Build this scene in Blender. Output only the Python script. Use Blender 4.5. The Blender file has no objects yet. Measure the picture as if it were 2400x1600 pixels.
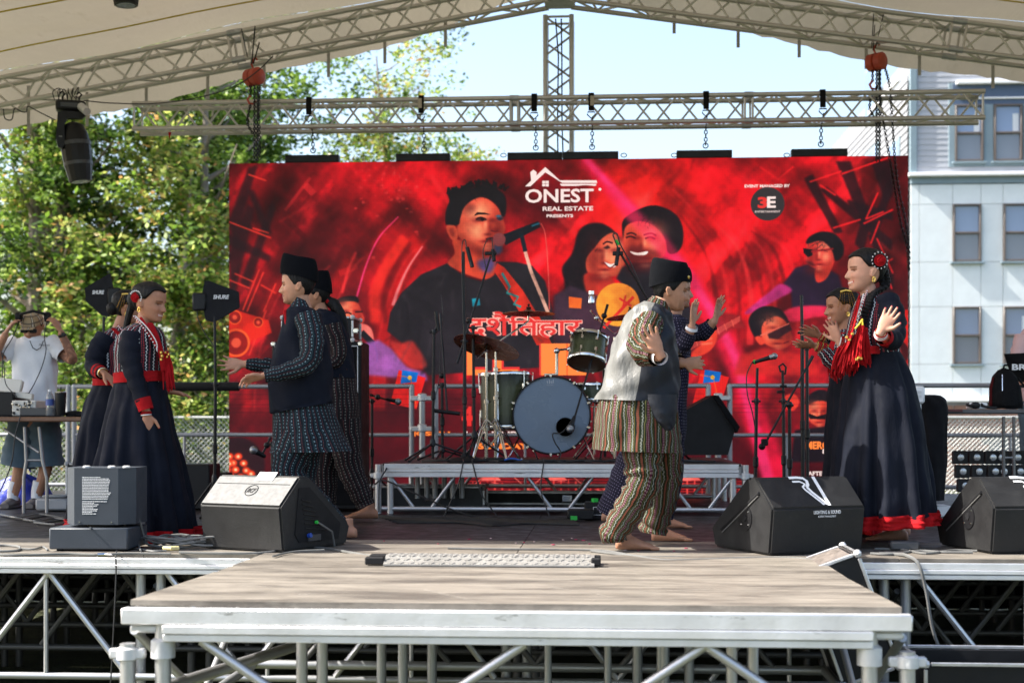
import bpy, bmesh, math, random
import numpy as np
from mathutils import Vector, Matrix, Quaternion
random.seed(7)
RNG = np.random.default_rng(7)
R = math.radians
scene = bpy.context.scene
COL = scene.collection

# ------------------------------------------------------------------ camera
CAM_Z = 0.7625                      # eye height above the stage deck (deck is z = 0)
YAW = R(3.7)                        # the camera looks slightly left of the stage axis
F = 3333.0                          # 50 mm lens on a 2400 px wide photograph
HOR = 985.0                         # horizon row in the photograph
GROUND = -1.22
cd = bpy.data.cameras.new("camera")
cam = bpy.data.objects.new("camera", cd); COL.objects.link(cam)
cam.location = (0, 0, CAM_Z)
cam.rotation_euler = (R(90), 0, YAW)
cd.sensor_width = 36; cd.sensor_fit = 'HORIZONTAL'; cd.lens = 50
cd.shift_y = 185/2400
cd.clip_start = 0.1; cd.clip_end = 2000
cd.dof.use_dof = True; cd.dof.focus_distance = 9.3; cd.dof.aperture_fstop = 2.4
scene.camera = cam

# ------------------------------------------------------------------ daylight
SUN_AZ = R(83)                      # how far left of straight behind the camera the sun stands
SUN_EL = R(45)
w = bpy.data.worlds.new("World"); scene.world = w; w.use_nodes = True
nt = w.node_tree
sky = nt.nodes.new("ShaderNodeTexSky"); sky.sky_type = 'NISHITA'; sky.sun_disc = False
sky.sun_elevation = SUN_EL
sky.air_density = 1.0; sky.dust_density = 3.0; sky.ozone_density = 0.4
bg = nt.nodes["Background"]; bg.inputs[1].default_value = 0.15
nt.links.new(sky.outputs[0], bg.inputs[0])
to_sun = Vector((-math.sin(SUN_AZ)*math.cos(SUN_EL), -math.cos(SUN_AZ)*math.cos(SUN_EL), math.sin(SUN_EL)))
sky.sun_rotation = math.atan2(to_sun.x, to_sun.y) % (2*math.pi)
sd = bpy.data.lights.new("sun", 'SUN'); sd.energy = 5.0; sd.angle = R(0.5); sd.color = (1.0, 0.955, 0.88)
sun = bpy.data.objects.new("sun", sd); COL.objects.link(sun)
sun.rotation_euler = (-to_sun).to_track_quat('-Z', 'Y').to_euler(); sun.location = (-20, -10, 20)
scene.view_settings.view_transform = 'Standard'; scene.view_settings.look = 'None'
scene.view_settings.exposure = 1.4; scene.view_settings.gamma = 1
scene.view_settings.use_curve_mapping = False
scene.render.engine = 'CYCLES'
scene.cycles.max_bounces = 6; scene.cycles.transparent_max_bounces = 12

# ------------------------------------------------------------------ where things stand
cY, sY = math.cos(YAW), math.sin(YAW)
def ray(px, py):
    u = (px-1200)/F; v = (HOR-py)/F
    return Vector((u*cY - sY, u*sY + cY, v))
def P(px, py, Y):                   # point on the plane Y = const (stage axes)
    d = ray(px, py); t = Y/d.y
    return Vector((t*d.x, Y, CAM_Z + t*d.z))
def D(px, py, dep):                 # point at a distance along the optical axis
    d = ray(px, py)
    return Vector((dep*d.x, dep*d.y, CAM_Z + dep*d.z))
def G(px, py, z=0.0):               # point on a horizontal level
    d = ray(px, py); t = (z-CAM_Z)/d.z
    return Vector((t*d.x, t*d.y, z))
RIGHT = Vector((cY, sY, 0)); FWD = Vector((-sY, cY, 0)); UP = Vector((0, 0, 1))

# ------------------------------------------------------------------ node expressions
class E:
    def __init__(s, t, k): s.t = t; s.k = k
    def m(s, op, *a):
        n = s.t.nodes.new("ShaderNodeMath"); n.operation = op
        for i, x in enumerate((s,)+a):
            if isinstance(x, E): s.t.links.new(x.k, n.inputs[i])
            else: n.inputs[i].default_value = x
        return E(s.t, n.outputs[0])
    def __add__(s, o): return s.m('ADD', o)
    def __radd__(s, o): return s.m('ADD', o)
    def __sub__(s, o): return s.m('SUBTRACT', o)
    def __mul__(s, o): return s.m('MULTIPLY', o)
    def __rmul__(s, o): return s.m('MULTIPLY', o)
    def __truediv__(s, o): return s.m('DIVIDE', o)
    def lt(s, o): return s.m('LESS_THAN', o)
    def gt(s, o): return s.m('GREATER_THAN', o)
    def abs(s): return s.m('ABSOLUTE')
    def fr(s): return s.m('FRACT')
    def sin(s): return s.m('SINE')
    def tri(s): return ((s.fr()-0.5).abs())*2.0          # 0..1 triangle wave
    def band(s, c, hw): return (s-c).abs().lt(hw)
def sock(t, v):
    return v.k if isinstance(v, E) else v
def mixc(t, f, a, b):
    n = t.nodes.new("ShaderNodeMix"); n.data_type = 'RGBA'
    for i, x in ((0, f), (6, a), (7, b)):
        if isinstance(x, E): t.links.new(x.k, n.inputs[i])
        elif hasattr(x, 'is_linked'): t.links.new(x, n.inputs[i])
        elif i: n.inputs[i].default_value = (*x, 1) if len(x) == 3 else x
        else: n.inputs[i].default_value = x
    return n.outputs[2]
def uvs(t):
    n = t.nodes.new("ShaderNodeUVMap"); s = t.nodes.new("ShaderNodeSeparateXYZ")
    t.links.new(n.outputs[0], s.inputs[0]); return E(t, s.outputs[0])+(noise(t, 7, 3, .5)-.5)*.045, E(t, s.outputs[1])+(noise(t, 9, 2, .5)-.5)*.03
def noise(t, scale, detail=4, rough=0.55, vec=None, stretch=None, obj=True):
    n = t.nodes.new("ShaderNodeTexNoise"); n.inputs['Scale'].default_value = scale
    n.inputs['Detail'].default_value = detail; n.inputs['Roughness'].default_value = rough
    if vec is None:
        g = t.nodes.new("ShaderNodeTexCoord" if obj else "ShaderNodeNewGeometry")
        vec = g.outputs['Object'] if obj else g.outputs['Position']
    if stretch:
        mp = t.nodes.new("ShaderNodeMapping"); mp.inputs['Scale'].default_value = stretch
        t.links.new(vec, mp.inputs[0]); vec = mp.outputs[0]
    t.links.new(vec, n.inputs['Vector']); return E(t, n.outputs['Fac'])
def remap(e, a, b, c=0., d=1.):
    n = e.t.nodes.new("ShaderNodeMapRange")
    e.t.links.new(e.k, n.inputs[0])
    for i, x in enumerate((a, b, c, d)): n.inputs[i+1].default_value = x
    return E(e.t, n.outputs[0])
MATS = {}
def mat(name, col=(.5, .5, .5), rough=.5, metal=0., var=.12, vscale=6., bump=0., bscale=60., spec=.5,
        sheen=0., emit=None, estr=0., pattern=None, coat=0., alpha=None, stretch=None, trans=0., wear=None,
        rvar=.1, aniso=0.):
    if name in MATS: return MATS[name]
    m = bpy.data.materials.new(name); m.use_nodes = True; t = m.node_tree
    b = t.nodes["Principled BSDF"]; I = b.inputs
    I['Roughness'].default_value = rough; I['Metallic'].default_value = metal
    I['Specular IOR Level'].default_value = spec
    if sheen: I['Sheen Weight'].default_value = sheen; I['Sheen Roughness'].default_value = .4
    if coat: I['Coat Weight'].default_value = coat; I['Coat Roughness'].default_value = .12
    if trans: I['Transmission Weight'].default_value = trans
    I['Base Color'].default_value = (*col, 1)
    c = None
    if pattern: c = pattern(t)
    if var > 0:
        n = noise(t, vscale, 5, .6, stretch=stretch)
        f = remap(n, .3, .7, 1-var, 1+var)
        mx = t.nodes.new("ShaderNodeMix"); mx.data_type = 'RGBA'; mx.blend_type = 'MULTIPLY'
        mx.inputs[0].default_value = 1
        if c is not None: t.links.new(c, mx.inputs[6])
        else: mx.inputs[6].default_value = (*col, 1)
        cc = t.nodes.new("ShaderNodeCombineColor")
        for i in range(3): t.links.new(f.k, cc.inputs[i])
        t.links.new(cc.outputs[0], mx.inputs[7]); c = mx.outputs[2]
        if rvar:
            rr = remap(noise(t, vscale*1.7, 4, .6), .3, .7, max(.02, rough-rvar), min(1, rough+rvar))
            t.links.new(rr.k, I['Roughness'])
    if wear:                         # (colour, threshold, scale, stretch)
        f = remap(noise(t, wear[2], 8, .7, stretch=wear[3] if len(wear) > 3 else None), wear[1], wear[1]+.05)
        c = mixc(t, f, c if c is not None else col, wear[0])
    if c is not None: t.links.new(c, I['Base Color'])
    if bump:
        bn = t.nodes.new("ShaderNodeBump"); bn.inputs['Strength'].default_value = 1; bn.inputs['Distance'].default_value = bump
        h = noise(t, bscale, 5, .6, stretch=stretch)
        t.links.new(h.k, bn.inputs['Height']); t.links.new(bn.outputs[0], I['Normal'])
    if emit: I['Emission Color'].default_value = (*emit, 1); I['Emission Strength'].default_value = estr
    MATS[name] = m
    return m

# ------------------------------------------------------------------ mesh building
class MB:
    def __init__(s): s.v = []; s.f = []; s.uv = []; s.hasuv = False; s.mi = []
    def add(s, vs, fs, uv=None, mi=0):
        o = len(s.v); s.v += [tuple(x) for x in vs]
        s.f += [tuple(i+o for i in f) for f in fs]; s.mi += [mi]*len(fs)
        if uv is not None: s.hasuv = True; s.uv += list(uv)      # one uv per face corner list
        else: s.uv += [None]*len(fs)
        return s
    def box(s, c, size, rot=None, bev=0., mi=0):
        c = Vector(c); hx, hy, hz = size[0]/2, size[1]/2, size[2]/2
        if bev <= 0:
            vs = [Vector((x, y, z)) for x in (-hx, hx) for y in (-hy, hy) for z in (-hz, hz)]
            fs = [(0, 1, 3, 2), (4, 6, 7, 5), (0, 4, 5, 1), (2, 3, 7, 6), (0, 2, 6, 4), (1, 5, 7, 3)]
        else:
            b = min(bev, hx*.9, hy*.9, hz*.9); vs = []; ix = {}
            for sx in (-1, 1):
                for sy in (-1, 1):
                    for sz in (-1, 1):
                        for ax in range(3):
                            p = [sx*(hx-b), sy*(hy-b), sz*(hz-b)]
                            p[ax] = (sx*hx, sy*hy, sz*hz)[ax]
                            ix[(sx, sy, sz, ax)] = len(vs); vs.append(Vector(p))
            fs = []
            S = (-1, 1)
            for ax in range(3):
                a1, a2 = [i for i in range(3) if i != ax]
                for q in S:
                    loop = []
                    for (p1, p2) in ((-1, -1), (1, -1), (1, 1), (-1, 1)):
                        k = [0, 0, 0]; k[ax] = q; k[a1] = p1; k[a2] = p2
                        loop.append(ix[(*k, ax)])
                    fs.append(tuple(loop))
            for ax in range(3):           # edges along ax
                a1, a2 = [i for i in range(3) if i != ax]
                for p1 in S:
                    for p2 in S:
                        k0 = [0, 0, 0]; k0[ax] = -1; k0[a1] = p1; k0[a2] = p2
                        k1 = list(k0); k1[ax] = 1
                        fs.append((ix[(*k0, a1)], ix[(*k1, a1)], ix[(*k1, a2)], ix[(*k0, a2)]))
            for sx in S:
                for sy in S:
                    for sz in S: fs.append(tuple(ix[(sx, sy, sz, a)] for a in range(3)))
        if rot is not None:
            M = rot.to_3x3() if hasattr(rot, 'to_3x3') else rot
            vs = [M @ v for v in vs]
        return s.add([v+c for v in vs], fs, mi=mi)
    def tube(s, p0, p1, r, seg=10, r1=None, mi=0, cap=True):
        return s.path([p0, p1], [r, r if r1 is None else r1], seg, mi=mi, cap=cap)
    def path(s, pts, r, seg=8, mi=0, cap=True, closed=False, uvscale=None):
        pts = [Vector(p) for p in pts]; n = len(pts)
        rs = r if isinstance(r, (list, tuple)) else [r]*n
        T = []
        for i in range(n):
            a = pts[i-1] if (i > 0 or closed) else pts[i]; b = pts[(i+1) % n] if (i < n-1 or closed) else pts[i]
            d = (b-a); T.append(d.normalized() if d.length > 1e-9 else Vector((0, 0, 1)))
        ref = Vector((0, 0, 1)) if abs(T[0].z) < .9 else Vector((1, 0, 0))
        N = (ref - T[0]*ref.dot(T[0])).normalized(); vs = []
        for i in range(n):
            N = N - T[i]*N.dot(T[i])
            N = N.normalized() if N.length > 1e-6 else T[i].orthogonal().normalized()
            B = T[i].cross(N)
            rr = rs[i] if isinstance(rs[i], (tuple, list)) else (rs[i], rs[i])
            for k in range(seg):
                a = 2*math.pi*k/seg; vs.append(pts[i] + N*(math.cos(a)*rr[0]) + B*(math.sin(a)*rr[1]))
        fs = []
        m = n if closed else n-1
        for i in range(m):
            j = (i+1) % n
            for k in range(seg):
                k2 = (k+1) % seg; fs.append((i*seg+k, i*seg+k2, j*seg+k2, j*seg+k))
        if cap and not closed:
            fs.append(tuple(range(seg-1, -1, -1))); fs.append(tuple((n-1)*seg+k for k in range(seg)))
        return s.add(vs, fs, mi=mi)
    def lathe(s, prof, org=(0, 0, 0), axis=(0, 0, 1), seg=24, mi=0, cap=True):
        q = Vector((0, 0, 1)).rotation_difference(Vector(axis).normalized()); org = Vector(org); vs = []; fs = []
        for (r, z) in prof:
            for k in range(seg):
                a = 2*math.pi*k/seg; vs.append(org + q @ Vector((r*math.cos(a), r*math.sin(a), z)))
        for i in range(len(prof)-1):
            for k in range(seg):
                k2 = (k+1) % seg; fs.append((i*seg+k, i*seg+k2, (i+1)*seg+k2, (i+1)*seg+k))
        if cap:
            fs.append(tuple(range(seg-1, -1, -1))); fs.append(tuple((len(prof)-1)*seg+k for k in range(seg)))
        return s.add(vs, fs, mi=mi)
    def ball(s, c, r, seg=12, mi=0):
        c = Vector(c); r = r if isinstance(r, (tuple, list)) else (r, r, r); n = seg//2; vs = [c+Vector((0, 0, -r[2]))]
        for i in range(1, n):
            a = math.pi*i/n - math.pi/2
            for k in range(seg):
                b = 2*math.pi*k/seg
                vs.append(c+Vector((r[0]*math.cos(a)*math.cos(b), r[1]*math.cos(a)*math.sin(b), r[2]*math.sin(a))))
        vs.append(c+Vector((0, 0, r[2]))); fs = []
        for k in range(seg): fs.append((0, 1+(k+1) % seg, 1+k))
        for i in range(n-2):
            for k in range(seg):
                k2 = (k+1) % seg; fs.append((1+i*seg+k, 1+i*seg+k2, 1+(i+1)*seg+k2, 1+(i+1)*seg+k))
        L = len(vs)-1
        for k in range(seg): fs.append((1+(n-2)*seg+k, 1+(n-2)*seg+(k+1) % seg, L))
        return s.add(vs, fs, mi=mi)
    def prism(s, poly, o, ex, ey, ez, depth, mi=0):
        """poly in (ex, ey) from o, extruded by depth along ez"""
        o = Vector(o); n = len(poly)
        a = [o+ex*x+ey*y for x, y in poly]; b = [p+ez*depth for p in a]
        fs = [tuple(range(n-1, -1, -1)), tuple(range(n, 2*n))]
        for i in range(n): j = (i+1) % n; fs.append((i, j, n+j, n+i))
        return s.add(a+b, fs, mi=mi)
    def grid(s, fn, nu, nv, closeu=False, uvf=None, mi=0):
        vs = []; uvl = []
        for j in range(nv+1):
            for i in range(nu if closeu else nu+1):
                vs.append(fn(i/nu, j/nv))
        w_ = nu if closeu else nu+1; fs = []; uv = [] if uvf else None
        for j in range(nv):
            for i in range(nu):
                i2 = (i+1) % w_ if closeu else i+1
                fs.append((j*w_+i, j*w_+i2, (j+1)*w_+i2, (j+1)*w_+i))
                if uvf: uv.append([uvf(i/nu, j/nv), uvf((i+1)/nu, j/nv), uvf((i+1)/nu, (j+1)/nv), uvf(i/nu, (j+1)/nv)])
        return s.add(vs, fs, uv, mi)

ORG = {}                            # world position of each thing's origin
def setp(o, label=None, cat=None, group=None, kind=None):
    if label: o['label'] = label
    if cat: o['category'] = cat
    if group: o['group'] = group
    if kind: o['kind'] = kind
    return o
def thing(name, loc, label, cat, group=None, kind=None):
    o = bpy.data.objects.new(name, None); COL.objects.link(o); o.location = loc
    o.empty_display_size = .1
    ORG[o.name] = Vector(loc)
    return setp(o, label, cat, group, kind)
def finish(me, smooth=True, ang=38):
    if smooth:
        me.polygons.foreach_set('use_smooth', [True]*len(me.polygons))
        me.set_sharp_from_angle(angle=R(ang))
def build(name, mb, mats, parent=None, label=None, cat=None, group=None, kind=None, smooth=True, ang=38, fixn=True):
    me = bpy.data.meshes.new(name)
    if parent is not None: org = ORG[parent.name]
    elif kind == 'structure': org = Vector((0, 0, 0))
    else:
        a = np.array(mb.v); org = Vector(((a[:, 0].min()+a[:, 0].max())/2, (a[:, 1].min()+a[:, 1].max())/2, a[:, 2].min()))
    me.from_pydata([(v[0]-org[0], v[1]-org[1], v[2]-org[2]) for v in mb.v], [], mb.f)
    if mb.hasuv:
        ul = me.uv_layers.new(name="UVMap"); k = 0
        for f, u in zip(mb.f, mb.uv):
            for c in range(len(f)):
                ul.data[k].uv = u[c] if u is not None else (0, 0); k += 1
    if not isinstance(mats, (list, tuple)): mats = [mats]
    for m in mats: me.materials.append(m)
    if len(mats) > 1: me.polygons.foreach_set('material_index', mb.mi)
    if fixn:
        bm = bmesh.new(); bm.from_mesh(me); bmesh.ops.recalc_face_normals(bm, faces=bm.faces); bm.to_mesh(me); bm.free()
    finish(me, smooth, ang)
    o = bpy.data.objects.new(name, me); COL.objects.link(o)
    if parent is not None: o.parent = parent
    else: o.location = org
    ORG[o.name] = org
    return setp(o, label, cat, group, kind)
_rods = {}
def rod(name, parent, p0, p1, r, m, seg=10):
    """a straight bar: one object, mesh shared between all bars of a material"""
    key = (m.name, seg)
    if key not in _rods:
        b = MB().tube((0, 0, 0), (0, 0, 1), 1, seg); me = bpy.data.meshes.new(name)
        me.from_pydata(b.v, [], b.f); me.materials.append(m); finish(me); _rods[key] = me
    o = bpy.data.objects.new(name, _rods[key]); COL.objects.link(o)
    p0 = Vector(p0); p1 = Vector(p1); d = p1-p0
    q = Vector((0, 0, 1)).rotation_difference(d.normalized())
    if parent is not None:
        o.parent = parent; p0 = p0-ORG[parent.name]
    o.rotation_mode = 'QUATERNION'; o.rotation_quaternion = q; o.location = p0; o.scale = (r, r, d.length)
    return o
_blocks = {}
def block(name, parent, c, size, m, bev=0.004, rot=None):
    key = (m.name, tuple(round(x, 4) for x in size), bev)
    if key not in _blocks:
        b = MB().box((0, 0, 0), size, bev=bev); me = bpy.data.meshes.new(name)
        me.from_pydata(b.v, [], b.f)
        bm = bmesh.new(); bm.from_mesh(me); bmesh.ops.recalc_face_normals(bm, faces=bm.faces); bm.to_mesh(me); bm.free()
        me.materials.append(m); _blocks[key] = me
    o = bpy.data.objects.new(name, _blocks[key]); COL.objects.link(o)
    c = Vector(c)
    if parent is not None: o.parent = parent; o.location = c-ORG[parent.name]
    else: o.location = c
    if rot is not None: o.rotation_mode = 'QUATERNION'; o.rotation_quaternion = rot
    return o
def copy_tree(o, loc, rotz=0, label=None, parent=None, scale=None):
    c = o.copy(); COL.objects.link(c)
    if parent is not None: c.parent = parent
    else:
        c.location = loc; c.rotation_euler = (0, 0, rotz); ORG[c.name] = Vector(loc)
        if label: c['label'] = label
        if scale: c.scale = (scale,)*3
    for ch in list(o.children): copy_tree(ch, None, parent=c)
    return c
def rotz(a): return Quaternion((0, 0, 1), a)
FONT_CACHE = {}
def text_mesh(name, txt, m, parent, c, right, up, height, depth=.002, width=None, bold=0., label=None, spacing=1.0, shear=0.):
    """lettering as thin raised geometry; c = centre, right/up = unit axes in the world"""
    cu = bpy.data.curves.new(name, 'FONT'); cu.body = txt; cu.size = 1; cu.extrude = .001; cu.offset = bold
    cu.resolution_u = 3; cu.space_character = spacing; cu.shear = shear
    tmp = bpy.data.objects.new("t", cu); COL.objects.link(tmp)
    dg = bpy.context.evaluated_depsgraph_get(); me = bpy.data.meshes.new_from_object(tmp.evaluated_get(dg))
    bpy.data.objects.remove(tmp)
    n = len(me.vertices); a = np.empty(n*3); me.vertices.foreach_get('co', a); a = a.reshape(-1, 3)
    if n == 0: return None
    mn = a.min(0); mx = a.max(0); sc = height/max(mx[1]-mn[1], 1e-6); sx = sc if width is None else width/(mx[0]-mn[0])
    x = (a[:, 0]-(mn[0]+mx[0])/2)*sx; y = (a[:, 1]-(mn[1]+mx[1])/2)*sc; z = (a[:, 2]+.001)/.002*depth
    rt = np.array(right); u = np.array(up); nn = np.cross(rt, u)
    org = ORG[parent.name] if parent is not None else Vector((0, 0, 0))
    q = x[:, None]*rt+y[:, None]*u+z[:, None]*nn + np.array(c) - np.array(org)
    me.vertices.foreach_set('co', q.ravel()); me.update(); me.materials.clear(); me.materials.append(m)
    me.name = name
    o = bpy.data.objects.new(name, me); COL.objects.link(o); o.parent = parent
    if label: o['label'] = label
    return o
def spline(pts, n=6):
    """Catmull-Rom through points of any dimension"""
    p = [np.array(q, float) for q in pts]; out = []
    p = [2*p[0]-p[1]]+p+[2*p[-1]-p[-2]]
    for i in range(1, len(p)-2):
        for k in range(n):
            t = k/n
            out.append(.5*((2*p[i])+(p[i+1]-p[i-1])*t+(2*p[i-1]-5*p[i]+4*p[i+1]-p[i+2])*t*t+(3*p[i]-p[i-1]-3*p[i+1]+p[i+2])*t**3))
    out.append(p[-2]); return out

# ------------------------------------------------------------------ shared materials
M_ALU = mat('aluminium', (.56, .56, .57), .38, .85, var=.15, vscale=9, bump=.0006, bscale=90)
M_ALUB = mat('aluminium_beam', (.72, .72, .72), .42, .55, var=.10, vscale=5, bump=.0008, bscale=50, wear=((.30, .29, .28), .62, 9, (.4, 1, 2.5)))
M_TRUSS = mat('truss_aluminium', (.54, .52, .49), .42, .65, var=.16, vscale=8)
M_STEEL = mat('galvanised_steel', (.42, .43, .44), .42, .7, var=.2, vscale=14)
M_DARKALU = mat('dark_tube', (.17, .165, .16), .45, .6, var=.2)
M_BLACK = mat('black_plastic', (.009, .009, .010), .45, spec=.28, var=.2, bump=.0006, bscale=200)
M_BLACKR = mat('black_rubber', (.010, .010, .011), .7, spec=.25, var=.2)
M_STAND = mat('black_stand_metal', (.008, .008, .009), .4, .0, spec=.35, var=.1)
M_CHROME = mat('chrome', (.72, .72, .74), .12, 1., var=.05)
M_CABLE = mat('grey_cable', (.13, .13, .125), .5, var=.2)
M_BCABLE = mat('black_cable', (.015, .015, .016), .5, var=.1)
M_WHITE = mat('white_paint', (.8, .8, .8), .5, var=.05)
M_STRAP = mat('black_webbing', (.008, .008, .009), .85, spec=.15, var=.2)
M_CHAIN = mat('black_chain', (.03, .03, .032), .35, .8, var=.1)
M_PRINT = mat('white_print', (.75, .75, .75), .6, var=.0)
# ------------------------------------------------------------------ LED wall picture, drawn with numpy
SX0, SX1 = 537., 2128.
SW, SH = 1600, 800
def s2c(x, y):
    """photograph pixel -> canvas pixel"""
    u = (x-SX0)/(SX1-SX0)
    top = 381-14*u; bot = 1155.7+6*u
    return u*SW, (y-top)/(bot-top)*SH
def draw_poster():
    yy, xx = np.mgrid[0:SH, 0:SW].astype(np.float32)
    img = np.zeros((SH, SW, 3), np.float32)
    def blur(a, r):
        r = int(r)
        if r < 1: return a
        for _ in range(2):
            for ax in (0, 1):
                p = np.pad(a, [(r+1, r) if i == ax else (0, 0) for i in range(2)], mode='edge')
                c = np.cumsum(p, axis=ax)
                a = (np.take(c, np.arange(2*r+1, 2*r+1+a.shape[ax]), axis=ax)-np.take(c, np.arange(0, a.shape[ax]), axis=ax))/(2*r+1)
        return a
    def poly(pts, col, a=1., b=0, curve=False, scr=None, add=False):
        nonlocal img
        if curve:
            q = [np.array(p, float) for p in pts]; n = len(q); o = []
            for i in range(n):
                p0, p1, p2, p3 = q[i-1], q[i], q[(i+1) % n], q[(i+2) % n]
                for k in range(5):
                    t = k/5; o.append(.5*(2*p1+(p2-p0)*t+(2*p0-5*p1+4*p2-p3)*t*t+(3*p1-p0-3*p2+p3)*t**3))
            pts = o
        c = np.array([s2c(*p) for p in pts]); m = 3*int(b)+2
        x0, y0 = np.floor(c.min(0)).astype(int)-m; x1, y1 = np.ceil(c.max(0)).astype(int)+m
        x0, y0 = max(x0, 0), max(y0, 0); x1, y1 = min(x1, SW), min(y1, SH)
        if x1 <= x0 or y1 <= y0: return
        acc = np.zeros((y1-y0, x1-x0), np.float32)
        for oy in (.25, .75):
            py = np.arange(y0, y1)+oy
            for row, Y in enumerate(py):
                xs = []
                for i in range(len(c)):
                    ax_, ay = c[i-1]; bx, by = c[i]
                    if (ay <= Y) != (by <= Y): xs.append(ax_+(Y-ay)*(bx-ax_)/(by-ay))
                xs.sort()
                for k in range(0, len(xs)-1, 2):
                    a0 = np.clip(np.arange(x0, x1)+1-xs[k], 0, 1); a1 = np.clip(xs[k+1]-np.arange(x0, x1), 0, 1)
                    acc[row] += np.minimum(a0, a1)*.5
        if b: acc = blur(acc, b)
        acc = (acc*a)[..., None]; v = img[y0:y1, x0:x1]; cc = np.array(col, np.float32)/255
        if add: img[y0:y1, x0:x1] = 1-(1-v)*(1-acc*cc)
        else: img[y0:y1, x0:x1] = v*(1-acc)+cc*acc
    def line(pts, w_, col, a=1., b=0, add=False, curve=False):
        p = [np.array(q, float) for q in pts]
        if curve: p = spline(p, 8)
        L = []; Rr = []
        for i in range(len(p)):
            d = p[min(i+1, len(p)-1)]-p[max(i-1, 0)]; d = d/max(np.hypot(*d), 1e-6); n = np.array([-d[1], d[0]])
            ww = w_ if not isinstance(w_, tuple) else w_[0]+(w_[1]-w_[0])*i/(len(p)-1)
            L.append(p[i]+n*ww/2); Rr.append(p[i]-n*ww/2)
        poly(L+Rr[::-1], col, a, b, add=add)
    def glow(x, y, rx, ry, col, a=1.):
        nonlocal img
        cx, cy = s2c(x, y); g = np.exp(-((xx-cx)/rx)**2-((yy-cy)/ry)**2)[..., None]*a
        img = img*(1-g)+np.array(col, np.float32)/255*g
    def ell(x, y, rx, ry, col, a=1., b=0, rot=0):
        poly([(x+rx*math.cos(t)*math.cos(rot)-ry*math.sin(t)*math.sin(rot), y+rx*math.cos(t)*math.sin(rot)+ry*math.sin(t)*math.cos(rot))
              for t in np.linspace(0, 2*math.pi, 28, endpoint=False)], col, a, b)
    def soft(x, y, rx, ry, col, a=1.):
        cx, cy = s2c(x, y); x0, x1 = int(max(0, cx-3*rx)), int(min(SW, cx+3*rx)); y0, y1 = int(max(0, cy-3*ry)), int(min(SH, cy+3*ry))
        g = np.exp(-((xx[y0:y1, x0:x1]-cx)/rx)**2-((yy[y0:y1, x0:x1]-cy)/ry)**2)[..., None]*a; img[y0:y1, x0:x1] = img[y0:y1, x0:x1]*(1-g)+np.array(col, np.float32)/255*g
    def shade(x, y, w_, d, sl=0.):
        """model a face: centre, width, side it is lit from"""
        k = w_/100; L_ = (255, 168, 128); S_ = (104, 18, 22)
        for dx, dy, rx, ry, c, a in ((-24*d, -30, 26, 20, L_, .65), (-22*d, 8, 18, 20, L_, .6), (30*d, 10, 18, 50, S_, .6), (10*d, 52, 34, 14, S_, .6), (0, -3, 5, 16, L_, .6), (9*d, 4, 6, 16, S_, .55), (3*d, 17, 10, 4, S_, .7),
                                     (-20*d, -13, 13, 6, S_, .6), (17*d, -13, 12, 6, S_, .7), (0, 32, 16, 4, (120, 14, 24), .8), (0, 38, 12, 4, L_, .35), (-34*d, -40, 16, 14, (70, 14, 18), .5), (0, 47, 12, 7, L_, .4)):
            soft(x+(dx+sl*dy)*k, y+dy*k*1.1, rx*k, ry*k, c, a)
    A = lambda *q: [(530+x/3, 360+y/3) for x, y in q]
    B = lambda *q: [(1310+x/3, 360+y/3) for x, y in q]
    # --- ground colours
    rg = np.random.default_rng(3)
    def fbm(ax, ay, oct=5, ang=0.):
        o = np.zeros((SH, SW), np.float32); c, s = math.cos(ang), math.sin(ang); u = (xx*c+yy*s); v = (-xx*s+yy*c)
        for k in range(oct):
            g = rg.random((64, 64)).astype(np.float32); U = u/ax*2**k; V = v/ay*2**k; i = np.floor(U).astype(int); j = np.floor(V).astype(int); fu = U-i; fv = V-j; fu = fu*fu*(3-2*fu); fv = fv*fv*(3-2*fv)
            q = lambda a, b_: g[(j+b_) % 64, (i+a) % 64]
            o += ((q(0, 0)*(1-fu)+q(1, 0)*fu)*(1-fv)+(q(0, 1)*(1-fu)+q(1, 1)*fu)*fv)*.5**k
        return (o/1.94-.5)*2
    img[:] = np.array((92, 10, 18))/255
    glow(1440, 560, 380, 300, (206, 12, 24), .98); glow(1760, 560, 240, 260, (188, 10, 22), .85)
    glow(880, 430, 170, 110, (205, 16, 28), .85); glow(1120, 420, 150, 110, (214, 18, 30), .85); glow(950, 620, 90, 160, (190, 18, 26), .8)
    glow(620, 600, 90, 260, (120, 10, 18), .9); glow(1490, 480, 150, 150, (255, 34, 26), .8); glow(760, 640, 110, 260, (96, 10, 18), .9)
    glow(1800, 420, 120, 60, (225, 14, 30), .85); glow(1300, 470, 120, 80, (84, 8, 18), .9); glow(1590, 850, 120, 160, (170, 12, 24), .5)
    f1 = fbm(260, 70, 5, -.9); f2 = fbm(200, 60, 5, .7); f3 = fbm(70, 70, 5)
    f = np.clip(1.04+.62*f1+.48*f2+.35*f3, .42, 1.7)[..., None]; img = img*f
    hot = np.clip(f1*1.4+f3*.8-.35, 0, 1)[..., None]*np.clip(1-(yy[..., None]-480)/250, 0, 1); img = img+hot*np.array((.55, .10, .10), np.float32)
    glow(1000, 950, 500, 60, (90, 14, 28), .6); glow(1300, 1080, 1100, 85, (80, 9, 20), .97)
    for i in range(110):                                 # smoke and light streaks
        x = rg.uniform(560, 2100); y = rg.uniform(380, 930); an = rg.choice([-1.1, -.8, .9, 1.2, -.6, .5])+rg.normal(0, .12); l = rg.uniform(20, 130)
        c = [(255, 60, 60), (110, 6, 12), (245, 34, 46), (70, 5, 12)][rg.integers(4)]
        line([(x, y), (x+l*math.cos(an), y-l*math.sin(an))], rg.uniform(1.5, 18), c, rg.uniform(.15, .42), rg.integers(1, 7))
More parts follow.
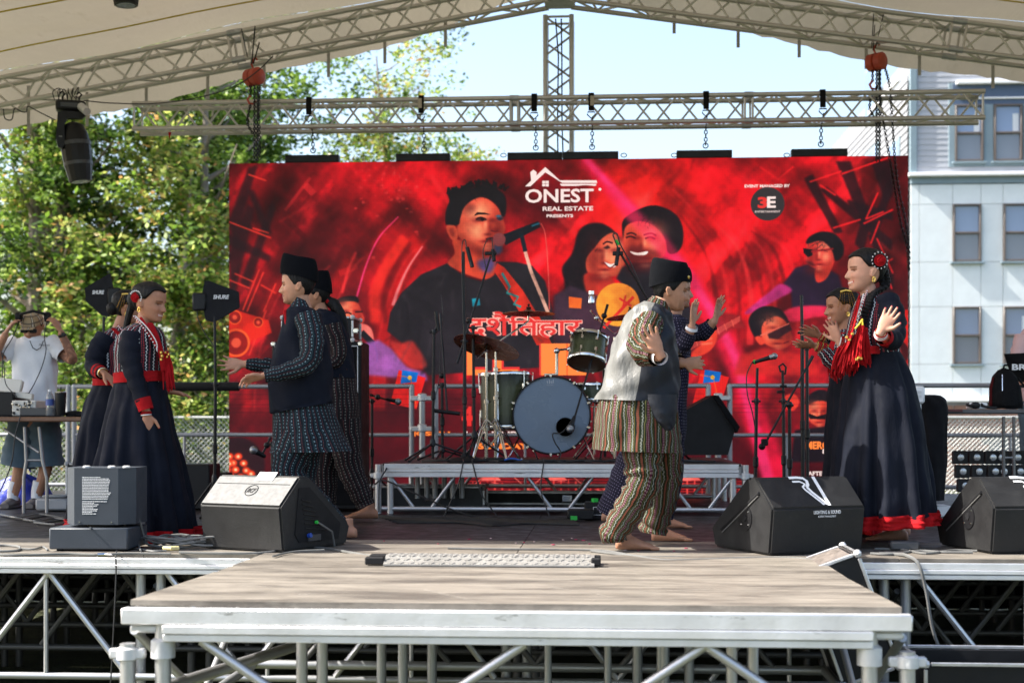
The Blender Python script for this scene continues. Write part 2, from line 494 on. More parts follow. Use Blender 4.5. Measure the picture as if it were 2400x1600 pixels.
    for i in range(70): x = rg.uniform(840, 1010); y = 380+abs(rg.normal(0, 90)); ell(x, y, rg.uniform(1, 5), rg.uniform(1, 4), (255, 90, 80), rg.uniform(.15, .5), 1)
    for k, (cx, a0) in enumerate(((1010, .45), (1035, .4), (960, .35), (930, .4), (900, .3))):   # tunnel arcs left
        pts = [(cx-120-k*50+(1-math.cos(t))*150, 960-math.sin(t)*420*(1-.05*k)) for t in np.linspace(0, 1.25, 14)]
        line(pts, 40-5*k, (240, 26, 26) if k % 2 == 0 else (90, 6, 14), a0, 6); line([(x_+18, y_) for x_, y_ in pts], 3, (255, 70, 60), .45, 2)
    line(A((1200, 1070), (1240, 950), (1310, 800), (1412, 650)), (9, 3), (255, 150, 150), .8, 1, curve=True)
    line(A((940, 1010), (1010, 780), (1100, 590), (1240, 440)), (4, 2), (255, 70, 140), .9, 1, curve=True)
    line(A((835, 980), (880, 820), (935, 690)), 6, (250, 60, 60), .8, 2, curve=True)
    line(A((1080, 1190), (1070, 1000), (1150, 800), (1290, 590)), 26, (240, 50, 36), .75, 4, curve=True); line(A((1150, 1190), (1140, 1000), (1210, 810), (1330, 620)), 10, (110, 8, 14), .7, 3, curve=True)
    for k in range(9):                                   # arcs right
        x = 1655+k*27; w_ = (3, 16) if k % 3 == 0 else (2, 8)
        line([(x-50, 505+6*k), (x+6, 590), (x+32, 690), (x+30, 810)], w_, (255, 60, 60) if k % 2 else (95, 6, 14), .55, 3 if k % 3 else 2, curve=True)
    # --- rig at the left
    for q in (((20, 470), (160, 90), (230, 70), (60, 640)), ((20, 700), (150, 350), (210, 380), (40, 1080)), ((150, 250), (200, 250), (330, 560), (280, 570)),
              ((100, 900), (330, 330), (360, 380), (160, 960)), ((20, 560), (330, 720), (310, 760), (20, 640))):
        poly(A(*q), (38, 16, 22), .8, 3)
    for q in (((160, 140), (290, 185)), ((20, 475), (325, 590)), ((20, 885), (170, 945)), ((60, 840), (200, 900)), ((120, 1100), (240, 810)), ((150, 1110), (270, 830)),
              ((165, 1420), (290, 1100)), ((250, 920), (360, 980)), ((190, 520), (310, 555)), ((270, 1110), (360, 910))):
        line(A(*q), 3.2, (255, 70, 50), .85, 1)
    poly(A((15, 1105), (60, 1095), (305, 1170), (330, 1260), (150, 1330), (120, 1420), (15, 1440)), (225, 40, 24), .95, 1)
    for x, y, r in ((62, 1150, 44), (232, 1185, 32), (72, 1330, 88)):
        ell(530+x/3, 360+y/3, r/3*1.15, r/3*1.15, (250, 90, 40)); ell(530+x/3, 360+y/3, r/3*.95, r/3*.95, (150, 20, 18)); ell(530+x/3, 360+y/3, r/3*.4, r/3*.4, (240, 90, 60), 1, 1)
    # --- rig at the right
    for q in (((1740, 180), (1800, 150), (2010, 560), (1950, 570)), ((1960, 60), (2060, 60), (2220, 520), (2150, 520)), ((2200, 60), (2340, 60), (2352, 300), (2300, 360)),
              ((2040, 330), (2352, 420), (2352, 480), (2060, 400)), ((1850, 260), (1900, 240), (2352, 620), (2340, 690)), ((2090, 640), (2160, 380), (2220, 420), (2150, 700)),
              ((2200, 500), (2352, 120), (2352, 260), (2250, 560)), ((2180, 580), (2240, 560), (2352, 850), (2352, 990)), ((2270, 900), (2352, 860), (2352, 1100), (2300, 1080))):
        poly(B(*q), (36, 14, 22), .85, 2)
    for q in (((2000, 150), (2335, 30)), ((2150, 500), (2352, 400)), ((2170, 465), (2290, 415)), ((1940, 530), (2130, 470)), ((1850, 225), (1960, 300)), ((2165, 470), (2250, 280)),
              ((2250, 720), (2345, 960)), ((2290, 780), (2352, 745)), ((2240, 600), (2352, 850)), ((1780, 205), (2000, 130)), ((2200, 640), (2260, 480)), ((1440, 100), (1570, 190)), ((1560, 190), (1670, 95))):
        line(B(*q), 4, (250, 34, 40), .85, 1)
    poly([(2050, 735), (2128, 728), (2128, 905), (2068, 900)], (215, 30, 26), 1, 1)
    for x, y, r in ((2085, 760, 13), (2096, 830, 34)): ell(x, y, r, r, (90, 10, 16)); ell(x, y, r*.5, r*.5, (230, 60, 50), 1, 2)
    # --- the rose light beam
    line([(1378, 372), (1540, 548), (1628, 660), (1725, 830), (1770, 960), (1838, 1150)], (30, 62), (255, 22, 72), .75, 7, curve=True)
    line([(1384, 372), (1545, 548), (1634, 660), (1728, 830), (1765, 960), (1815, 1150)], (14, 26), (255, 60, 130), .75, 4, curve=True)
    # --- singer
    skin, lit, dk = (205, 62, 44), (246, 142, 104), (128, 26, 26)
    shirt = (40, 34, 40)
    poly(A((1160, 1250), (1180, 1120), (1260, 980), (1400, 850), (1590, 770), (1700, 860), (1830, 900), (1930, 850), (1930, 760), (2080, 765), (2190, 790), (2280, 900), (2330, 1100), (2350, 1500), (1450, 1560), (1350, 1400)), shirt, 1, 1)
    poly(A((1590, 770), (1640, 700), (1640, 600), (1900, 700), (1930, 760), (1920, 850), (1850, 885), (1750, 860), (1660, 820)), (220, 76, 50), 1, 1, True)
    poly(A((1800, 760), (1900, 730), (1925, 780), (1890, 840), (1830, 820)), (70, 80, 150), .8, 4, True)
    face = A((1660, 500), (1680, 440), (1700, 380), (1760, 325), (1830, 305), (1900, 335), (1960, 400), (1990, 480), (1998, 540), (1975, 590), (1980, 650), (1950, 700), (1900, 715), (1820, 700), (1740, 660), (1690, 610), (1660, 560))
    poly(face, (222, 84, 58), 1, 1, True)
    poly(A((1740, 400), (1830, 340), (1900, 380), (1880, 440), (1760, 450)), lit, .7, 8, True)
    poly(A((1700, 500), (1800, 500), (1860, 540), (1850, 600), (1760, 600)), lit, .6, 8, True)
    poly(A((1690, 600), (1800, 660), (1900, 700), (1820, 720), (1700, 660)), dk, .55, 6, True)
    shade(1150, 530, 100, 1, .08)
    poly(A((1780, 430), (1800, 410), (1850, 415), (1890, 430), (1850, 428)), (40, 16, 20), .9, 0)
    poly(A((1790, 458), (1820, 445), (1860, 460), (1820, 470)), (40, 20, 24), .9, 1, True)
    poly(A((1935, 455), (1960, 445), (1985, 455), (1960, 470)), (30, 40, 60), .9, 1, True)
    poly(A((1775, 440), (1800, 418), (1850, 414), (1895, 428), (1850, 426), (1800, 430)), (24, 10, 14), 1, 0); poly(A((1790, 466), (1815, 448), (1850, 452), (1868, 468), (1830, 476)), (90, 30, 30), .8, 1, True); ell(1142, 514, 4.5, 4, (18, 10, 14)); line(A((1790, 462), (1825, 447), (1866, 464)), 2.5, (20, 8, 12), 1, 0, curve=True); line(A((1895, 540), (1925, 548), (1950, 540)), 2.5, (70, 10, 18), .9, 0, curve=True); line(A((1860, 602), (1905, 592), (1950, 602)), 4, (96, 10, 22), 1, 0, curve=True)
    for k in range(34):
        x = 1590+k*12.3; y = 262-58*math.sin(k/33*2.6)**1.5; line(A((x, y+22), (x+rg.normal(0, 16), y-rg.uniform(4, 30))), rg.uniform(3, 8), (26, 20, 24), 1, 0)
    poly(A((1925, 440), (1950, 430), (1985, 440), (1950, 448)), (20, 110, 140), .9, 1)
    poly(A((1900, 530), (1950, 520), (1955, 550), (1920, 555)), dk, .7, 2, True)
    poly(A((1860, 600), (1900, 590), (1940, 600), (1910, 615)), (90, 10, 20), .9, 1, True)
    poly(A((1920, 640), (1970, 640), (1975, 690), (1930, 710)), (40, 70, 110), .8, 3, True)
    poly(A((1578, 520), (1600, 495), (1640, 505), (1665, 560), (1650, 610), (1610, 595)), (230, 90, 60), 1, 1, True)
    poly(A((1600, 530), (1630, 525), (1640, 580), (1615, 580)), dk, .6, 2, True)
    poly(A((1575, 490), (1578, 400), (1602, 330), (1588, 270), (1640, 242), (1720, 245), (1800, 228), (1870, 205), (1935, 240), (1992, 290), (2007, 350), (1998, 430), (1975, 440), (1950, 380), (1900, 330), (1830, 305), (1760, 330), (1705, 380), (1680, 450), (1665, 500), (1600, 500)), (26, 22, 26), 1, 1, True)
    poly(A((1940, 770), (1990, 800), (2120, 960), (2250, 1170), (2330, 1350), (2220, 1350), (2100, 1120), (1990, 930), (1920, 830)), (226, 52, 34), 1, 0)
    line(A((1975, 840), (2030, 940), (2010, 980), (2090, 1010), (2060, 1060), (2110, 1080)), 6, (40, 150, 150), .9, 0)
    line(A((2130, 660), (2180, 830), (2300, 1120)), 8, (225, 170, 150), .95, 0)
    line(A((2250, 490), (2280, 570), (2300, 800), (2310, 1100)), 2.5, (220, 90, 80), .9, 0, curve=True)
    line(A((1985, 610), (2240, 495)), (26, 15), (26, 26, 34), 1, 0); ell(530+1955/3, 360+605/3, 15, 16, (150, 70, 72)); line(A((2110, 560), (2140, 690)), 10, (20, 34, 44))
    line(A((2185, 510), (2240, 490)), 4, (40, 110, 130))
    # --- couple
    hair = (30, 20, 26)
    poly(B((75, 900), (60, 800), (130, 700), (170, 560), (230, 500), (330, 490), (420, 540), (470, 620), (470, 700), (420, 640), (330, 700), (260, 760), (230, 900), (250, 1050), (100, 1040)), hair, 1, 2, True)
    poly(B((235, 830), (230, 740), (290, 660), (350, 590), (420, 560), (470, 620), (505, 690), (505, 760), (460, 850), (380, 870), (300, 860)), (228, 92, 62), 1, 1, True)
    poly(B((300, 700), (400, 640), (450, 700), (400, 760)), lit, .5, 8, True)
    poly(B((210, 860), (300, 850), (400, 870), (430, 950), (380, 1010), (250, 1010)), (205, 56, 40), 1, 2, True)
    shade(1432, 600, 92, -1, -.1); line(B((345, 640), (375, 622), (415, 632)), 4, (50, 14, 20), .9, 0, curve=True); line(B((440, 640), (470, 640)), 3, (50, 14, 20), .9)
    poly(B((345, 665), (380, 645), (400, 665), (370, 675)), (50, 20, 24), .9, 1); poly(B((355, 765), (400, 780), (440, 770), (430, 800), (390, 800)), (250, 225, 215), 1, 0, True)
    line(B((350, 765), (395, 805), (445, 770)), 2.5, (130, 10, 20), 1, 0, curve=True)
    poly(B((0, 1000), (120, 930), (330, 1010), (600, 1000), (640, 1500), (0, 1566)), (66, 44, 60), .95, 3)
    poly(B((440, 880), (480, 800), (560, 770), (760, 720), (850, 760), (900, 900), (960, 1100), (980, 1400), (620, 1400), (560, 1000)), (40, 34, 42), 1, 2)
    poly(B((480, 480), (560, 410), (680, 365), (790, 390), (870, 450), (905, 540), (900, 640), (860, 700), (800, 700), (770, 600), (700, 520), (600, 480), (520, 520), (490, 600)), hair, 1, 1, True)
    poly(B((490, 600), (510, 510), (600, 480), (700, 510), (770, 590), (790, 680), (750, 740), (640, 770), (560, 760), (510, 700)), (226, 88, 60), 1, 1, True)
    shade(1522, 572, 96, -1, .05)
    poly(B((510, 680), (560, 650), (680, 670), (770, 700), (740, 760), (620, 790), (540, 770)), (110, 26, 30), .75, 5, True)
    poly(B((535, 690), (590, 700), (660, 690), (640, 715), (570, 715)), (250, 220, 210), 1, 0, True)
    for q in (((505, 595), (540, 585), (575, 598)), ((640, 600), (680, 590), (710, 605)), ((510, 570), (545, 560), (580, 575)), ((630, 575), (680, 563), (720, 580))):
        line(B(*q), 4, (60, 16, 22), .9, 0, curve=True)
    line([(1440, 440), (1480, 490), (1560, 570), (1640, 680)], (26, 44), (255, 40, 96), .55, 6)
    # orange kite disc, kites
    ell(1460, 715, 51, 51, (255, 150, 50)); line(B((350, 1230), (560, 1010)), 7, (236, 50, 40)); line(B((460, 1020), (545, 1075)), 5, (236, 50, 40)); line(B((505, 1000), (480, 1100)), 4, (236, 50, 40))
    poly([(1345, 696), (1376, 700), (1374, 724), (1346, 722)], (245, 110, 40)); poly([(1117, 700), (1135, 699), (1137, 716), (1119, 719)], (30, 150, 170))
    # --- guitarist hands, bottom middle
    poly(B((900, 1330), (1100, 1220), (1160, 1120), (1300, 1140), (1340, 1230), (1240, 1240), (1050, 1400), (920, 1430)), (150, 30, 34), .8, 2)
    for k in range(4): line(B((920, 1360+k*14), (1300, 1150+k*10)), 1.5, (250, 120, 100), .8)
    for k in range(7): line(B((940+k*50, 1335-k*27), (958+k*50, 1385-k*27)), 2, (250, 110, 90), .8)
    poly(B((1020, 1260), (1040, 1220), (1100, 1220), (1140, 1270), (1130, 1340), (1080, 1400), (980, 1440), (970, 1400), (1030, 1340)), (228, 66, 44), 1, 1, True)
    for k in range(4): line(B((1030, 1250+k*32), (1110, 1240+k*32)), 5, (250, 120, 90), .8, 1)
    # --- man in dark cap playing (right)
    poly(B((1600, 920), (1680, 810), (1780, 780), (1880, 800), (1980, 860), (2020, 1000), (1980, 1140), (1660, 1100), (1650, 960)), (44, 26, 50), 1, 2)
    poly(B((1580, 920), (1660, 970), (1560, 1030), (1400, 1120), (1330, 1130), (1400, 1060), (1500, 980)), (190, 50, 130), .9, 2, True)
    poly(B((1590, 1130), (1700, 1080), (1900, 1080), (1990, 1130), (1800, 1160), (1650, 1190)), (225, 40, 80), .9, 2, True)
    poly(B((1760, 640), (1850, 610), (1930, 640), (1950, 700), (1940, 780), (1880, 830), (1790, 800), (1750, 750), (1765, 700)), (210, 56, 48), 1, 1, True)
    poly(B((1820, 820), (1900, 800), (1950, 760), (1900, 880), (1830, 910)), (228, 62, 48), 1, 1, True)
    shade(1925, 598, 66, -1)
    poly(B((1760, 640), (1780, 590), (1860, 555), (1950, 570), (2010, 640), (2010, 720), (1960, 760), (1930, 680), (1860, 620)), (24, 18, 24), 1, 1, True)
    poly(B((1735, 670), (1800, 680), (1800, 720), (1770, 735), (1740, 705)), (16, 12, 18)); line(B((1790, 695), (1945, 675)), 4, (150, 30, 36))
    poly(B((1745, 760), (1790, 765), (1830, 800), (1780, 790)), (60, 16, 24), .7, 2)
    # --- man with sunglasses (lower right)
    poly(B((1360, 1200), (1380, 1130), (1460, 1080), (1560, 1090), (1620, 1150), (1640, 1220), (1560, 1160), (1470, 1200), (1450, 1290), (1400, 1290)), (28, 18, 24), 1, 1, True)
    poly(B((1450, 1290), (1460, 1200), (1540, 1150), (1610, 1180), (1650, 1260), (1660, 1330), (1600, 1380), (1540, 1375), (1470, 1340)), (228, 78, 52), 1, 1, True)
    shade(1832, 780, 76, 1, -.1)
    poly(B((1405, 1300), (1440, 1290), (1475, 1330), (1440, 1350)), (220, 70, 48), 1, 1, True)
    poly(B((1490, 1275), (1640, 1200), (1660, 1245), (1610, 1275), (1560, 1310), (1500, 1305)), (60, 22, 30), .95, 1); line(B((1440, 1285), (1640, 1200)), 2.5, (230, 110, 90))
    line(B((1600, 1340), (1640, 1325)), 3, (120, 20, 26))
    poly(B((1300, 1420), (1480, 1370), (1600, 1390), (1800, 1440), (1850, 1566), (1250, 1566)), (190, 36, 34), .85, 4)
    # man at bottom right behind the dancer
    poly([(1893, 950), (1900, 930), (1930, 915), (1965, 935), (1970, 960), (1940, 945)], (30, 18, 24), 1, 1, True)
    poly([(1896, 958), (1920, 942), (1945, 945), (1960, 965), (1955, 995), (1925, 1003), (1900, 985)], (226, 72, 50), 1, 1, True)
    shade(1925, 972, 56, 1)
    poly([(1895, 968), (1920, 978), (1942, 972), (1940, 985), (1905, 984)], (24, 12, 18)); poly([(1870, 1010), (1960, 1000), (1990, 1030), (1980, 1085), (1860, 1085)], (30, 18, 26), 1, 2)
    poly([(1848, 930), (1868, 925), (1880, 945), (1865, 965), (1845, 955)], (220, 60, 45), 1, 1, True)
    # --- man with microphone (lower left)
    poly(A((790, 1040), (850, 1005), (940, 1005), (950, 1050), (860, 1060), (800, 1090)), (24, 18, 22), 1, 1, True)
    poly(A((800, 1080), (830, 1045), (940, 1045), (975, 1110), (995, 1170), (960, 1220), (900, 1230), (830, 1190)), (232, 84, 58), 1, 1, True)
    shade(830, 738, 66, 1)
    line(A((835, 1140), (870, 1118), (905, 1128)), 4, (60, 16, 20), 1, 0, curve=True); line(A((930, 1115), (985, 1110)), 4, (60, 16, 20))
    poly(A((920, 1200), (1000, 1200), (1050, 1240), (1060, 1320), (1000, 1290), (940, 1250)), (240, 120, 110), 1, 1, True)
    line(A((975, 1255), (1060, 1340)), 14, (26, 20, 28)); line(A((1060, 1340), (1085, 1400), (1085, 1470)), 4, (40, 40, 90), 1, 0, curve=True)
    poly(A((1000, 1330), (1100, 1310), (1200, 1380), (1300, 1500), (1430, 1540), (1450, 1600), (1020, 1560)), (150, 90, 160), .95, 3)
    poly(A((1180, 1320), (1260, 1330), (1340, 1320), (1400, 1400), (1440, 1500), (1330, 1510), (1230, 1420)), (200, 50, 44), .9, 3, True)
    for i in range(60):
        x = rg.uniform(930, 1290); y = rg.uniform(640, 850); line([(x, y), (x+rg.normal(0, 30), y+rg.uniform(20, 60))], rg.uniform(2, 7), (70, 60, 66) if i % 2 else (22, 16, 22), rg.uniform(.2, .5), 2)
    for cx, cy, rx, ry in ((1130, 450, 62, 22), (1540, 510, 60, 34), (1400, 560, 40, 40), (1930, 570, 34, 18), (1800, 745, 36, 16), (1930, 930, 28, 10), (1360, 640, 22, 50)):
        for i in range(26):
            x = cx+rg.normal(0, rx*.30); y = cy+rg.normal(0, ry*.30); line([(x, y), (x+rg.normal(0, 8), y+rg.uniform(4, 14))], 1.6, (74, 46, 48) if i % 3 == 0 else (14, 10, 14), .35, 0)
    # kites lower
    for (x, s_) in ((966, 1), (1676, -1)):
        poly([(x-22, 868), (x+42, 886), (x+20, 960), (x-42, 946)], (232, 30, 26), 1, 0); poly([(x-14, 868), (x+24, 874), (x+20, 896), (x-18, 900)], (0, 110, 190)); ell(x+4, 886, 5, 5, (240, 190, 60))
        line([(x-26, 880), (x+6, 886), (x+20, 955)], 1.5, (240, 120, 40))
    # dark lower field with shapes
    poly([(537, 1030), (700, 1020), (700, 1156), (537, 1156)], (84, 12, 22), .6, 8)
    ell(556, 1095, 68, 70, (44, 18, 24), 1, 2)
    for k, (x, y) in enumerate(((538, 1067), (559, 1067), (547, 1082), (572, 1083), (538, 1084), (532, 1098), (553, 1098), (578, 1100), (565, 1115), (590, 1108), (540, 1112))):
        ell(x, y+4, 9.5, 8, (255, 70, 30), 1, 2); ell(x, y+4, 4, 3.5, (255, 190, 150), 1, 1)
    # lit skyline at the foot
    for k in range(40):
        x = 1085+k*17.3; h = rg.uniform(8, 38) + (24 if k % 9 in (4, 5) else 0)
        line([(x, 1160), (x, 1160-h)], rg.uniform(1, 4), (255, 90, 80), .8, 0)
        if k % 9 == 4: poly([(x-16, 1128), (x+8, 1098), (x+32, 1128)], (255, 120, 110), .9, 0)
        line([(x-8, 1160-h*.6), (x+9, 1160-h*.6+rg.uniform(-4, 4))], 2, (255, 110, 100), .7, 0)
    for k in range(5): line([(1085, 1150-k*7), (1780, 1155-k*6)], 1.5, (255, 70, 60), .6, 0)
    for x in (1180, 1320, 1500, 1640): line([(x-75, 1152), (x, 1102), (x+75, 1152)], 2, (255, 140, 120), .8, 0, curve=True)
    g = np.clip(1+.30*fbm(60, 60, 5)+.14*fbm(14, 14, 3), .5, 1.5)[..., None]; img = np.clip(img, 0, 1)*g
    img = img+np.clip(img-.42, 0, 1)*.22
    # LED pitch and module seams
    gx = 1-.13*((xx % 4.) < 1.); gy = 1-.15*((yy % 4.) < 1.)
    img *= (gx*gy)[..., None]
    for y in (560, 571, 585, 594, 604): img[y:y+3] *= .84
    img += rg.normal(0, .010, img.shape).astype(np.float32)
    return np.clip(img, 0, 1)
poster = draw_poster()
pim = bpy.data.images.new("led_wall_picture", SW, SH)
_px = np.ones((SH, SW, 4), np.float32); _px[..., :3] = poster[::-1]
pim.pixels.foreach_set(_px.ravel()); pim.update(); pim.pack()

M_LED = bpy.data.materials.new('led_wall'); M_LED.use_nodes = True
_t = M_LED.node_tree; _b = _t.nodes["Principled BSDF"]
_i = _t.nodes.new("ShaderNodeTexImage"); _i.image = pim; _i.interpolation = 'Linear'
_t.links.new(_i.outputs[0], _b.inputs['Emission Color']); _b.inputs['Emission Strength'].default_value = .37
_b.inputs['Base Color'].default_value = (.012, .012, .014, 1); _b.inputs['Roughness'].default_value = .7; _b.inputs['Specular IOR Level'].default_value = .25
def glowmat(name, col, s=.40):
    m = bpy.data.materials.new(name); m.use_nodes = True; b = m.node_tree.nodes["Principled BSDF"]
    b.inputs['Base Color'].default_value = (.02, .02, .02, 1); b.inputs['Emission Color'].default_value = (*col, 1); b.inputs['Emission Strength'].default_value = s
    return m

SY = 14.67                                                   # the LED wall hangs here
S_TL, S_TR = P(537, 381, SY), P(2128, 367, SY)
SXL, SXR, SZT, SZB = S_TL.x, S_TR.x, 3.45, .0
led = thing('led_wall', (0, SY, 0), 'huge red LED wall showing a concert poster with a singer at a microphone', 'LED screen')
b = MB(); b.box(((SXL+SXR)/2, SY+.09, (SZT+SZB)/2+.006), (SXR-SXL-.01, .13, SZT-SZB-.02), bev=.004)
build('cabinet', b, M_BLACK, led)
b = MB(); b.add([(SXL, SY, SZB+.01), (SXR, SY, SZB+.01), (SXR, SY, SZT), (SXL, SY, SZT)], [(0, 1, 2, 3)], [[(0, 0), (1, 0), (1, 1), (0, 1)]])
b.add([(SXL, SY+.02, SZB+.01), (SXR, SY+.02, SZB+.01), (SXR, SY+.02, SZT), (SXL, SY+.02, SZT)], [(3, 2, 1, 0)], [[(0, 0)]*4])
build('display_surface', b, M_LED, led, smooth=False, fixn=False)
GW = glowmat('screen_white', (.95, .75, .7), .40); GR = glowmat('screen_red', (.80, .02, .015)); GO = glowmat('screen_orange', (1., .22, .03), .45); GD = glowmat('screen_dark', (.02, .012, .015))
GP = glowmat('screen_violet', (.11, .02, .10)); GPK = glowmat('screen_pink', (.95, .42, .34), .46)
XR, ZU = Vector((1, 0, 0)), Vector((0, 0, 1))
def stext(txt, px, py, h, m, wd=None, off=.004, **k):
    c = P(px, py, SY-off); s_ = F/ (SY)
    return text_mesh('lettering', txt, m, led, c, XR, ZU, h/227, .0015, None if wd is None else wd/227, **k)
stext('ONEST', 1311, 459, 32, GW, 160, bold=.02); stext('REAL ESTATE', 1331, 489, 10, GW, 118, bold=.02); stext('PRESENTS', 1312, 506, 7, GW, 62, bold=.03)
stext('EVENT MANAGED BY', 1798, 436, 7, GW, 104, bold=.03)
b = MB(); c0 = P(1799, 478, SY-.004); b.lathe([(.172, 0), (.172, .002)], c0, (0, -1, 0), 40); build('emblem_disc', b, GD, led)
stext('3', 1787, 475, 26, GR, 22, off=.008, bold=.04); stext('E', 1808, 474, 26, GW, 20, off=.008, bold=.03); stext('ENTERTAINMENT', 1799, 496, 4.5, GW, 58, off=.008)
b = MB()                                                     # house-and-key logo
def spoly(pts, off=.004):
    c = [P(x, y, SY-off) for x, y in pts]; n = len(c)
    b.add(c+[p+Vector((0, -.0015, 0)) for p in c], [tuple(range(n)), tuple(range(2*n-1, n-1, -1))]+[(i, (i+1) % n, n+(i+1) % n, n+i) for i in range(n)])
spoly([(1231, 437), (1278, 392), (1278, 404), (1243, 437)]); spoly([(1278, 392), (1312, 423), (1398, 423), (1400, 429), (1318, 429), (1278, 404)])
spoly([(1312, 431), (1398, 431), (1396, 436), (1372, 434), (1350, 436), (1316, 436)]); spoly([(1243, 404), (1250, 398), (1258, 404), (1257, 413), (1245, 424)])
for i in (0, 1):
    for j in (0, 1): spoly([(1271+i*8, 424+j*7), (1278+i*8, 424+j*7), (1278+i*8, 430+j*7), (1271+i*8, 430+j*7)])
spoly([(1406+3.4*math.cos(a), 444+3.4*math.sin(a)) for a in np.linspace(0, 6.28, 10, endpoint=False)])
build('house_logo', b, GW, led, smooth=False)
# Devanagari title (the font has no shaping, so the vowel sign is typed in its visual order)
stext('\u0926\u0936\u0948\u0902', 1145, 760, 60, GPK, 102, off=.004, bold=.05); stext('\u0926\u0936\u0948\u0902', 1145, 760, 60, GR, 99, off=.008, bold=.012)
stext('\u093f\u0924\u0939\u093e\u0930', 1278, 765, 56, GPK, 174, off=.004, bold=.05); stext('\u093f\u0924\u0939\u093e\u0930', 1278, 765, 56, GR, 171, off=.008, bold=.012)
for (x, wd_, t_) in ((1116, 44, 'L'), (1186, 56, 'L'), (1298, 60, 'I'), (1352, 44, 'L')):
    stext(t_, x, 842, 74, GR, wd_+8, off=.004, bold=.06); stext(t_, x, 842, 74, GO, wd_, off=.008, bold=.02)
stext('4', 1095, 975, 46, GR, 26, bold=.06)
stext('JOSEPH', 1010, 1017, 13, GO, 90, bold=.04); stext('ILA & KIND', 1150, 1017, 13, GW, 130, bold=.03); stext('SUNDAY', 1180, 1045, 14, GO, 120, bold=.05)
stext('MERCH', 1922, 1043, 18, GO, 66, bold=.04); stext('8', 1932, 1057, 12, GW, 9, bold=.05); stext('AFTER', 1915, 1109, 10, GW, 42, bold=.03)
# ------------------------------------------------------------------ ground and sky-side setting
def grass_col(t):
    n = noise(t, .9, 6, .6); n2 = noise(t, 14, 4, .7)
    return mixc(t, remap(n2, .3, .7), mixc(t, remap(n, .35, .65), (.035, .055, .015), (.075, .09, .025)), (.05, .045, .022))
M_GRASS = mat('ground_grass', (.05, .07, .02), .9, pattern=grass_col, var=.2, bump=.03, bscale=30)
b = MB(); b.grid(lambda u, v: (-300+600*u, -60+560*v, GROUND), 40, 40); build('ground', b, M_GRASS, kind='structure')

# ------------------------------------------------------------------ stage deck
def plywood(t, c1, c2, c3):
    def f(t):
        g = noise(t, 3, 8, .65, stretch=(1., 9., 1.)); n = noise(t, 3.4, 7, .7, stretch=(.35, 1.6, 1)); sc = noise(t, 26, 6, .75, stretch=(.25, 1, 1))
        c = mixc(t, remap(g, .3, .7), c1, c2); c = mixc(t, remap(n, .46, .62), c, c3)
        return mixc(t, remap(sc, .68, .72), c, tuple(min(1, x*1.7) for x in c2))
    return f
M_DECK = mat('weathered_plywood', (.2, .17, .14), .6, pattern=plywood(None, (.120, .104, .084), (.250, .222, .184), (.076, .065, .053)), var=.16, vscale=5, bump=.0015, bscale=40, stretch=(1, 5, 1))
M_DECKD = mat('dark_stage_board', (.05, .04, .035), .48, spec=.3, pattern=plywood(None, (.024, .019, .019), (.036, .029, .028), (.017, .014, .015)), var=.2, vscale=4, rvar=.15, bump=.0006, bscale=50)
M_SOIL = mat('plywood_edge', (.16, .11, .075), .8, var=.3, vscale=30, bump=.001)

SX_L, SX_R = -6.9, 5.9                                        # stage width
stage = thing('stage', (0, 8.0, GROUND), 'wide aluminium stage of dark plywood boards on a forest of tube frames', 'stage', kind='structure')
M_UNDER = mat('shaded_steel_tube', (.10, .10, .10), .5, .5, var=.3)  # steel darkened for inner rows: under-stage shade is put into the colour
NX = 6; MW = (SX_R-SX_L)/NX
for j in range(7):
    for i in range(NX):
        x0 = SX_L+i*MW; y0 = 8.0+j*1.02
        block('deck_board', stage, (x0+MW/2, y0+.51, -.011), (MW-.003, 1.014, .022), M_DECK if j < 1 else M_DECKD, .002)
def truss_row(parent, x0, x1, y, zt, zb, m, rr, nper, seg=8, name='brace', ph=0):
    n = max(1, round((x1-x0)/nper)); d = (x1-x0)/n
    for k in range(n):
        a, c = x0+k*d, x0+(k+.5)*d
        if (k+ph) % 2 == 0: rod(name, parent, (a+.03, y, zt), (c, y, zb), rr, m, seg); rod(name, parent, (a+d-.03, y, zt), (c, y, zb), rr, m, seg)
        else: rod(name, parent, (a+.03, y, zb), (c, y, zt), rr, m, seg); rod(name, parent, (a+d-.03, y, zb), (c, y, zt), rr, m, seg)
# front beam: three ribs of an extruded profile
b = MB()
for z0, z1, dy in ((-.024, -.062, 0), (-.062, -.088, -.008), (-.090, -.118, -.002)):
    b.box(((SX_L+SX_R)/2, 8.02+dy, (z0+z1)/2), (SX_R-SX_L, .05, z0-z1-.001), bev=.004)
build('front_beam', b, M_ALUB, stage)
for j in range(8):
    y = 8.06+j*1.02
    if j: block('beam', stage, ((SX_L+SX_R)/2, y, -.07), (SX_R-SX_L, .045, .09), M_ALU, .004)
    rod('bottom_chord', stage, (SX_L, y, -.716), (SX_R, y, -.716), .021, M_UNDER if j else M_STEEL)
    for i in range(NX+1):
        x = SX_L+i*MW
        for dx in (-.06, .06):
            if (i == 0 and dx < 0) or (i == NX and dx > 0): continue
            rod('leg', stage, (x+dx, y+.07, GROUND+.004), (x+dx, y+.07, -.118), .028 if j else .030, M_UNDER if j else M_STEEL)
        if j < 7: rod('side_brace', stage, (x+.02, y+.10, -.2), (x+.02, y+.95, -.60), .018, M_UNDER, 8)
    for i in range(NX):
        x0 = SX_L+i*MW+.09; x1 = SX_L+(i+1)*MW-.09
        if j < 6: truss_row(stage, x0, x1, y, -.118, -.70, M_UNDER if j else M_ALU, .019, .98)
for i in range(NX):
    for q in (.33, .72): rod('brace', stage, (SX_L+(i+q)*MW, 8.06, -.118), (SX_L+(i+q)*MW, 8.06, -.716), .014, M_ALU, 8)

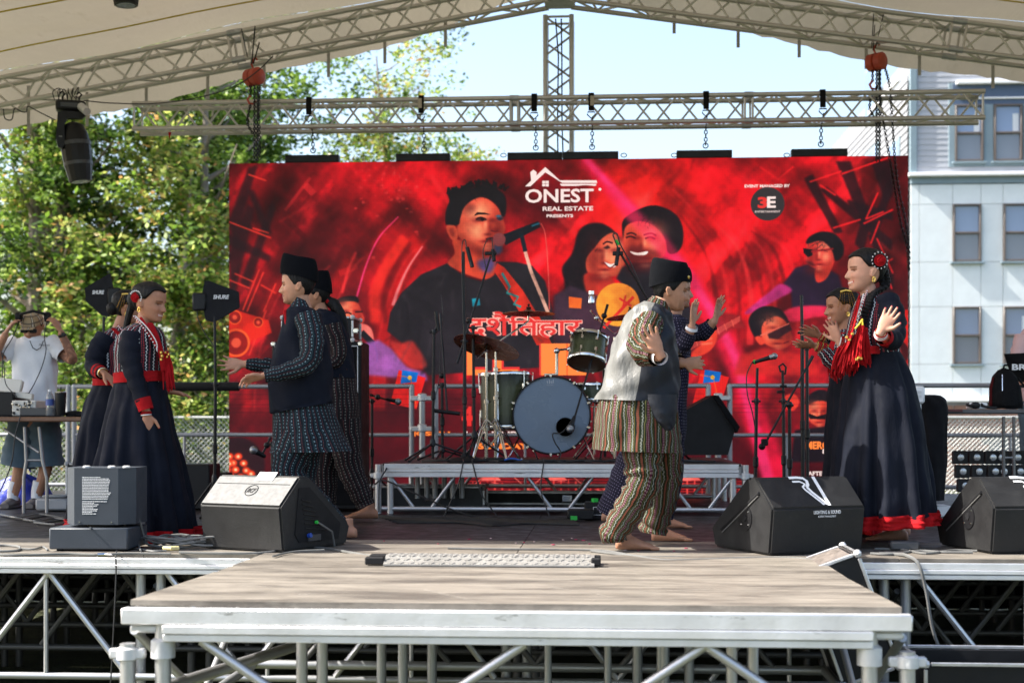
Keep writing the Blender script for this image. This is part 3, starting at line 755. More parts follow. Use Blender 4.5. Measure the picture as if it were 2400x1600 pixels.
M_SKIRT = mat('added_black_skirt', (.006, .006, .007), .95, var=.2, bump=.01, bscale=6, spec=.1)  # black cloth added to darken the space under the stage
sk = MB(); sk.grid(lambda u, v: Vector((SX_L-.1+(SX_R-SX_L+.2)*u, 15.22+.03*math.sin(u*160), -.03+(GROUND+.04)*v)), 240, 2); build('added_stage_skirt', sk, M_SKIRT, stage)
for x in (SX_L-.12, SX_R+.12): sk = MB(); sk.grid(lambda u, v: Vector((x+.02*math.sin(u*70), 8.05+7.15*u, -.03+(GROUND+.04)*v)), 120, 2); build('added_stage_skirt', sk, M_SKIRT, stage)
# front extension (catwalk)
CX0, CX1, CY0, CY1 = -1.975, 1.212, 5.78, 7.985
cat_ = thing('stage_extension', ((CX0+CX1)/2, CY0, GROUND), 'sunlit brown plywood platform in front of the stage with thick white aluminium edge', 'platform')
def board(name, parent, pts, z, th, m):
    b = MB(); b.prism([(p[0], p[1]) for p in pts], (0, 0, z-th), Vector((1, 0, 0)), Vector((0, 1, 0)), Vector((0, 0, 1)), th); return build(name, b, m, parent, smooth=False)
yb = 6.93
board('deck_board', cat_, [(CX0+.0, CY0+.05), (CX0+.5, CY0+.02), (CX1-.02, CY0+.015), (CX1-.02, CY0+.10), (CX1-.06, yb-.006), (CX0+.05, yb-.006)], .014, .024, M_DECK)
board('deck_board', cat_, [(CX0+.05, yb+.006), (CX1-.05, yb+.006), (CX1-.05, CY1), (CX0+.05, CY1)], .010, .022, M_DECK)
M_SCR = mat('scratched_wood', (.42, .39, .34), .8, var=.3, vscale=60)
for (x0, y0, x1, y1) in ((995, 1381, 1132, 1411), (1285, 1374, 1358, 1385), (1398, 1391, 1436, 1399), (1790, 1372, 1850, 1376), (700, 1392, 820, 1386), (1560, 1383, 1700, 1378), (560, 1370, 640, 1374)):
    a, c = G(x0, y0, .0155), G(x1, y1, .0155); sd = (c-a).cross(UP).normalized()*.0022; b = MB(); b.add([a-sd, c-sd*.2, c+sd*.2, a+sd], [(0, 1, 2, 3)]); build('scratch_mark', b, M_SCR, cat_, smooth=False)
b = MB(); cx = (CX0+CX1)/2
b.box((cx, CY0, -.045), (CX1-CX0+.03, .06, .066), bev=.005)
b.box((cx+.01, CY0-.010, -.0975), (CX1-CX0-.30, .055, .036), bev=.004); b.box((cx+.01, CY0-.002, -.1325), (CX1-CX0-.30, .052, .030), bev=.003)
build('front_beam', b, M_ALUB, cat_)
for x in (CX0+.03, CX1-.03): block('side_beam', cat_, (x, (CY0+CY1)/2+.03, -.06), (.05, CY1-CY0-.08, .085), M_ALUB, .004)
block('back_beam', cat_, (cx, CY1-.04, -.06), (CX1-CX0-.14, .05, .085), M_ALUB, .004)
for y, mm in ((CY0+.02, M_ALU), (CY1-.06, M_STEEL)):
    rod('bottom_chord', cat_, (CX0, y, -.612), (CX1, y, -.612), .026, mm, 14)
truss_row(cat_, CX0+.28, CX1-.10, CY0+.02, -.148, -.60, M_ALU, .021, 1.28, 12, ph=0)
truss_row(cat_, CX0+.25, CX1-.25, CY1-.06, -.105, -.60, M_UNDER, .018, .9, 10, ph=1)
rod('bottom_chord', cat_, (CX0, CY0+.05, -.40), (CX0+.42, CY1-.6, -.40), .028, M_ALU, 12)
for x in (CX0, CX1): rod('side_chord', cat_, (x, CY0+.05, -.612), (x, CY1-.06, -.612), .024, M_STEEL, 12); rod('brace', cat_, (x, CY0+.1, -.12), (x, CY1-1.1, -.6), .019, M_STEEL); rod('brace', cat_, (x, CY1-.1, -.12), (x, CY1-1.1, -.6), .019, M_STEEL)
M_CAST = mat('cast_aluminium', (.62, .62, .62), .5, .45, var=.12, bump=.001, bscale=60)
def post(parent, x, y, ztop=-.15, r=.031, collar=-.26):
    p = rod('leg', parent, (x, y, GROUND+.004), (x, y, ztop), r, M_ALU, 18)
    if collar:
        b = MB(); b.lathe([(r+.001, 0), (r*1.42, .006), (r*1.42, .05), (r+.001, .056)], (x, y, collar)); b.box((x, y, collar+.028), (.15, .035, .042), bev=.006); build('clamp', b, M_CAST, parent)
for sx, s_ in ((CX0, 1), (CX1, -1)):
    post(cat_, sx-.005*s_, CY0+.03, -.165, .032, -.235); post(cat_, sx+.145*s_, CY0+.03, -.075, .033, None)
    b = MB(); b.lathe([(.033, 0), (.05, .004), (.05, .075), (.036, .085)], (sx+.145*s_, CY0+.03, -.225)); b.box((sx+.07*s_, CY0+.03, -.10), (.12, .05, .035), bev=.01); build('clamp', b, M_CAST, cat_)
    post(cat_, sx+.60*s_, CY0+1.1, -.1, .028, -.24); post(cat_, sx+.50*s_, CY0+1.1, -.1, .028, -.24)
    for k in range(3): rod('leg', cat_, (sx+(.75+.14*k)*s_, CY1-.2-(k % 2)*.15, GROUND+.004), (sx+(.75+.14*k)*s_, CY1-.2-(k % 2)*.15, -.1), .027, M_STEEL, 12)
for k, x in enumerate((-.30, .02, .30)):
    rod('leg', cat_, (x, CY1-.35, GROUND+.004), (x, CY1-.35, -.1), .020, M_STEEL, 10)

# ------------------------------------------------------------------ box trusses
def box_truss(t, A, B_, up, back, w_, n, m, r=.025, rb=.011, gap=0., ends=True):
    """A,B_: ends of the lower front chord; up/back vectors span the section"""
    A = Vector(A); B_ = Vector(B_); up = Vector(up).normalized()*w_; bk = Vector(back).normalized()*w_
    ch = [Vector((0, 0, 0)), up, bk, up+bk]
    for c in ch: rod('chord', t, A+c, B_+c, r, m, 12)
    d = (B_-A)/n; e = d*.04
    def zig(o, q):
        for k in range(n):
            a = A+d*k+e; mid = A+d*(k+.5); z = A+d*(k+1)-e
            rod('brace', t, a+o, mid+o+q, rb, m, 8); rod('brace', t, mid+o+q, z+o, rb, m, 8)
    zig(Vector((0, 0, 0)), up); zig(up+bk, -up); zig(Vector((0, 0, 0)), bk); zig(up+bk, -bk)
    if ends:
        for p in (A+e, B_-e): 
            rod('end_bar', t, p, p+up, rb*1.1, m, 8); rod('end_bar', t, p+bk, p+bk+up, rb*1.1, m, 8); rod('end_bar', t, p+up, p+up+bk, rb*1.1, m, 8)
TY = 14.52
TL = P(306, 304, TY); TR = P(2313, 270, TY)
zB = 3.795
tr = thing('lighting_truss', (0, TY, zB), 'straight horizontal box truss hanging above the LED wall', 'truss')
n1 = [TL.x, P(1205, 300, TY).x, P(1755, 300, TY).x, TR.x]
cnt = [14, 8, 8]
for a, b_, n_ in zip(n1[:-1], n1[1:], cnt):
    box_truss(tr, (a+.02, TY, zB), (b_-.02, TY, zB), (0, 0, 1), (0, 1, 0), .262, n_//2*1 if False else max(3, round((b_-a)/.44)), M_TRUSS)
for x in n1[1:-1]:
    for dz in (0, .262):
        for dy in (0, .262): b = MB(); b.tube((x-.045, TY+dy, zB+dz), (x+.045, TY+dy, zB+dz), .031, 12); b.tube((x-.02, TY+dy-.045, zB+dz), (x-.02, TY+dy+.045, zB+dz), .006, 6); b.tube((x+.02, TY+dy-.045, zB+dz), (x+.02, TY+dy+.045, zB+dz), .006, 6); build('coupler', b, M_STEEL, tr)
# gable of the roof
AP = Vector((-.457, TY, 5.075)); GL = Vector((-9.2, TY, 5.075-.1735*8.74)); GR_ = Vector((8.6, TY, 5.075-.150*9.05))
gab = thing('roof_gable_truss', (0, TY, 4.4), 'sloping gable truss carrying the pale roof canopy', 'truss')
for Pp, n_ in ((GL, 16), (GR_, 17)):
    d = (Pp-AP).normalized(); up = Vector((0, 0, 1))-d*d.z; up.normalize(); A2 = AP+d*.12
    L = (Pp-A2).length; joint = A2+d*(3.25 if Pp is GL else 3.9)
    for a, c in ((A2, joint-d*.05), (joint+d*.05, Pp)):
        box_truss(gab, a, c, up, (0, 1, 0), .285, max(3, round((c-a).length/.56)), M_TRUSS, r=.026, rb=.012)
    for q in (Vector((0, 0, 0)), up*.285):
        for dy in (0, .285): b = MB(); b.tube(joint-d*.07+q+Vector((0, dy, 0)), joint+d*.07+q+Vector((0, dy, 0)), .034, 12); build('coupler', b, M_STEEL, gab)
b = MB(); b.box((AP.x, TY+.14, AP.z+.14), (.30, .33, .34), bev=.01)
for dx in (-.13, .13): b.tube((AP.x+dx, TY-.01, AP.z-.05), (AP.x+dx, TY-.01, AP.z+.33), .028, 12)
build('ridge_corner', b, M_STEEL, gab)
tw = thing('roof_tower', (P(1309, 700, 15.05).x, 15.05, GROUND), 'vertical truss tower rising behind the LED wall to the roof ridge', 'truss tower')
tx = P(1278, 200, 15.05).x
box_truss(tw, (tx, 15.05, GROUND+.01), (tx, 15.05, 5.05), (1, 0, 0), (0, 1, 0), .277, 14, M_TRUSS, r=.026, rb=.012)
b = MB(); 
for dx in (-.0, .06): b.path([Vector((tx+.11+dx, 15.02, 5.0)), Vector((tx+.14+dx*.6, 15.02, 4.6)), Vector((tx+.13+dx*.8, 15.02, 3.9)), Vector((tx+.14+dx, 15.02, 3.2)), Vector((tx+.12+dx, 15.02, 1.0))], .008, 6)
build('tower_cable', b, M_BCABLE, label='two black cables running down the centre truss tower', cat='cable')

# ------------------------------------------------------------------ roof canopy
def roof_z(x): return 5.49-(.178 if x < AP.x else .156)*abs(x-AP.x)
def canopy_col(t):
    n = noise(t, 1.2, 6, .6); n2 = noise(t, 5, 5, .65, stretch=(1, .3, 1))
    c = mixc(t, remap(n, .3, .7), (.37, .352, .325), (.47, .45, .42)); return mixc(t, remap(n2, .60, .75), c, (.34, .31, .26))
M_CANOPY = bpy.data.materials.new('roof_tarpaulin'); M_CANOPY.use_nodes = True
_t = M_CANOPY.node_tree; _b = _t.nodes["Principled BSDF"]; _c = canopy_col(_t); _t.links.new(_c, _b.inputs['Base Color']); _b.inputs['Roughness'].default_value = .55
_tl = _t.nodes.new("ShaderNodeBsdfTranslucent"); _tl.inputs[0].default_value = (.70, .60, .46, 1)
_mx = _t.nodes.new("ShaderNodeMixShader"); _mx.inputs[0].default_value = .09
_t.links.new(_b.outputs[0], _mx.inputs[1]); _t.links.new(_tl.outputs[0], _mx.inputs[2]); _t.links.new(_mx.outputs[0], _t.nodes["Material Output"].inputs[0])
_bn = _t.nodes.new("ShaderNodeBump"); _bn.inputs['Distance'].default_value = .035; _bn.inputs['Strength'].default_value = .9
_n = noise(_t, 2.6, 4, .6, stretch=(1, .28, 1)); _n2 = noise(_t, 9, 3, .5, stretch=(1, .2, 1)); _s = _n+_n2*.25
_t.links.new(_s.k, _bn.inputs['Height']); _t.links.new(_bn.outputs[0], _b.inputs['Normal'])
roof = thing('roof_canopy', (0, 11, 5), 'big pale tarpaulin roof canopy with yellow ratchet straps over the stage', 'canopy')
RY0, RY1 = 8.17, 14.86
def roof_pt(u, v):
    x = -8.6+16.8*u; y = RY0+(RY1-RY0)*v
    sag = .05*math.sin(v*9)+.03*math.sin(x*2.3+v*4)
    return Vector((x, y, roof_z(x)+sag+.04))
b = MB(); b.grid(roof_pt, 60, 24); build('tarpaulin', b, M_CANOPY, roof)
def skirt(u, v):
    x = -8.6+16.8*u; drop = .44*(1-math.exp(-abs(x-AP.x)/1.9))
    top = roof_pt(u, 1.0); return Vector((x, RY1+.012+.75*v, top.z-drop*v**1.2+.03*math.sin(x*5.5)*v*(1-v)*2+.012*math.sin(x*21)*v))
b = MB(); b.grid(skirt, 140, 8); build('back_skirt', b, M_CANOPY, roof)
b = MB(); b.grid(lambda u, v: Vector((-8.6, RY0+(RY1-RY0)*u, roof_z(-8.6)+.04-.5*v)), 10, 3); build('side_skirt', b, M_CANOPY, roof)
M_YEL = mat('yellow_strap', (.62, .46, .03), .7, var=.15)
for y in (13.85, 12.8, 11.7):
    for xa, xb in ((-8.4, AP.x), (AP.x, 8.0)):
        b = MB(); N_ = 24
        pts = [Vector((xa+(xb-xa)*k/N_, y+.012*math.sin(k*1.3), roof_z(xa+(xb-xa)*k/N_)-.055)) for k in range(N_+1)]
        b.path(pts, [(.004, .02)]*(N_+1), 6); build('ratchet_strap', b, M_YEL, roof)
for px, y0, y1, k in ((67, 200, 318, 0), (204, 215, 297, 0), (343, 205, 262, 0), (487, 175, 235, 0), (619, 150, 207, 0), (768, 110, 182, 1), (902, 92, 150, 0), (1042, 45, 112, 1), (1730, 42, 113, 0), (1873, 78, 136, 0), (2030, 105, 163, 0), (2155, 125, 178, 0), (2325, 150, 208, 1), (1580, 20, 80, 0)):
    a = P(px, y0, 14.98); c = P(px+(4 if k else 0), y1, 15.02)
    b = MB(); b.path([a, (a+c)/2+Vector((-.01*k, 0, 0)), c], [(.003, .017)]*3, 6) if False else b.box((a+c)/2, (.034, .004, (a-c).length))
    build('tie_strap', b, M_CANOPY, roof)

# ------------------------------------------------------------------ guard rails behind the performers
M_RAIL = mat('guard_rail_steel', (.36, .37, .39), .45, .6, var=.2, vscale=12)
def rail_panel(x0, x1, ztop=1.10, zm=.62, label='', Y=13.95, pad=None, left_post=True, right_post=True):
    t = thing('guard_rail', ((x0+x1)/2, Y, 0), label, 'guard rail', 'guard rails along the back of the stage')
    rod('top_rail', t, (x0, Y, ztop), (x1, Y, ztop), .023, M_RAIL, 12); rod('middle_rail', t, (x0, Y, zm), (x1, Y, zm), .021, M_RAIL, 12); rod('bottom_rail', t, (x0, Y, .12), (x1, Y, .12), .02, M_RAIL, 12)
    for x in (x0, x1):
        rod('rail_post', t, (x, Y, .01), (x, Y, ztop), .027, M_RAIL, 12)
        b = MB(); b.ball((x, Y, ztop), .027, 10); build('rail_corner', b, M_RAIL, t)
    if pad: rod('foam_pad', t, (pad[0], Y, ztop), (pad[1], Y, ztop), .045, M_BLACKR, 14)
    for k in (.33, .66): rod('rail_post', t, (x0+(x1-x0)*k, Y, .01), (x0+(x1-x0)*k, Y, zm), .015, M_RAIL, 8)
    return t
xs = [P(px, 906, 13.95).x for px in (160, 385, 965, 1022, 1660, 1710, 2118, 2400)]
rail_panel(-7, xs[0], label='guard rail at the far left behind the tables')
rail_panel(xs[0]+.06, xs[2], label='guard rail with black foam padding left of the drums', pad=(P(395, 906, 13.95).x, P(560, 906, 13.95).x))
rail_panel(xs[3], xs[4], label='guard rail directly behind the drum kit')
rail_panel(xs[5], xs[6], label='guard rail behind the microphone stands at right')
rail_panel(xs[6]+.07, 5.8, label='guard rail behind the folding table at far right')
for px in (991, 1682):
    x = P(px, 906, 13.95).x; t = thing('rail_bracket', (x, 13.88, 0), 'upright clamp post joining guard rails '+('left' if px < 1200 else 'right')+' of the drum riser', 'clamp post')
    rod('post', t, (x, 13.9, 0.01), (x, 13.9, 1.0), .03, M_STEEL, 14)
    for z in (.68, .98):
        b = MB(); b.box((x, 13.9, z), (.24, .06, .05), bev=.01); b.lathe([(.03, -.03), (.045, -.02), (.045, .04), (.03, .05)], (x, 13.9, z)); build('clamp', b, M_CAST, t)

# ------------------------------------------------------------------ chain-link fence
FY = 27.0
M_WIRE = mat('fence_wire', (.45, .46, .44), .5, .3, var=.1)
M_WIRED = mat('fence_wire_dark', (.12, .13, .12), .6, .2, var=.2)
def clink(px0, px1, label, pitch, r, m, mt):
    x0 = P(px0, 985, FY).x; x1 = P(px1, 985, FY).x; zt = .82; zb = GROUND+.05; H = zt-zb
    f = thing('chain_link_fence', ((x0+x1)/2, FY, GROUND), label, 'fence')
    b = MB(); n = int((x1-x0+H)/pitch)
    for k in range(n):
        for s_ in (1, -1):
            xa = x0-H+k*pitch if s_ == 1 else x0+k*pitch
            pts = []
            ta, tb = 0., 1.
            # clip to the panel
            dx = s_*H
            if s_ == 1: ta = max(0, (x0-xa)/H); tb = min(1, (x1-xa)/H)
            else: ta = max(0, (xa-x1)/H); tb = min(1, (xa-x0)/H)
            if tb <= ta+.01: continue
            b.path([(xa+dx*ta, FY+s_*.004, zb+H*ta), (xa+dx*tb, FY+s_*.004, zb+H*tb)], r if s_ == mt else r*.6, 4, cap=False)
    build('wire_mesh', b, m, f, smooth=False, kind='stuff', fixn=False)
    rod('top_rail', f, (x0, FY, zt), (x1, FY, zt), .025, M_WIRE)
    for k in range(int((x1-x0)/3)+2):
        x = min(x1, x0+k*3); rod('fence_post', f, (x, FY, GROUND), (x, FY, zt+.04), .03, M_WIRE)
clink(-120, 660, 'chain link fence on the left in front of the trees', .10, .0062, M_WIRE, -1)
clink(2040, 2560, 'chain link fence on the right below the pale apartment building', .085, .010, M_WIRE, 1)

# ------------------------------------------------------------------ apartment building
BY = 41.0
def bx(px): return P(px, 985, BY).x
def bz(py, px=2260): return P(px, py, BY).z
def sidingc(c): return dict(var=.06, vscale=2, bump=.001, bscale=30)
M_PAN = mat('pale_blue_panel', (.70, .745, .75), .6, **sidingc(0)); M_LAP = mat('grey_lap_siding', (.38, .395, .43), .6, **sidingc(0)); M_LAPW = mat('pale_lap_siding', (.235, .24, .255), .6, **sidingc(0))
M_TRIMB = mat('blue_grey_trim', (.20, .27, .31), .6, **sidingc(0)); M_TRIMW = mat('white_trim', (.8, .8, .8), .5, **sidingc(0)); M_BRNZ = mat('bronze_window_frame', (.11, .09, .08), .4, var=.1)
M_CORE = mat('wall_backing', (.20, .22, .24), .9, var=.1); M_BLU = mat('deep_blue_cladding', (.07, .105, .17), .6, **sidingc(0))
M_BRICK = mat('red_brick_pier', (.33, .17, .12), .8, var=.2, bump=.002)
def glassm(name, c, r=.06):
    def pat(t):
        n = noise(t, .5, 3, .5, stretch=(1, 1, .35)); return mixc(t, remap(n, .4, .62), c, tuple(min(1, x*1.5+.03) for x in c))  # paler patches put uneven sky reflection into the pane colour
    return mat(name, c, r, 0.0, var=0, pattern=pat, spec=1.0, coat=1.0)
M_GLU = glassm('upper_pane_glass', (.10, .15, .26)); M_GLL = glassm('lower_pane_screen', (.10, .115, .15), .25); M_CURT = mat('curtain', (.62, .66, .70), .9, var=.08, stretch=(20, 1, 1))
M_LAMP = mat('lit_ceiling_lamp', (.9, .8, .6), .5, var=0, emit=(1, .85, .6), estr=1.6)
bld = thing('apartment_building', (bx(2260), BY, GROUND), 'pale blue and grey apartment block with bronze framed windows behind the stage', 'building')
XC = bx(2133); XE = bx(2760); ZR = bz(120); ZW = bz(412); ZP = bz(934)
b = MB(); b.box(((XC+XE)/2, BY+7.2, (GROUND+ZR)/2), (XE-XC-.1, 14.0, ZR-GROUND)); build('wall', b, M_CORE, bld, smooth=False)
# windows: rectangles in photo pixels
wins = [(2232, 2298, 479, 614), (2232, 2298, 719, 853), (2350, 2416, 479, 614), (2350, 2416, 719, 853), (2470, 2540, 479, 614), (2470, 2540, 719, 853),
        (2237, 2303, 247, 380), (2328, 2394, 247, 380), (2500, 2566, 247, 380)]
def window(px0, px1, py0, py1, k):
    x0, x1, z1, z0 = bx(px0), bx(px1), bz(py0), bz(py1); cx = (x0+x1)/2; fw = .055
    wn = thing('window', (cx, BY, z0), None, None); del_ = wn
    wn.parent = bld; wn.location = Vector((cx, BY, z0))-ORG[bld.name]
    b = MB(); y = BY-.06; zm = (z0+z1)/2
    for xx_ in (x0+fw/2, x1-fw/2): b.box((xx_, y, zm), (fw, .14, z1-z0), bev=.008)
    for zz, h in ((z0+fw/2, fw*1.2), (z1-fw/2, fw), (zm, fw*1.1)): b.box((cx, y+.003, zz), (x1-x0-2*fw, .13, h), bev=.008)
    build('frame', b, M_BRNZ, wn)
    block('sill', wn, (cx, BY-.10, z0-.035), (x1-x0+.16, .14, .05), M_TRIMB, .006)
    for (za, zb_, m) in ((zm+fw*.55, z1-fw, M_GLU), (z0+fw*1.1, zm-fw*.55, M_GLL)):
        block('pane', wn, (cx, BY-.03, (za+zb_)/2), (x1-x0-2*fw-.004, .012, zb_-za-.004), m, 0)
    if k in (3, 7, 6): block('curtain', wn, (x1-fw-.12, BY-.039, zm+.25), (.16, .004, (z1-z0)*.36), M_CURT, 0)
    if k in (0, 1, 6):
        b = MB(); b.ball((cx+(.22 if k else -.25), BY-.045, zm+(.12 if k == 0 else -.35)), (.045, .01, .03), 10); build('lamp_reflection', b, M_LAMP, wn) if False else None
    return wn
for k, wv in enumerate(wins): window(*wv, k)
# panelled lower wall: each cladding panel, cut round the windows
def clad_rect(x0, x1, z0, z1, m, name='cladding_panel', th=.04, gap=.012, yo=0.):
    if x1-x0 < .06 or z1-z0 < .06: return
    block(name, bld, ((x0+x1)/2, BY-.02-yo, (z0+z1)/2), (round(x1-x0-gap, 3), th, round(z1-z0-gap, 3)), m, .004)
cols = [bx(p) for p in (2133, 2154, 2232, 2298, 2350, 2416, 2470, 2540, 2620, 2760)]; rows = [bz(p) for p in (934, 853, 719, 614, 479, 432)]
wl = [(bx(a), bx(c), bz(f), bz(e)) for a, c, e, f in wins]
for i in range(len(cols)-1):
    for j in range(len(rows)-1):
        x0, x1, z0, z1 = cols[i], cols[i+1], rows[j], rows[j+1]; cx, cz = (x0+x1)/2, (z0+z1)/2
        if any(a < cx < c and e < cz < f for a, c, e, f in wl): continue
        clad_rect(x0, x1, z0, z1, M_PAN)
block('trim_band', bld, ((XC+XE)/2, BY-.04, (bz(432)+bz(414))/2), (XE-XC, .09, bz(414)-bz(432)-.02), M_TRIMB, .01)
block('ledge', bld, ((XC+XE)/2, BY-.12, bz(411)), (XE-XC+.2, .28, .10), M_TRIMW, .02)
block('base_ledge', bld, ((XC+XE)/2, BY-.1, bz(938)), (XE-XC+.2, .25, .09), M_TRIMW, .02)
# brick ground floor with piers
br_w, br_h = .40, .16
for r_ in range(int((ZP-.12-GROUND)/br_h)):
    for k in range(26):
        xa = XC+k*br_w+(br_w/2 if r_ % 2 else 0)
        if xa+br_w > XE-.2: continue
        if (k % 9) in (5, 6, 7) and r_ < 10: continue
        block('brick', bld, (xa+br_w/2, BY-.03, GROUND+.1+r_*br_h), (br_w-.03, .05, br_h-.03), M_BRICK, .004)
# upper lap siding
lz = bz(405); q = 0
tb = [(bx(2222), bx(2412), bz(392), bz(196))]
while lz < ZR-.1:
    z1 = lz+.16
    segs = [(bx(2146), XE)]
    for (a, c, e, f) in tb:
        if e < (lz+z1)/2 < f: segs = [(bx(2146), a), (c, XE)]
    for (a, c) in segs:
        b_ = block('siding_board', bld, ((a+c)/2, BY-.025, (lz+z1)/2), (round(c-a, 3), .02, .158), M_LAP, .003, rot=Quaternion((1, 0, 0), R(-5)))
    lz = z1
block('corner_trim', bld, (bx(2139), BY-.05, (bz(405)+ZR)/2), (.19, .12, ZR-bz(405)), M_TRIMB, .01)
a, c, e, f = tb[0]
for xx_, ww in ((a+.09, .18), (c-.09, .18), ((bx(2303)+bx(2328))/2, bx(2328)-bx(2303)-.02)): block('window_surround', bld, (xx_, BY-.035, (e+f)/2), (ww, .07, f-e), M_TRIMB, .01)
block('window_surround', bld, ((a+c)/2, BY-.032, bz(386)), (c-a-.37, .06, .12), M_TRIMB, .01); block('blue_cladding', bld, ((a+c)/2+.9, BY-.03, bz(222)), (c-a+1.6, .09, bz(197)-bz(247)), M_BLU, .01)
block('ledge', bld, ((a+c)/2+.9, BY-.09, bz(233)), (c-a+1.2, .08, .05), M_TRIMW, .01)
block('balcony_ledge', bld, ((a+c)/2+1.5, BY-.12, bz(197)), (c-a+2.6, .24, .09), M_TRIMW, .01)
# receding sunlit side wall: lap boards run away from the viewer
Z = bz(405)-6; zz = GROUND; side_end = BY+13.6
ey = side_end
k = 0
while zz < bz(175):
    top = zz
    yend = ey if top < P(1940, 260, side_end).z else BY+.2+(ey-BY)*max(.12, 1-(top-P(1940, 260, side_end).z)/2.6)
    rod_len = yend-BY-.1
    b_ = block('siding_board', bld, (XC-.05, BY+.1+rod_len/2, zz+.1), (.03, round(rod_len, 2), .185), M_LAPW, .003, rot=Quaternion((0, 1, 0), R(9)))
    zz += .2; k += 1
for (y0, y1, z0, z1) in ((BY+1.0, BY+2.4, bz(365), bz(300)), (BY+4.2, BY+6.4, 7.6, 9.5), (BY+4.2, BY+6.4, 10.4, 12.2), (BY+9, BY+10.8, 4.2, 6.0)):
    wn = thing('window', (XC, (y0+y1)/2, z0), None, None); wn.parent = bld; wn.location = Vector((XC, (y0+y1)/2, z0))-ORG[bld.name]
    block('frame', wn, (XC-.06, (y0+y1)/2, (z0+z1)/2), (.10, y1-y0, z1-z0), M_TRIMB, .01); block('pane', wn, (XC-.115, (y0+y1)/2, (z0+z1)/2), (.02, y1-y0-.2, z1-z0-.2), M_GLU, 0)
for (y0, z0) in ((BY+1.2, bz(170)), (BY+3.0, bz(330))):
    block('roof_trim', bld, (XC-.09, y0+2.2, z0+.1), (.1, 4.6, .12), M_TRIMW, .01)

# ------------------------------------------------------------------ trees beyond the fence
def leafm(name, cols, tr=.45):
    m = bpy.data.materials.new(name); m.use_nodes = True; t = m.node_tree; b = t.nodes["Principled BSDF"]
    a = t.nodes.new("ShaderNodeAttribute"); a.attribute_name = "tone"; cr = t.nodes.new("ShaderNodeValToRGB")
    cr.color_ramp.elements[0].position = 0; cr.color_ramp.elements[0].color = (*cols[0], 1); cr.color_ramp.elements[1].position = 1; cr.color_ramp.elements[1].color = (*cols[-1], 1)
    for i, c in enumerate(cols[1:-1]): e = cr.color_ramp.elements.new((i+1)/(len(cols)-1)); e.color = (*c, 1)
    t.links.new(a.outputs['Fac'], cr.inputs[0]); t.links.new(cr.outputs[0], b.inputs['Base Color']); b.inputs['Roughness'].default_value = .45
    tl = t.nodes.new("ShaderNodeBsdfTranslucent"); t.links.new(cr.outputs[0], tl.inputs[0]); mx = t.nodes.new("ShaderNodeMixShader"); mx.inputs[0].default_value = tr
    t.links.new(b.outputs[0], mx.inputs[1]); t.links.new(tl.outputs[0], mx.inputs[2]); t.links.new(mx.outputs[0], t.nodes["Material Output"].inputs[0]); return m
LG = leafm('green_leaves', [(.016, .04, .008), (.075, .15, .018), (.20, .33, .04), (.44, .56, .15)])
LY = leafm('turning_leaves', [(.03, .06, .01), (.14, .25, .03), (.34, .46, .08), (.54, .54, .16), (.55, .30, .10)])
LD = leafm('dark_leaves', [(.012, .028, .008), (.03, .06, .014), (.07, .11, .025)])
M_BARK = mat('grey_bark', (.26, .21, .175), .9, var=.35, vscale=5, bump=.02, bscale=14, stretch=(1, 1, .3))
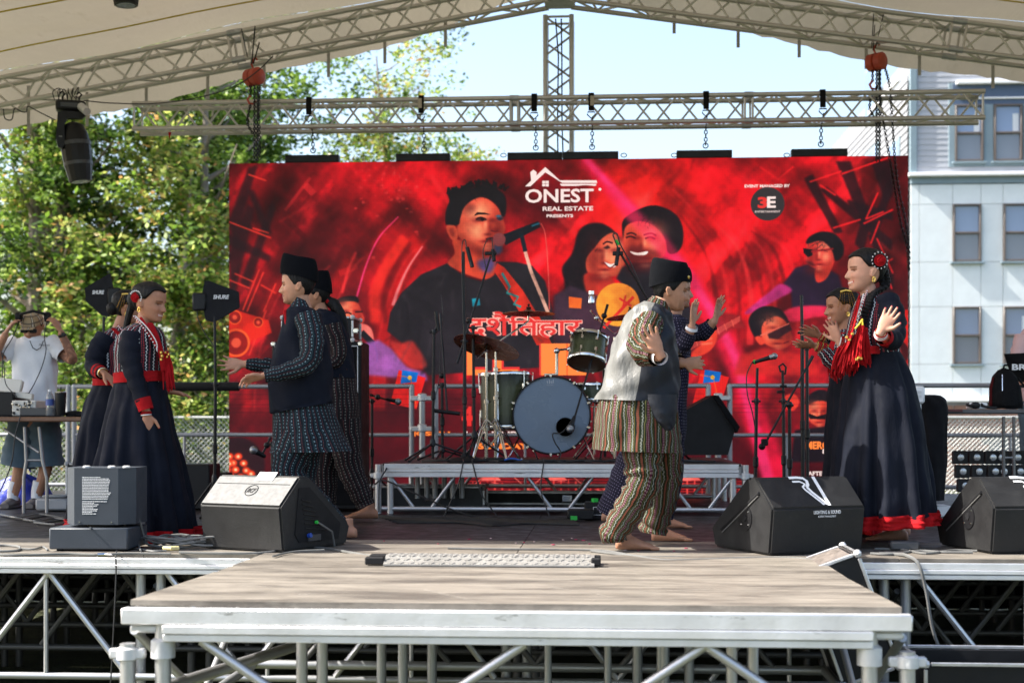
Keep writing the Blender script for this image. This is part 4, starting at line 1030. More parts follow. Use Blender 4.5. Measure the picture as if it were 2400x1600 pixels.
def tree(name, base, H, cr, n, m, label, lean=0., crown_z=(.25, 1.), leaf=.082, seed=0, stems=1, tr_=.16, spread=1., cat='tree', group='trees beyond the fence'):
    rg = np.random.default_rng(seed); base = Vector(base); t = thing(name, base, label, cat, group)
    b = MB(); tips = []
    for s_ in range(stems):
        off = Vector((rg.normal(0, .35)*(stems > 1), rg.normal(0, .3)*(stems > 1), 0)); ln = lean+rg.normal(0, .04)*(1+stems)
        top = base+off+Vector((ln*H, rg.normal(0, .3), H*.88)); pts = []
        for k in range(7):
            f = k/6; pts.append((base+off).lerp(top, f)+Vector((rg.normal(0, .10)*f, rg.normal(0, .1)*f, 0)))
        b.path(pts, [tr_*(1-.85*k/6) for k in range(7)], 8)
        for k in range(9+int(H)):
            f = rg.uniform(.22, .97); i = min(5, int(f*6)); p0 = pts[i].lerp(pts[i+1], f*6-i); an = rg.uniform(0, 6.28); L = cr*rg.uniform(.5, 1.)*(1.15-f*.6)
            p2 = p0+Vector((math.cos(an)*L, math.sin(an)*L, L*rg.uniform(.25, .9))); mid = p0.lerp(p2, .5)+Vector((0, 0, -.08*L))
            b.path([p0, mid, p2], [tr_*(.38-.25*f), tr_*.16, tr_*.06], 5); tips += [p0.lerp(p2, q) for q in (.45, .7, 1.)]
    build('trunk', b, M_BARK, t)
    # leaf clumps: dense little clouds round the twig tips, gaps between
    zc0, zc1 = crown_z; C_ = []
    for k in range(int(90*cr*spread)):
        if rg.random() < .55 and tips: c = np.array(tips[rg.integers(len(tips))])+rg.normal(0, .35, 3)
        else:
            an = rg.uniform(0, 6.28); f = rg.uniform(zc0, zc1); rr = cr*math.sqrt(rg.uniform(.05, 1))*(math.sin(min(1, (f-zc0)/(zc1-zc0)*.9+.12)*math.pi)**.5)
            c = np.array((base.x+lean*H*f+math.cos(an)*rr, base.y+math.sin(an)*rr, base.z+H*f))
        if c[2] < base.z+H*zc0*.8: continue
        C_.append((c, rg.uniform(.16, .46), rg.normal(.0, .20)))
    wts = np.array([c[1]**2 for c in C_]); wts /= wts.sum(); pick = rg.choice(len(C_), n, p=wts)
    cc = np.array([C_[i][0] for i in range(len(C_))])[pick]; rr = np.array([c[1] for c in C_])[pick]; tn = np.array([c[2] for c in C_])[pick]
    pos = cc+rg.normal(0, 1, (n, 3))*rr[:, None]*np.array((.62, .62, .42)); sz = leaf*rg.uniform(.55, 1.2, n)
    d1 = rg.normal(0, 1, (n, 3)); d1[:, 2] *= .5; d1 /= np.linalg.norm(d1, axis=1)[:, None]; nn = rg.normal(0, 1, (n, 3)); nn[:, 2] = abs(nn[:, 2])+.5
    d2 = np.cross(nn, d1); d2 /= np.linalg.norm(d2, axis=1)[:, None]
    V = np.empty((n, 4, 3)); V[:, 0] = pos-d1*sz[:, None]; V[:, 1] = pos+d2*(sz*.55)[:, None]; V[:, 2] = pos+d1*sz[:, None]; V[:, 3] = pos-d2*(sz*.55)[:, None]
    V -= np.array(base); me = bpy.data.meshes.new('crown'); me.vertices.add(4*n); me.vertices.foreach_set('co', V.ravel())
    me.loops.add(4*n); me.loops.foreach_set('vertex_index', np.arange(4*n)); me.polygons.add(n); me.polygons.foreach_set('loop_start', np.arange(0, 4*n, 4)); me.update()
    at = me.attributes.new('tone', 'FLOAT', 'FACE'); at.data.foreach_set('value', np.clip(.42+tn+rg.normal(0, .24, n), 0, 1).astype(np.float32))
    me.materials.append(m); o = bpy.data.objects.new('crown', me); COL.objects.link(o); o.parent = t; ORG[o.name] = base
    return t
def T(px, Y, **k): p = P(px, 985, Y); return dict(base=(p.x, p.y, GROUND), **k)
tree('maple_tree', n=16380, m=LG, label='tall green tree at the far left edge, two grey trunks', seed=1, H=12, cr=2.7, stems=2, crown_z=(.30, 1), tr_=.26, **T(40, 30))
tree('maple_tree', n=16380, m=LY, label='yellowing tree with orange leaves left of the first antenna', seed=2, H=10, cr=2.4, crown_z=(.10, 1), tr_=.14, **T(215, 31))
tree('maple_tree', n=17472, m=LG, label='green tree with slim pale trunk below the roof slope', seed=3, H=12.2, cr=2.6, stems=2, crown_z=(.12, 1), tr_=.21, **T(395, 32))
tree('maple_tree', n=14196, m=LY, label='orange tinged tree between the two paddle antennas', seed=4, H=8.2, cr=2.2, crown_z=(.08, 1), tr_=.13, **T(340, 29))
tree('maple_tree', n=15288, m=LG, label='green tree right beside the left edge of the LED wall', seed=5, H=12.6, cr=2.5, crown_z=(.12, 1), tr_=.15, **T(520, 33))
tree('maple_tree', n=15288, m=LG, label='tallest green tree reaching above the left end of the LED wall', seed=6, H=13.2, cr=2.8, crown_z=(.3, 1), tr_=.17, **T(690, 36))
tree('maple_tree', n=4586, m=LY, label='sparse leaning tree top above the LED wall against the sky', seed=8, H=13.4, cr=1.9, crown_z=(.55, 1), lean=.02, leaf=.08, tr_=.13, spread=.5, **T(985, 38))
tree('maple_tree', n=7097, m=LY, label='golden yellow tree just above the LED wall top edge', seed=9, H=9.8, cr=2.4, crown_z=(.5, 1), tr_=.13, **T(900, 37))
tree('maple_tree', n=3821, m=LY, label='small orange tree crown at the right end of the tree line', seed=10, H=9.6, cr=1.6, crown_z=(.6, 1), tr_=.10, spread=.7, **T(1075, 40))
tree('maple_tree', n=13000, m=LD, label='dark green tree behind the others at left', seed=11, H=9.5, cr=4.0, crown_z=(.1, .8), leaf=.11, tr_=.2, **T(120, 40))
for k, px in enumerate((20, 130, 250, 380, 480, 560)):
    tree('bush', n=4913, m=LY if k % 2 else LG, label='leafy bush behind the chain link fence, '+('leftmost', 'second from left', 'third from left', 'fourth from left', 'fifth from left', 'rightmost, beside the LED wall')[k], seed=20+k, H=3.3, cr=1.6, crown_z=(.05, 1), tr_=.05, leaf=.06, cat='bush', group='bushes behind the fence', **T(px, 28.6))
# ------------------------------------------------------------------ cloth patterns
def pat_dots(base, c1, c2, pitch=.032):
    def f(t):
        u, v = uvs(t); a = (u/pitch).fr(); c = base
        o = mixc(t, a.band(.25, .05), base, tuple(x*3.2 for x in c2))
        o = mixc(t, a.band(.80, .04).m('MULTIPLY', (v/.009).fr().lt(.5)), o, (.16, .05, .05))
        return mixc(t, a.band(.5, .085).m('MULTIPLY', (v/.021).fr().lt(.48)), o, c1)
    return f
def pat_multi(t):
    u, v = uvs(t); a = (u/.088).fr(); tri = (v/.020).tri()
    dots = ((v/.014).fr().lt(.5)).m('MULTIPLY', ((u/.0095).fr()).lt(.5)); d2 = ((v/.012).fr()).lt(.4)
    o = mixc(t, a.band(.46, .06), (.014, .018, .007), (.007, .012, .006))
    o = mixc(t, a.band(.10, .085), o, (.055, .006, .018)); o = mixc(t, a.band(.10, .085).m('MULTIPLY', dots), o, (.24, .17, .16))
    o = mixc(t, a.band(.58, .05), o, (.10, .030, .016)); o = mixc(t, a.band(.58, .06).m('MULTIPLY', d2), o, (.16, .05, .03))
    o = mixc(t, (a-(tri*.085+.27)).abs().lt(.016), o, (.34, .36, .31)); o = mixc(t, (a-(tri*.085+.76)).abs().lt(.016), o, (.34, .36, .31))
    o = mixc(t, a.band(.215, .012), o, (.12, .10, .025)); o = mixc(t, a.band(.415, .012), o, (.12, .10, .025)); return mixc(t, a.band(.93, .014), o, (.13, .12, .04))
def pat_bodice(t):
    u, v = uvs(t); a = (u/.085).fr(); tri = (v/.022).tri(); base = (.012, .013, .018)
    o = mixc(t, (a-(tri*.10+.15)).abs().lt(.028), base, (.62, .66, .66)); o = mixc(t, (a-(tri*.10+.62)).abs().lt(.024), o, (.62, .66, .66))
    x = ((v/.014).fr().lt(.5)).m('MULTIPLY', (u/.012).fr().lt(.55))
    o = mixc(t, a.band(.45, .09).m('MULTIPLY', x), o, (.40, .04, .05)); return mixc(t, a.band(.90, .05).m('MULTIPLY', (v/.010).fr().lt(.5)), o, (.28, .05, .06))
def pat_tiny(t):
    u, v = uvs(t); x = ((v/.020).fr().lt(.24)).m('MULTIPLY', (u/.020).fr().lt(.24)); return mixc(t, x, (.014, .013, .026), (.22, .20, .30))
def pat_cap(t):
    u, v = uvs(t); a = (u/.085).fr(); o = mixc(t, a.band(.3, .035), (.42, .30, .17), (.02, .02, .02)); o = mixc(t, a.band(.42, .03), o, (.75, .72, .65))
    o = mixc(t, a.band(.54, .035), o, (.02, .02, .02)); b_ = (v/.06).fr(); return mixc(t, b_.band(.5, .10), o, (.14, .10, .07))
CL = dict(spec=.12, var=.22, vscale=9, bump=.010, bscale=8)
M_KA = mat('striped_kurta_cloth', rough=.8, pattern=pat_dots((.009, .012, .017), (.15, .22, .245), (.006, .016, .018), .034), **CL)
M_KB = mat('brown_striped_kurta_cloth', rough=.8, pattern=pat_dots((.011, .009, .010), (.18, .17, .15), (.006, .005, .005), .036), **CL)
M_KE = mat('multicolour_kurta_cloth', rough=.75, pattern=pat_multi, **CL)
M_KF = mat('dotted_navy_cloth', rough=.8, pattern=pat_tiny, **CL)
M_VEST = mat('navy_waistcoat', (.0075, .0095, .0165), .85, spec=.12, var=.12, vscale=6, bump=.005, bscale=7)
M_SATIN = mat('sun_greyed_satin', (.120, .120, .112), .50, .0, var=.22, vscale=8, bump=.020, bscale=9, spec=.6, stretch=(1, 1, .45))  # dark navy satin; its sheen in the sun is put into the grey
M_SATD = mat('dark_satin_panel', (.009, .011, .017), .55, .0, var=.15, bump=.006, bscale=8, spec=.3)
M_HAT = mat('black_topi_felt', (.004, .0045, .006), .95, spec=.08, var=.1, bump=.002, bscale=40)
M_DRESS = mat('navy_dress_cloth', (.0058, .0074, .0140), .8, spec=.16, var=.25, vscale=7, bump=.012, bscale=6, stretch=(1, 1, .35))
M_BOD = mat('embroidered_bodice', rough=.75, pattern=pat_bodice, **CL)
M_RED = mat('red_cloth', (.33, .007, .010), .85, spec=.12, var=.18, vscale=14, bump=.004, bscale=30)
M_GOLD = mat('gold_jewellery', (.80, .50, .12), .25, .9, var=.1)
M_PEARL = mat('white_beads', (.75, .74, .72), .3, var=.1)
M_HAIR = mat('black_hair', (.0045, .004, .004), .58, var=.4, vscale=30, bump=.012, bscale=42, stretch=(1, 1, .18), spec=.22)
M_TEE = mat('white_cotton', (.74, .74, .76), .8, var=.05, bump=.008, bscale=7)
M_DENIM = mat('blue_denim', (.075, .12, .16), .8, var=.2, vscale=7, bump=.005, bscale=12)
M_SOCK = mat('white_sock', (.75, .75, .76), .85, var=.05, bump=.001)
M_SHOE = mat('grey_trainer', (.16, .14, .13), .7, var=.3)
M_CAP = mat('checked_cap', rough=.8, pattern=pat_cap, var=.08, bump=.001)
M_PINK = mat('pink_shirt_cloth', (.62, .42, .43), .8, var=.08, bump=.004, bscale=9)
M_LINEN = mat('white_shirt_cuff', (.72, .74, .80), .8, var=.05)
def skin_mat():
    m = bpy.data.materials.new('skin'); m.use_nodes = True; t = m.node_tree; b = t.nodes["Principled BSDF"]
    a = t.nodes.new("ShaderNodeAttribute"); a.attribute_name = 'tone'
    n = remap(noise(t, 30, 4, .6), .3, .7, .9, 1.1); cc = t.nodes.new("ShaderNodeCombineColor")
    for i in range(3): t.links.new(n.k, cc.inputs[i])
    mx = t.nodes.new("ShaderNodeMix"); mx.data_type = 'RGBA'; mx.blend_type = 'MULTIPLY'; mx.inputs[0].default_value = 1
    t.links.new(mixc(t, .20, a.outputs['Color'], (.68, .24, .09)), mx.inputs[6]); t.links.new(cc.outputs[0], mx.inputs[7]); t.links.new(mx.outputs[2], b.inputs['Base Color'])
    b.inputs['Roughness'].default_value = .52; b.inputs['Specular IOR Level'].default_value = .3; b.inputs['Subsurface Weight'].default_value = .12; b.inputs['Subsurface Radius'].default_value = (.02, .008, .004); b.inputs['Subsurface Scale'].default_value = .5
    return m
M_SKIN = skin_mat()

# ------------------------------------------------------------------ figure parts
HZ = [0, .03, .08, .16, .25, .35, .45, .55, .65, .74, .82, .90, .96, .99]
HF = [.27, .345, .375, .37, .375, .385, .385, .39, .40, .39, .35, .27, .16, .06]
HB = [.12, .05, -.04, -.15, -.27, -.36, -.41, -.45, -.47, -.47, -.44, -.36, -.24, -.12]
HW = [.08, .15, .205, .25, .285, .315, .335, .345, .35, .345, .32, .25, .15, .07]
def head_point(a, z, smile=0., grow=0.):
    """a = angle round the head (0 = face), z = 0 chin .. 1 crown; head-height units"""
    f, bk, w_ = np.interp(z, HZ, HF), np.interp(z, HZ, HB), np.interp(z, HZ, HW)
    c, s = math.cos(a), math.sin(a); e = .88
    cx = (f+bk)/2; x = cx+(f-bk)/2*math.copysign(abs(c)**e, c); y = w_*math.copysign(abs(s)**e, s)
    if c > 0:
        g = lambda q, s_: math.exp(-(q/s_)**2)
        ny = g(y, .066)
        x += ny*np.interp(z, [.26, .285, .325, .36, .42, .50, .56], [0, .05, .128, .118, .078, .024, 0])
        x += g(abs(y)-.055, .03)*np.interp(z, [.27, .31, .35], [0, .035, 0])
        x += g(y, .12)*np.interp(z, [.10, .15, .172, .19, .215, .245, .27], [-.015, .010, .035, .008, .038, .012, 0])
        x += g(y, .12)*np.interp(z, [0, .06, .11], [.0, .035, 0.])
        x -= g(abs(y)-.145, .065)*g(z-.475, .05)*.055
        x += g(abs(y)-.14, .10)*g(z-.56, .035)*.022
        x += g(abs(y)-.19, .08)*g(z-.34, .07)*(.02+.03*smile)
    if grow:
        r = math.hypot(x-cx, y) or 1; x += (x-cx)/r*grow; y += y/r*grow
    return x, y, z
class Head:
    def __init__(s, px, py, dep, h, face, pitch=0., yawc=0., roll=0.):
        """px,py: point under the ear at chin level; face = +1 looks to the right of the picture, -1 left, 0 to the camera"""
        s.o = D(px, py, dep); s.h = h
        if face == 0: fw = -FWD.copy()
        else: fw = RIGHT*face
        fw = Quaternion((0, 0, 1), yawc) @ fw
        side = UP.cross(fw).normalized()
        fw = Quaternion(side, pitch) @ fw; s.f = fw.normalized(); s.s = side; s.u = s.f.cross(s.s)
        if roll: q = Quaternion(s.f, roll); s.s = q @ s.s; s.u = q @ s.u
    def w(s, x, y, z): return s.o+(s.f*x+s.s*y+s.u*z)*s.h
    def loc(s, P_):
        d = (P_-np.array(s.o))/s.h; return np.stack([d @ np.array(s.f), d @ np.array(s.s), d @ np.array(s.u)], 1)
def add_head(mb, hd, smile=0.):
    zs = np.concatenate([np.linspace(0, .6, 44), np.linspace(.62, .99, 16)]); na = 64; vs = []
    for z in zs:
        for k in range(na):
            a = 2*math.pi*k/na
            vs.append(hd.w(*head_point(a, z, smile)))
    fs = [(i*na+k, i*na+(k+1) % na, (i+1)*na+(k+1) % na, (i+1)*na+k) for i in range(len(zs)-1) for k in range(na)]
    fs.append(tuple(range(na-1, -1, -1))); fs.append(tuple((len(zs)-1)*na+k for k in range(na)))
    mb.add(vs, fs)
    for s_ in (1, -1):                                   # ears: a rim and a lobe
        c = [(-.03, .335, .36), (-.045, .36, .45), (-.075, .385, .52), (-.12, .385, .53), (-.13, .375, .46), (-.09, .355, .38), (-.035, .34, .33)]
        mb.path([hd.w(x, y*s_, z) for x, y, z in c], [.028*hd.h]*7, 6)
        mb.path([hd.w(-.05, .33*s_, .38), hd.w(-.09, .35*s_, .5)], [.04*hd.h, .045*hd.h], 6)
def hand(mb, w_, d, n, size=.18, spread=.16, curl=.35, thumb=1, curls=None):
    w_ = Vector(w_); d = Vector(d).normalized(); n = Vector(n); n = (n-d*n.dot(d)).normalized(); s = d.cross(n).normalized(); k = size/.18; tips = []
    pl = .092*k
    def flat(pts):                                       # palm section: wide along s
        vs = []; seg = 14
        for (c, a, b_) in pts:
            for i in range(seg): q = 2*math.pi*i/seg; vs.append(c+s*math.cos(q)*a+n*math.sin(q)*b_)
        fs = [(i*seg+j, i*seg+(j+1) % seg, (i+1)*seg+(j+1) % seg, (i+1)*seg+j) for i in range(len(pts)-1) for j in range(seg)]
        fs += [tuple(range(seg-1, -1, -1)), tuple((len(pts)-1)*seg+j for j in range(seg))]; mb.add(vs, fs)
    flat([(w_-d*.03*k, .024*k, .019*k), (w_+d*.005*k, .026*k, .018*k), (w_+d*.04*k, .038*k, .016*k), (w_+d*.075*k, .043*k, .014*k), (w_+d*(pl+.004), .040*k, .011*k)])
    Ls = (.066, .078, .073, .056)
    for i in range(4):
        off = (i-1.5)*.0215*k; an = (i-1.5)*spread*-1*thumb; sd = s*off*-thumb*-1
        dd = (d*math.cos(an)-s*math.sin(an)*thumb*-1 if False else d*math.cos((i-1.5)*spread)+s*math.sin((i-1.5)*spread)*thumb)
        p = w_+d*(pl-.012*k*(abs(i-1.3)*.6))+s*off*thumb; cu = (curls[i] if curls else curl); pts = [p-dd*.02*k, p]; L = Ls[i]*k; dirn = dd.copy()
        ax = dirn.cross(n).normalized()
        for j, fr_ in enumerate((.45, .31, .24)):
            dirn = Quaternion(ax, cu*(.8 if j == 0 else 1)) @ dirn; p = p+dirn*L*fr_; pts.append(p)
        mb.path(pts, [.0092*k, .0095*k, .0088*k, .0080*k, .0060*k], 8); tips.append(p)
    p0 = w_+d*.022*k-s*.024*thumb*k; td = (d*.62-s*.75*thumb+n*.18).normalized(); p1 = p0+td*.040*k; td2 = (d*.85-s*.42*thumb+n*.2).normalized(); p2 = p1+td2*.030*k; p3 = p2+td2*.022*k
    mb.path([p0-td*.012, p0, p1, p2, p3], [.011*k, .0145*k, .012*k, .0100*k, .0070*k], 8); tips.append(p3)
    return tips
def foot(mb, ank, d, L=.25):
    """bare foot: ankle point about 8 cm above the floor"""
    ank = Vector(ank); d = Vector(d); d.z = 0; d.normalize(); s = UP.cross(d); fl = ank.z-.078
    f = lambda a, z: ank+d*a+Vector((0, 0, fl+z-ank.z))
    seg = 12; rows = [(-.058, .030, .020, .026), (-.045, .034, .032, .034), (-.01, .045, .035, .048), (.04, .042, .038, .044), (.09, .030, .042, .030), (.135, .022, .046, .022), (.165, .016, .044, .016)]
    vs = []
    for (a, zc, w_, hh) in rows:
        for i in range(seg): q = 2*math.pi*i/seg; vs.append(f(a, max(zc+hh*math.sin(q), .004))+s*w_*math.cos(q))
    fs = [(i*seg+j, i*seg+(j+1) % seg, (i+1)*seg+(j+1) % seg, (i+1)*seg+j) for i in range(len(rows)-1) for j in range(seg)]
    fs += [tuple(range(seg-1, -1, -1)), tuple((len(rows)-1)*seg+j for j in range(seg))]; mb.add(vs, fs)
    for i in range(5):
        o = (i-2)*.0185; r_ = .0125 if i in (0,) else .0088; l = .038-.006*abs(i-.5)
        mb.path([f(.150, .014)+s*o, f(.165+l*.5, .014)+s*o, f(.165+l, .010)+s*o], [r_, r_, r_*.75], 6)
    mb.path([f(-.01, .03), ank, ank+Vector((0, 0, .05))], [.036, .034, .034], 10)
def limb(mb, pts, rs, n=5):
    q = spline([tuple(p)+(r,) for p, r in zip(pts, rs)], n); mb.path([Vector(x[:3]) for x in q], [float(x[3]) for x in q], 12)
def body(parent, parts, head=None, skin=(.36, .20, .13), smile=0., tips=None, nails=None, lip=(.30, .09, .08), voxel=.0056, beard=0., tattoo=None, eye=True, teeth=False):
    """union of closed lofts -> one continuous skin surface"""
    mb = parts
    if head: add_head(mb, head, smile)
    me = bpy.data.meshes.new('body'); org = ORG[parent.name]
    me.from_pydata([tuple(v) for v in mb.v], [], mb.f)
    tmp = bpy.data.objects.new('tmp', me); COL.objects.link(tmp); md = tmp.modifiers.new('r', 'REMESH'); md.mode = 'VOXEL'; md.voxel_size = voxel; md.adaptivity = 0
    sm = tmp.modifiers.new('s', 'SMOOTH'); sm.factor = .5; sm.iterations = 1
    dg = bpy.context.evaluated_depsgraph_get(); m2 = bpy.data.meshes.new_from_object(tmp.evaluated_get(dg)); bpy.data.objects.remove(tmp)
    n = len(m2.vertices); co = np.empty(n*3); m2.vertices.foreach_get('co', co); co = co.reshape(-1, 3)
    col = np.tile(np.array((*skin, 1.), np.float32), (n, 1))
    def blend(mask, c):
        mask = np.clip(mask, 0, 1)[:, None]; col[:, :3] = col[:, :3]*(1-mask)+np.array(c, np.float32)*mask
    if head:
        L = head.loc(co); x, y, z = L[:, 0], L[:, 1], L[:, 2]; fr_ = (x > .22) & (abs(y) < .32) & (z > -.05) & (z < 1.05); ay = abs(y)
        g = lambda q, s_: np.exp(-(q/s_)**2)
        blend(fr_*g(ay-.20, .10)*g(z-.33, .08)*.35, (skin[0]*1.15, skin[1]*.82, skin[2]*.8))
        if beard: blend(fr_*(z < .27)*g(z-.12, .14)*beard, (.05, .035, .03))
        if beard: blend(fr_*g(z-.245, .016)*(ay < .15)*min(1, beard*1.6), (.03, .02, .02))
        w_ = .125+.045*smile; zc = .192+smile*.9*np.clip(ay-.05, 0, 1)**1.2*.45
        blend(fr_*(ay < w_)*g(z-zc, .028)*1.1, lip)
        blend(fr_*(ay < w_)*g(z-zc, .009)*.9, (.06, .02, .02))
        if teeth: blend(fr_*(ay < w_*.85)*g(z-zc-.002, .014)*1.3, (.75, .72, .68))
        blend(fr_*(ay > .045)*(ay < .245)*g(z-.560+(ay-.13)**2, .017)*1.3, (.012, .008, .007))
        if eye:
            blend(fr_*g(ay-.155, .060)*g(z-.478, .016)*1.1, (.42, .37, .33)); blend(fr_*g(ay-.155, .032)*g(z-.478, .021)*1.6, (.008, .005, .004)); blend(fr_*(abs(ay-.155) < .085)*g(z-.497, .013)*1.4, (.010, .006, .005)); blend(fr_*g(ay-.15, .09)*g(z-.515, .03)*.35, (skin[0]*.55, skin[1]*.5, skin[2]*.5))
        blend(fr_*g(ay-.045, .016)*g(z-.285, .012)*.7, (.08, .03, .02))
    if nails and tips:
        for p in tips: blend((np.linalg.norm(co-np.array(p), axis=1) < .0085)*1., nails)
    if tattoo is not None:
        d = np.linalg.norm(co-np.array(tattoo[0]), axis=1); q = np.sin(co[:, 0]*90+np.sin(co[:, 2]*70)*2)*np.sin(co[:, 2]*80+co[:, 1]*60); blend((d < tattoo[1])*(q > -.2)*.6, (.04, .04, .05))
    at = m2.color_attributes.new('tone', 'FLOAT_COLOR', 'POINT'); at.data.foreach_set('color', col.ravel())
    co -= np.array(org); m2.vertices.foreach_set('co', co.ravel()); m2.polygons.foreach_set('use_smooth', [True]*len(m2.polygons)); m2.update()
    m2.materials.clear(); m2.materials.append(M_SKIN); m2.name = 'body'
    o = bpy.data.objects.new('body', m2); COL.objects.link(o); o.parent = parent; ORG[o.name] = org; return o
def shell(levels, dep, seg=56, sub=6, folds=0, famp=(.0, .0), seed=0, wr=.006, face_off=0., close=True, arc=None, vph=0.):
    """a garment as stacked horizontal sections. level = (py, xl, xr, half_depth_m[, tilt_px[, dep_shift]])"""
    L = [tuple(l)+(0,)*(6-len(l)) for l in levels]; q = spline(L, sub); rg = np.random.default_rng(seed); ph = rg.uniform(0, 6.28, 12)
    mb = MB(); rows = []; n = len(q); s_ = F/dep; circ = sum(math.pi*((l[2]-l[1])/2/s_+l[3]) for l in L)/len(L)
    for j, l in enumerate(q):
        py, xl, xr, hd, tilt, ds = [float(v) for v in l]; t = j/(n-1); c0 = D((xl+xr)/2, py, dep+ds); hw = (xr-xl)/2/s_; row = []
        amp = famp[0]+(famp[1]-famp[0])*t**1.3
        for k in range(seg):
            a = 2*math.pi*k/seg; c, s = math.cos(a), math.sin(a); e = .92
            x = hw*math.copysign(abs(c)**e, c); y = hd*math.copysign(abs(s)**e, s)
            r_ = 1.0
            if folds:
                fv = math.sin(folds*a+ph[0]+.9*math.sin(2*a+ph[1])+.35*math.sin(t*4+ph[6]))+.5*math.sin(round(folds*1.7)*a+ph[2]+t*1.3)+.35*math.sin(round(folds*.4)*a+ph[7]-t*2)
                fv = fv if fv < .6 else .6+(fv-.6)*.4
                r_ += amp*fv
            wz = wr*(math.sin(5*a+ph[3]+t*9)+math.sin(9*a+ph[4]-t*17)+.8*math.sin(3*a+ph[5]+t*26))/max(hw, .05)*.5
            r_ += wz*min(1, t*6)
            row.append(c0+RIGHT*x*r_+FWD*y*r_+UP*(-(tilt/s_)*c/2))
        rows.append(row)
    vs = [p for r in rows for p in r]; fs = []; uv = []
    for j in range(n-1):
        for k in range(seg):
            k2 = (k+1) % seg; fs.append((j*seg+k, j*seg+k2, (j+1)*seg+k2, (j+1)*seg+k))
            u0, u1 = k/seg*circ, (k+1)/seg*circ; z0, z1 = rows[j][0].z, rows[j+1][0].z; uv.append([(u0, z0), (u1, z0), (u1, z1), (u0, z1)])
    mb.add(vs, fs, uv)
    if close: mb.add(rows[0], [tuple(range(seg))], [[(0, 0)]*seg])
    return mb
def sleeve(pts, rs, seg=20, n=7, wr=.004, seed=0, cap=False):
    """tube of cloth along an arm or leg with uv in metres"""
    rg = np.random.default_rng(seed); ph = rg.uniform(0, 6.28, 6); q = spline([tuple(p)+(r,) for p, r in zip(pts, rs)], n); P_ = [Vector(x[:3]) for x in q]; rr = [float(x[3]) for x in q]
    mb = MB(); T0 = (P_[1]-P_[0]).normalized(); N = T0.orthogonal().normalized(); N = (FWD-T0*FWD.dot(T0)).normalized() if abs(FWD.dot(T0)) < .95 else N; vs = []; ac = [0]; circ = 2*math.pi*sum(rs)/len(rs)
    for i in range(len(P_)):
        T_ = (P_[min(i+1, len(P_)-1)]-P_[max(i-1, 0)]).normalized(); N = (N-T_*N.dot(T_)).normalized(); B = T_.cross(N)
        if i: ac.append(ac[-1]+(P_[i]-P_[i-1]).length)
        for k in range(seg):
            a = 2*math.pi*k/seg; r_ = rr[i]+wr*(math.sin(ac[-1]*75+ph[0]+math.cos(a)*1.6)+.7*math.sin(ac[-1]*120+2*a+ph[1]))*min(1, i/3)
            vs.append(P_[i]+N*math.cos(a)*r_+B*math.sin(a)*r_)
    fs = []; uv = []
    for i in range(len(P_)-1):
        for k in range(seg):
            k2 = (k+1) % seg; fs.append((i*seg+k, i*seg+k2, (i+1)*seg+k2, (i+1)*seg+k)); u0, u1 = k/seg*circ, (k+1)/seg*circ
            uv.append([(u0, ac[i]), (u1, ac[i]), (u1, ac[i+1]), (u0, ac[i+1])])
    mb.add(vs, fs, uv); return mb
def merge(*mbs):
    o = MB()
    for m in mbs:
        k = len(o.v); o.v += m.v; o.f += [tuple(i+k for i in f) for f in m.f]; o.mi += m.mi; o.uv += m.uv; o.hasuv |= m.hasuv
    return o
def hair_cap(hd, parent, front=.66, side=.45, back=.12, grow=.035, name='hair', mt=None, top=1.0, sideburn=True):
    """shell of hair over the skull, hairline given in head heights"""
    mb = MB(); na, nz = 48, 26; pts = {}
    for k in range(na):
        a = 2*math.pi*k/na; c = math.cos(a); aa = abs((a+math.pi) % (2*math.pi)-math.pi)
        if aa < 1.0: z0 = front+.03*math.sin(aa*3)
        elif aa < 1.55: z0 = front+(side-front)*((aa-1.0)/.55)
        elif aa < 2.0: z0 = side+(.0 if aa > 1.75 else .06)
        else: z0 = side+(back-side)*min(1, (aa-2.0)/.7)
        for j in range(nz):
            t = j/(nz-1); z = z0+(.995-z0)*t; g = grow*min(1, .25+t*5)
            x, y, zz = head_point(a, min(z, .99), 0, g*(1 if z < .8 else max(.15, (1-z)/.2)))
            pts[(k, j)] = hd.w(x, y, zz+(grow*.9*max(0, (z-.72)/.28)**.8))
    vs = [pts[(k, j)] for j in range(nz) for k in range(na)]
    fs = [(j*na+k, j*na+(k+1) % na, (j+1)*na+(k+1) % na, (j+1)*na+k) for j in range(nz-1) for k in range(na)]; fs.append(tuple((nz-1)*na+k for k in range(na)))
    mb.add(vs, fs); return build(name, mb, mt or M_HAIR, parent, ang=80)
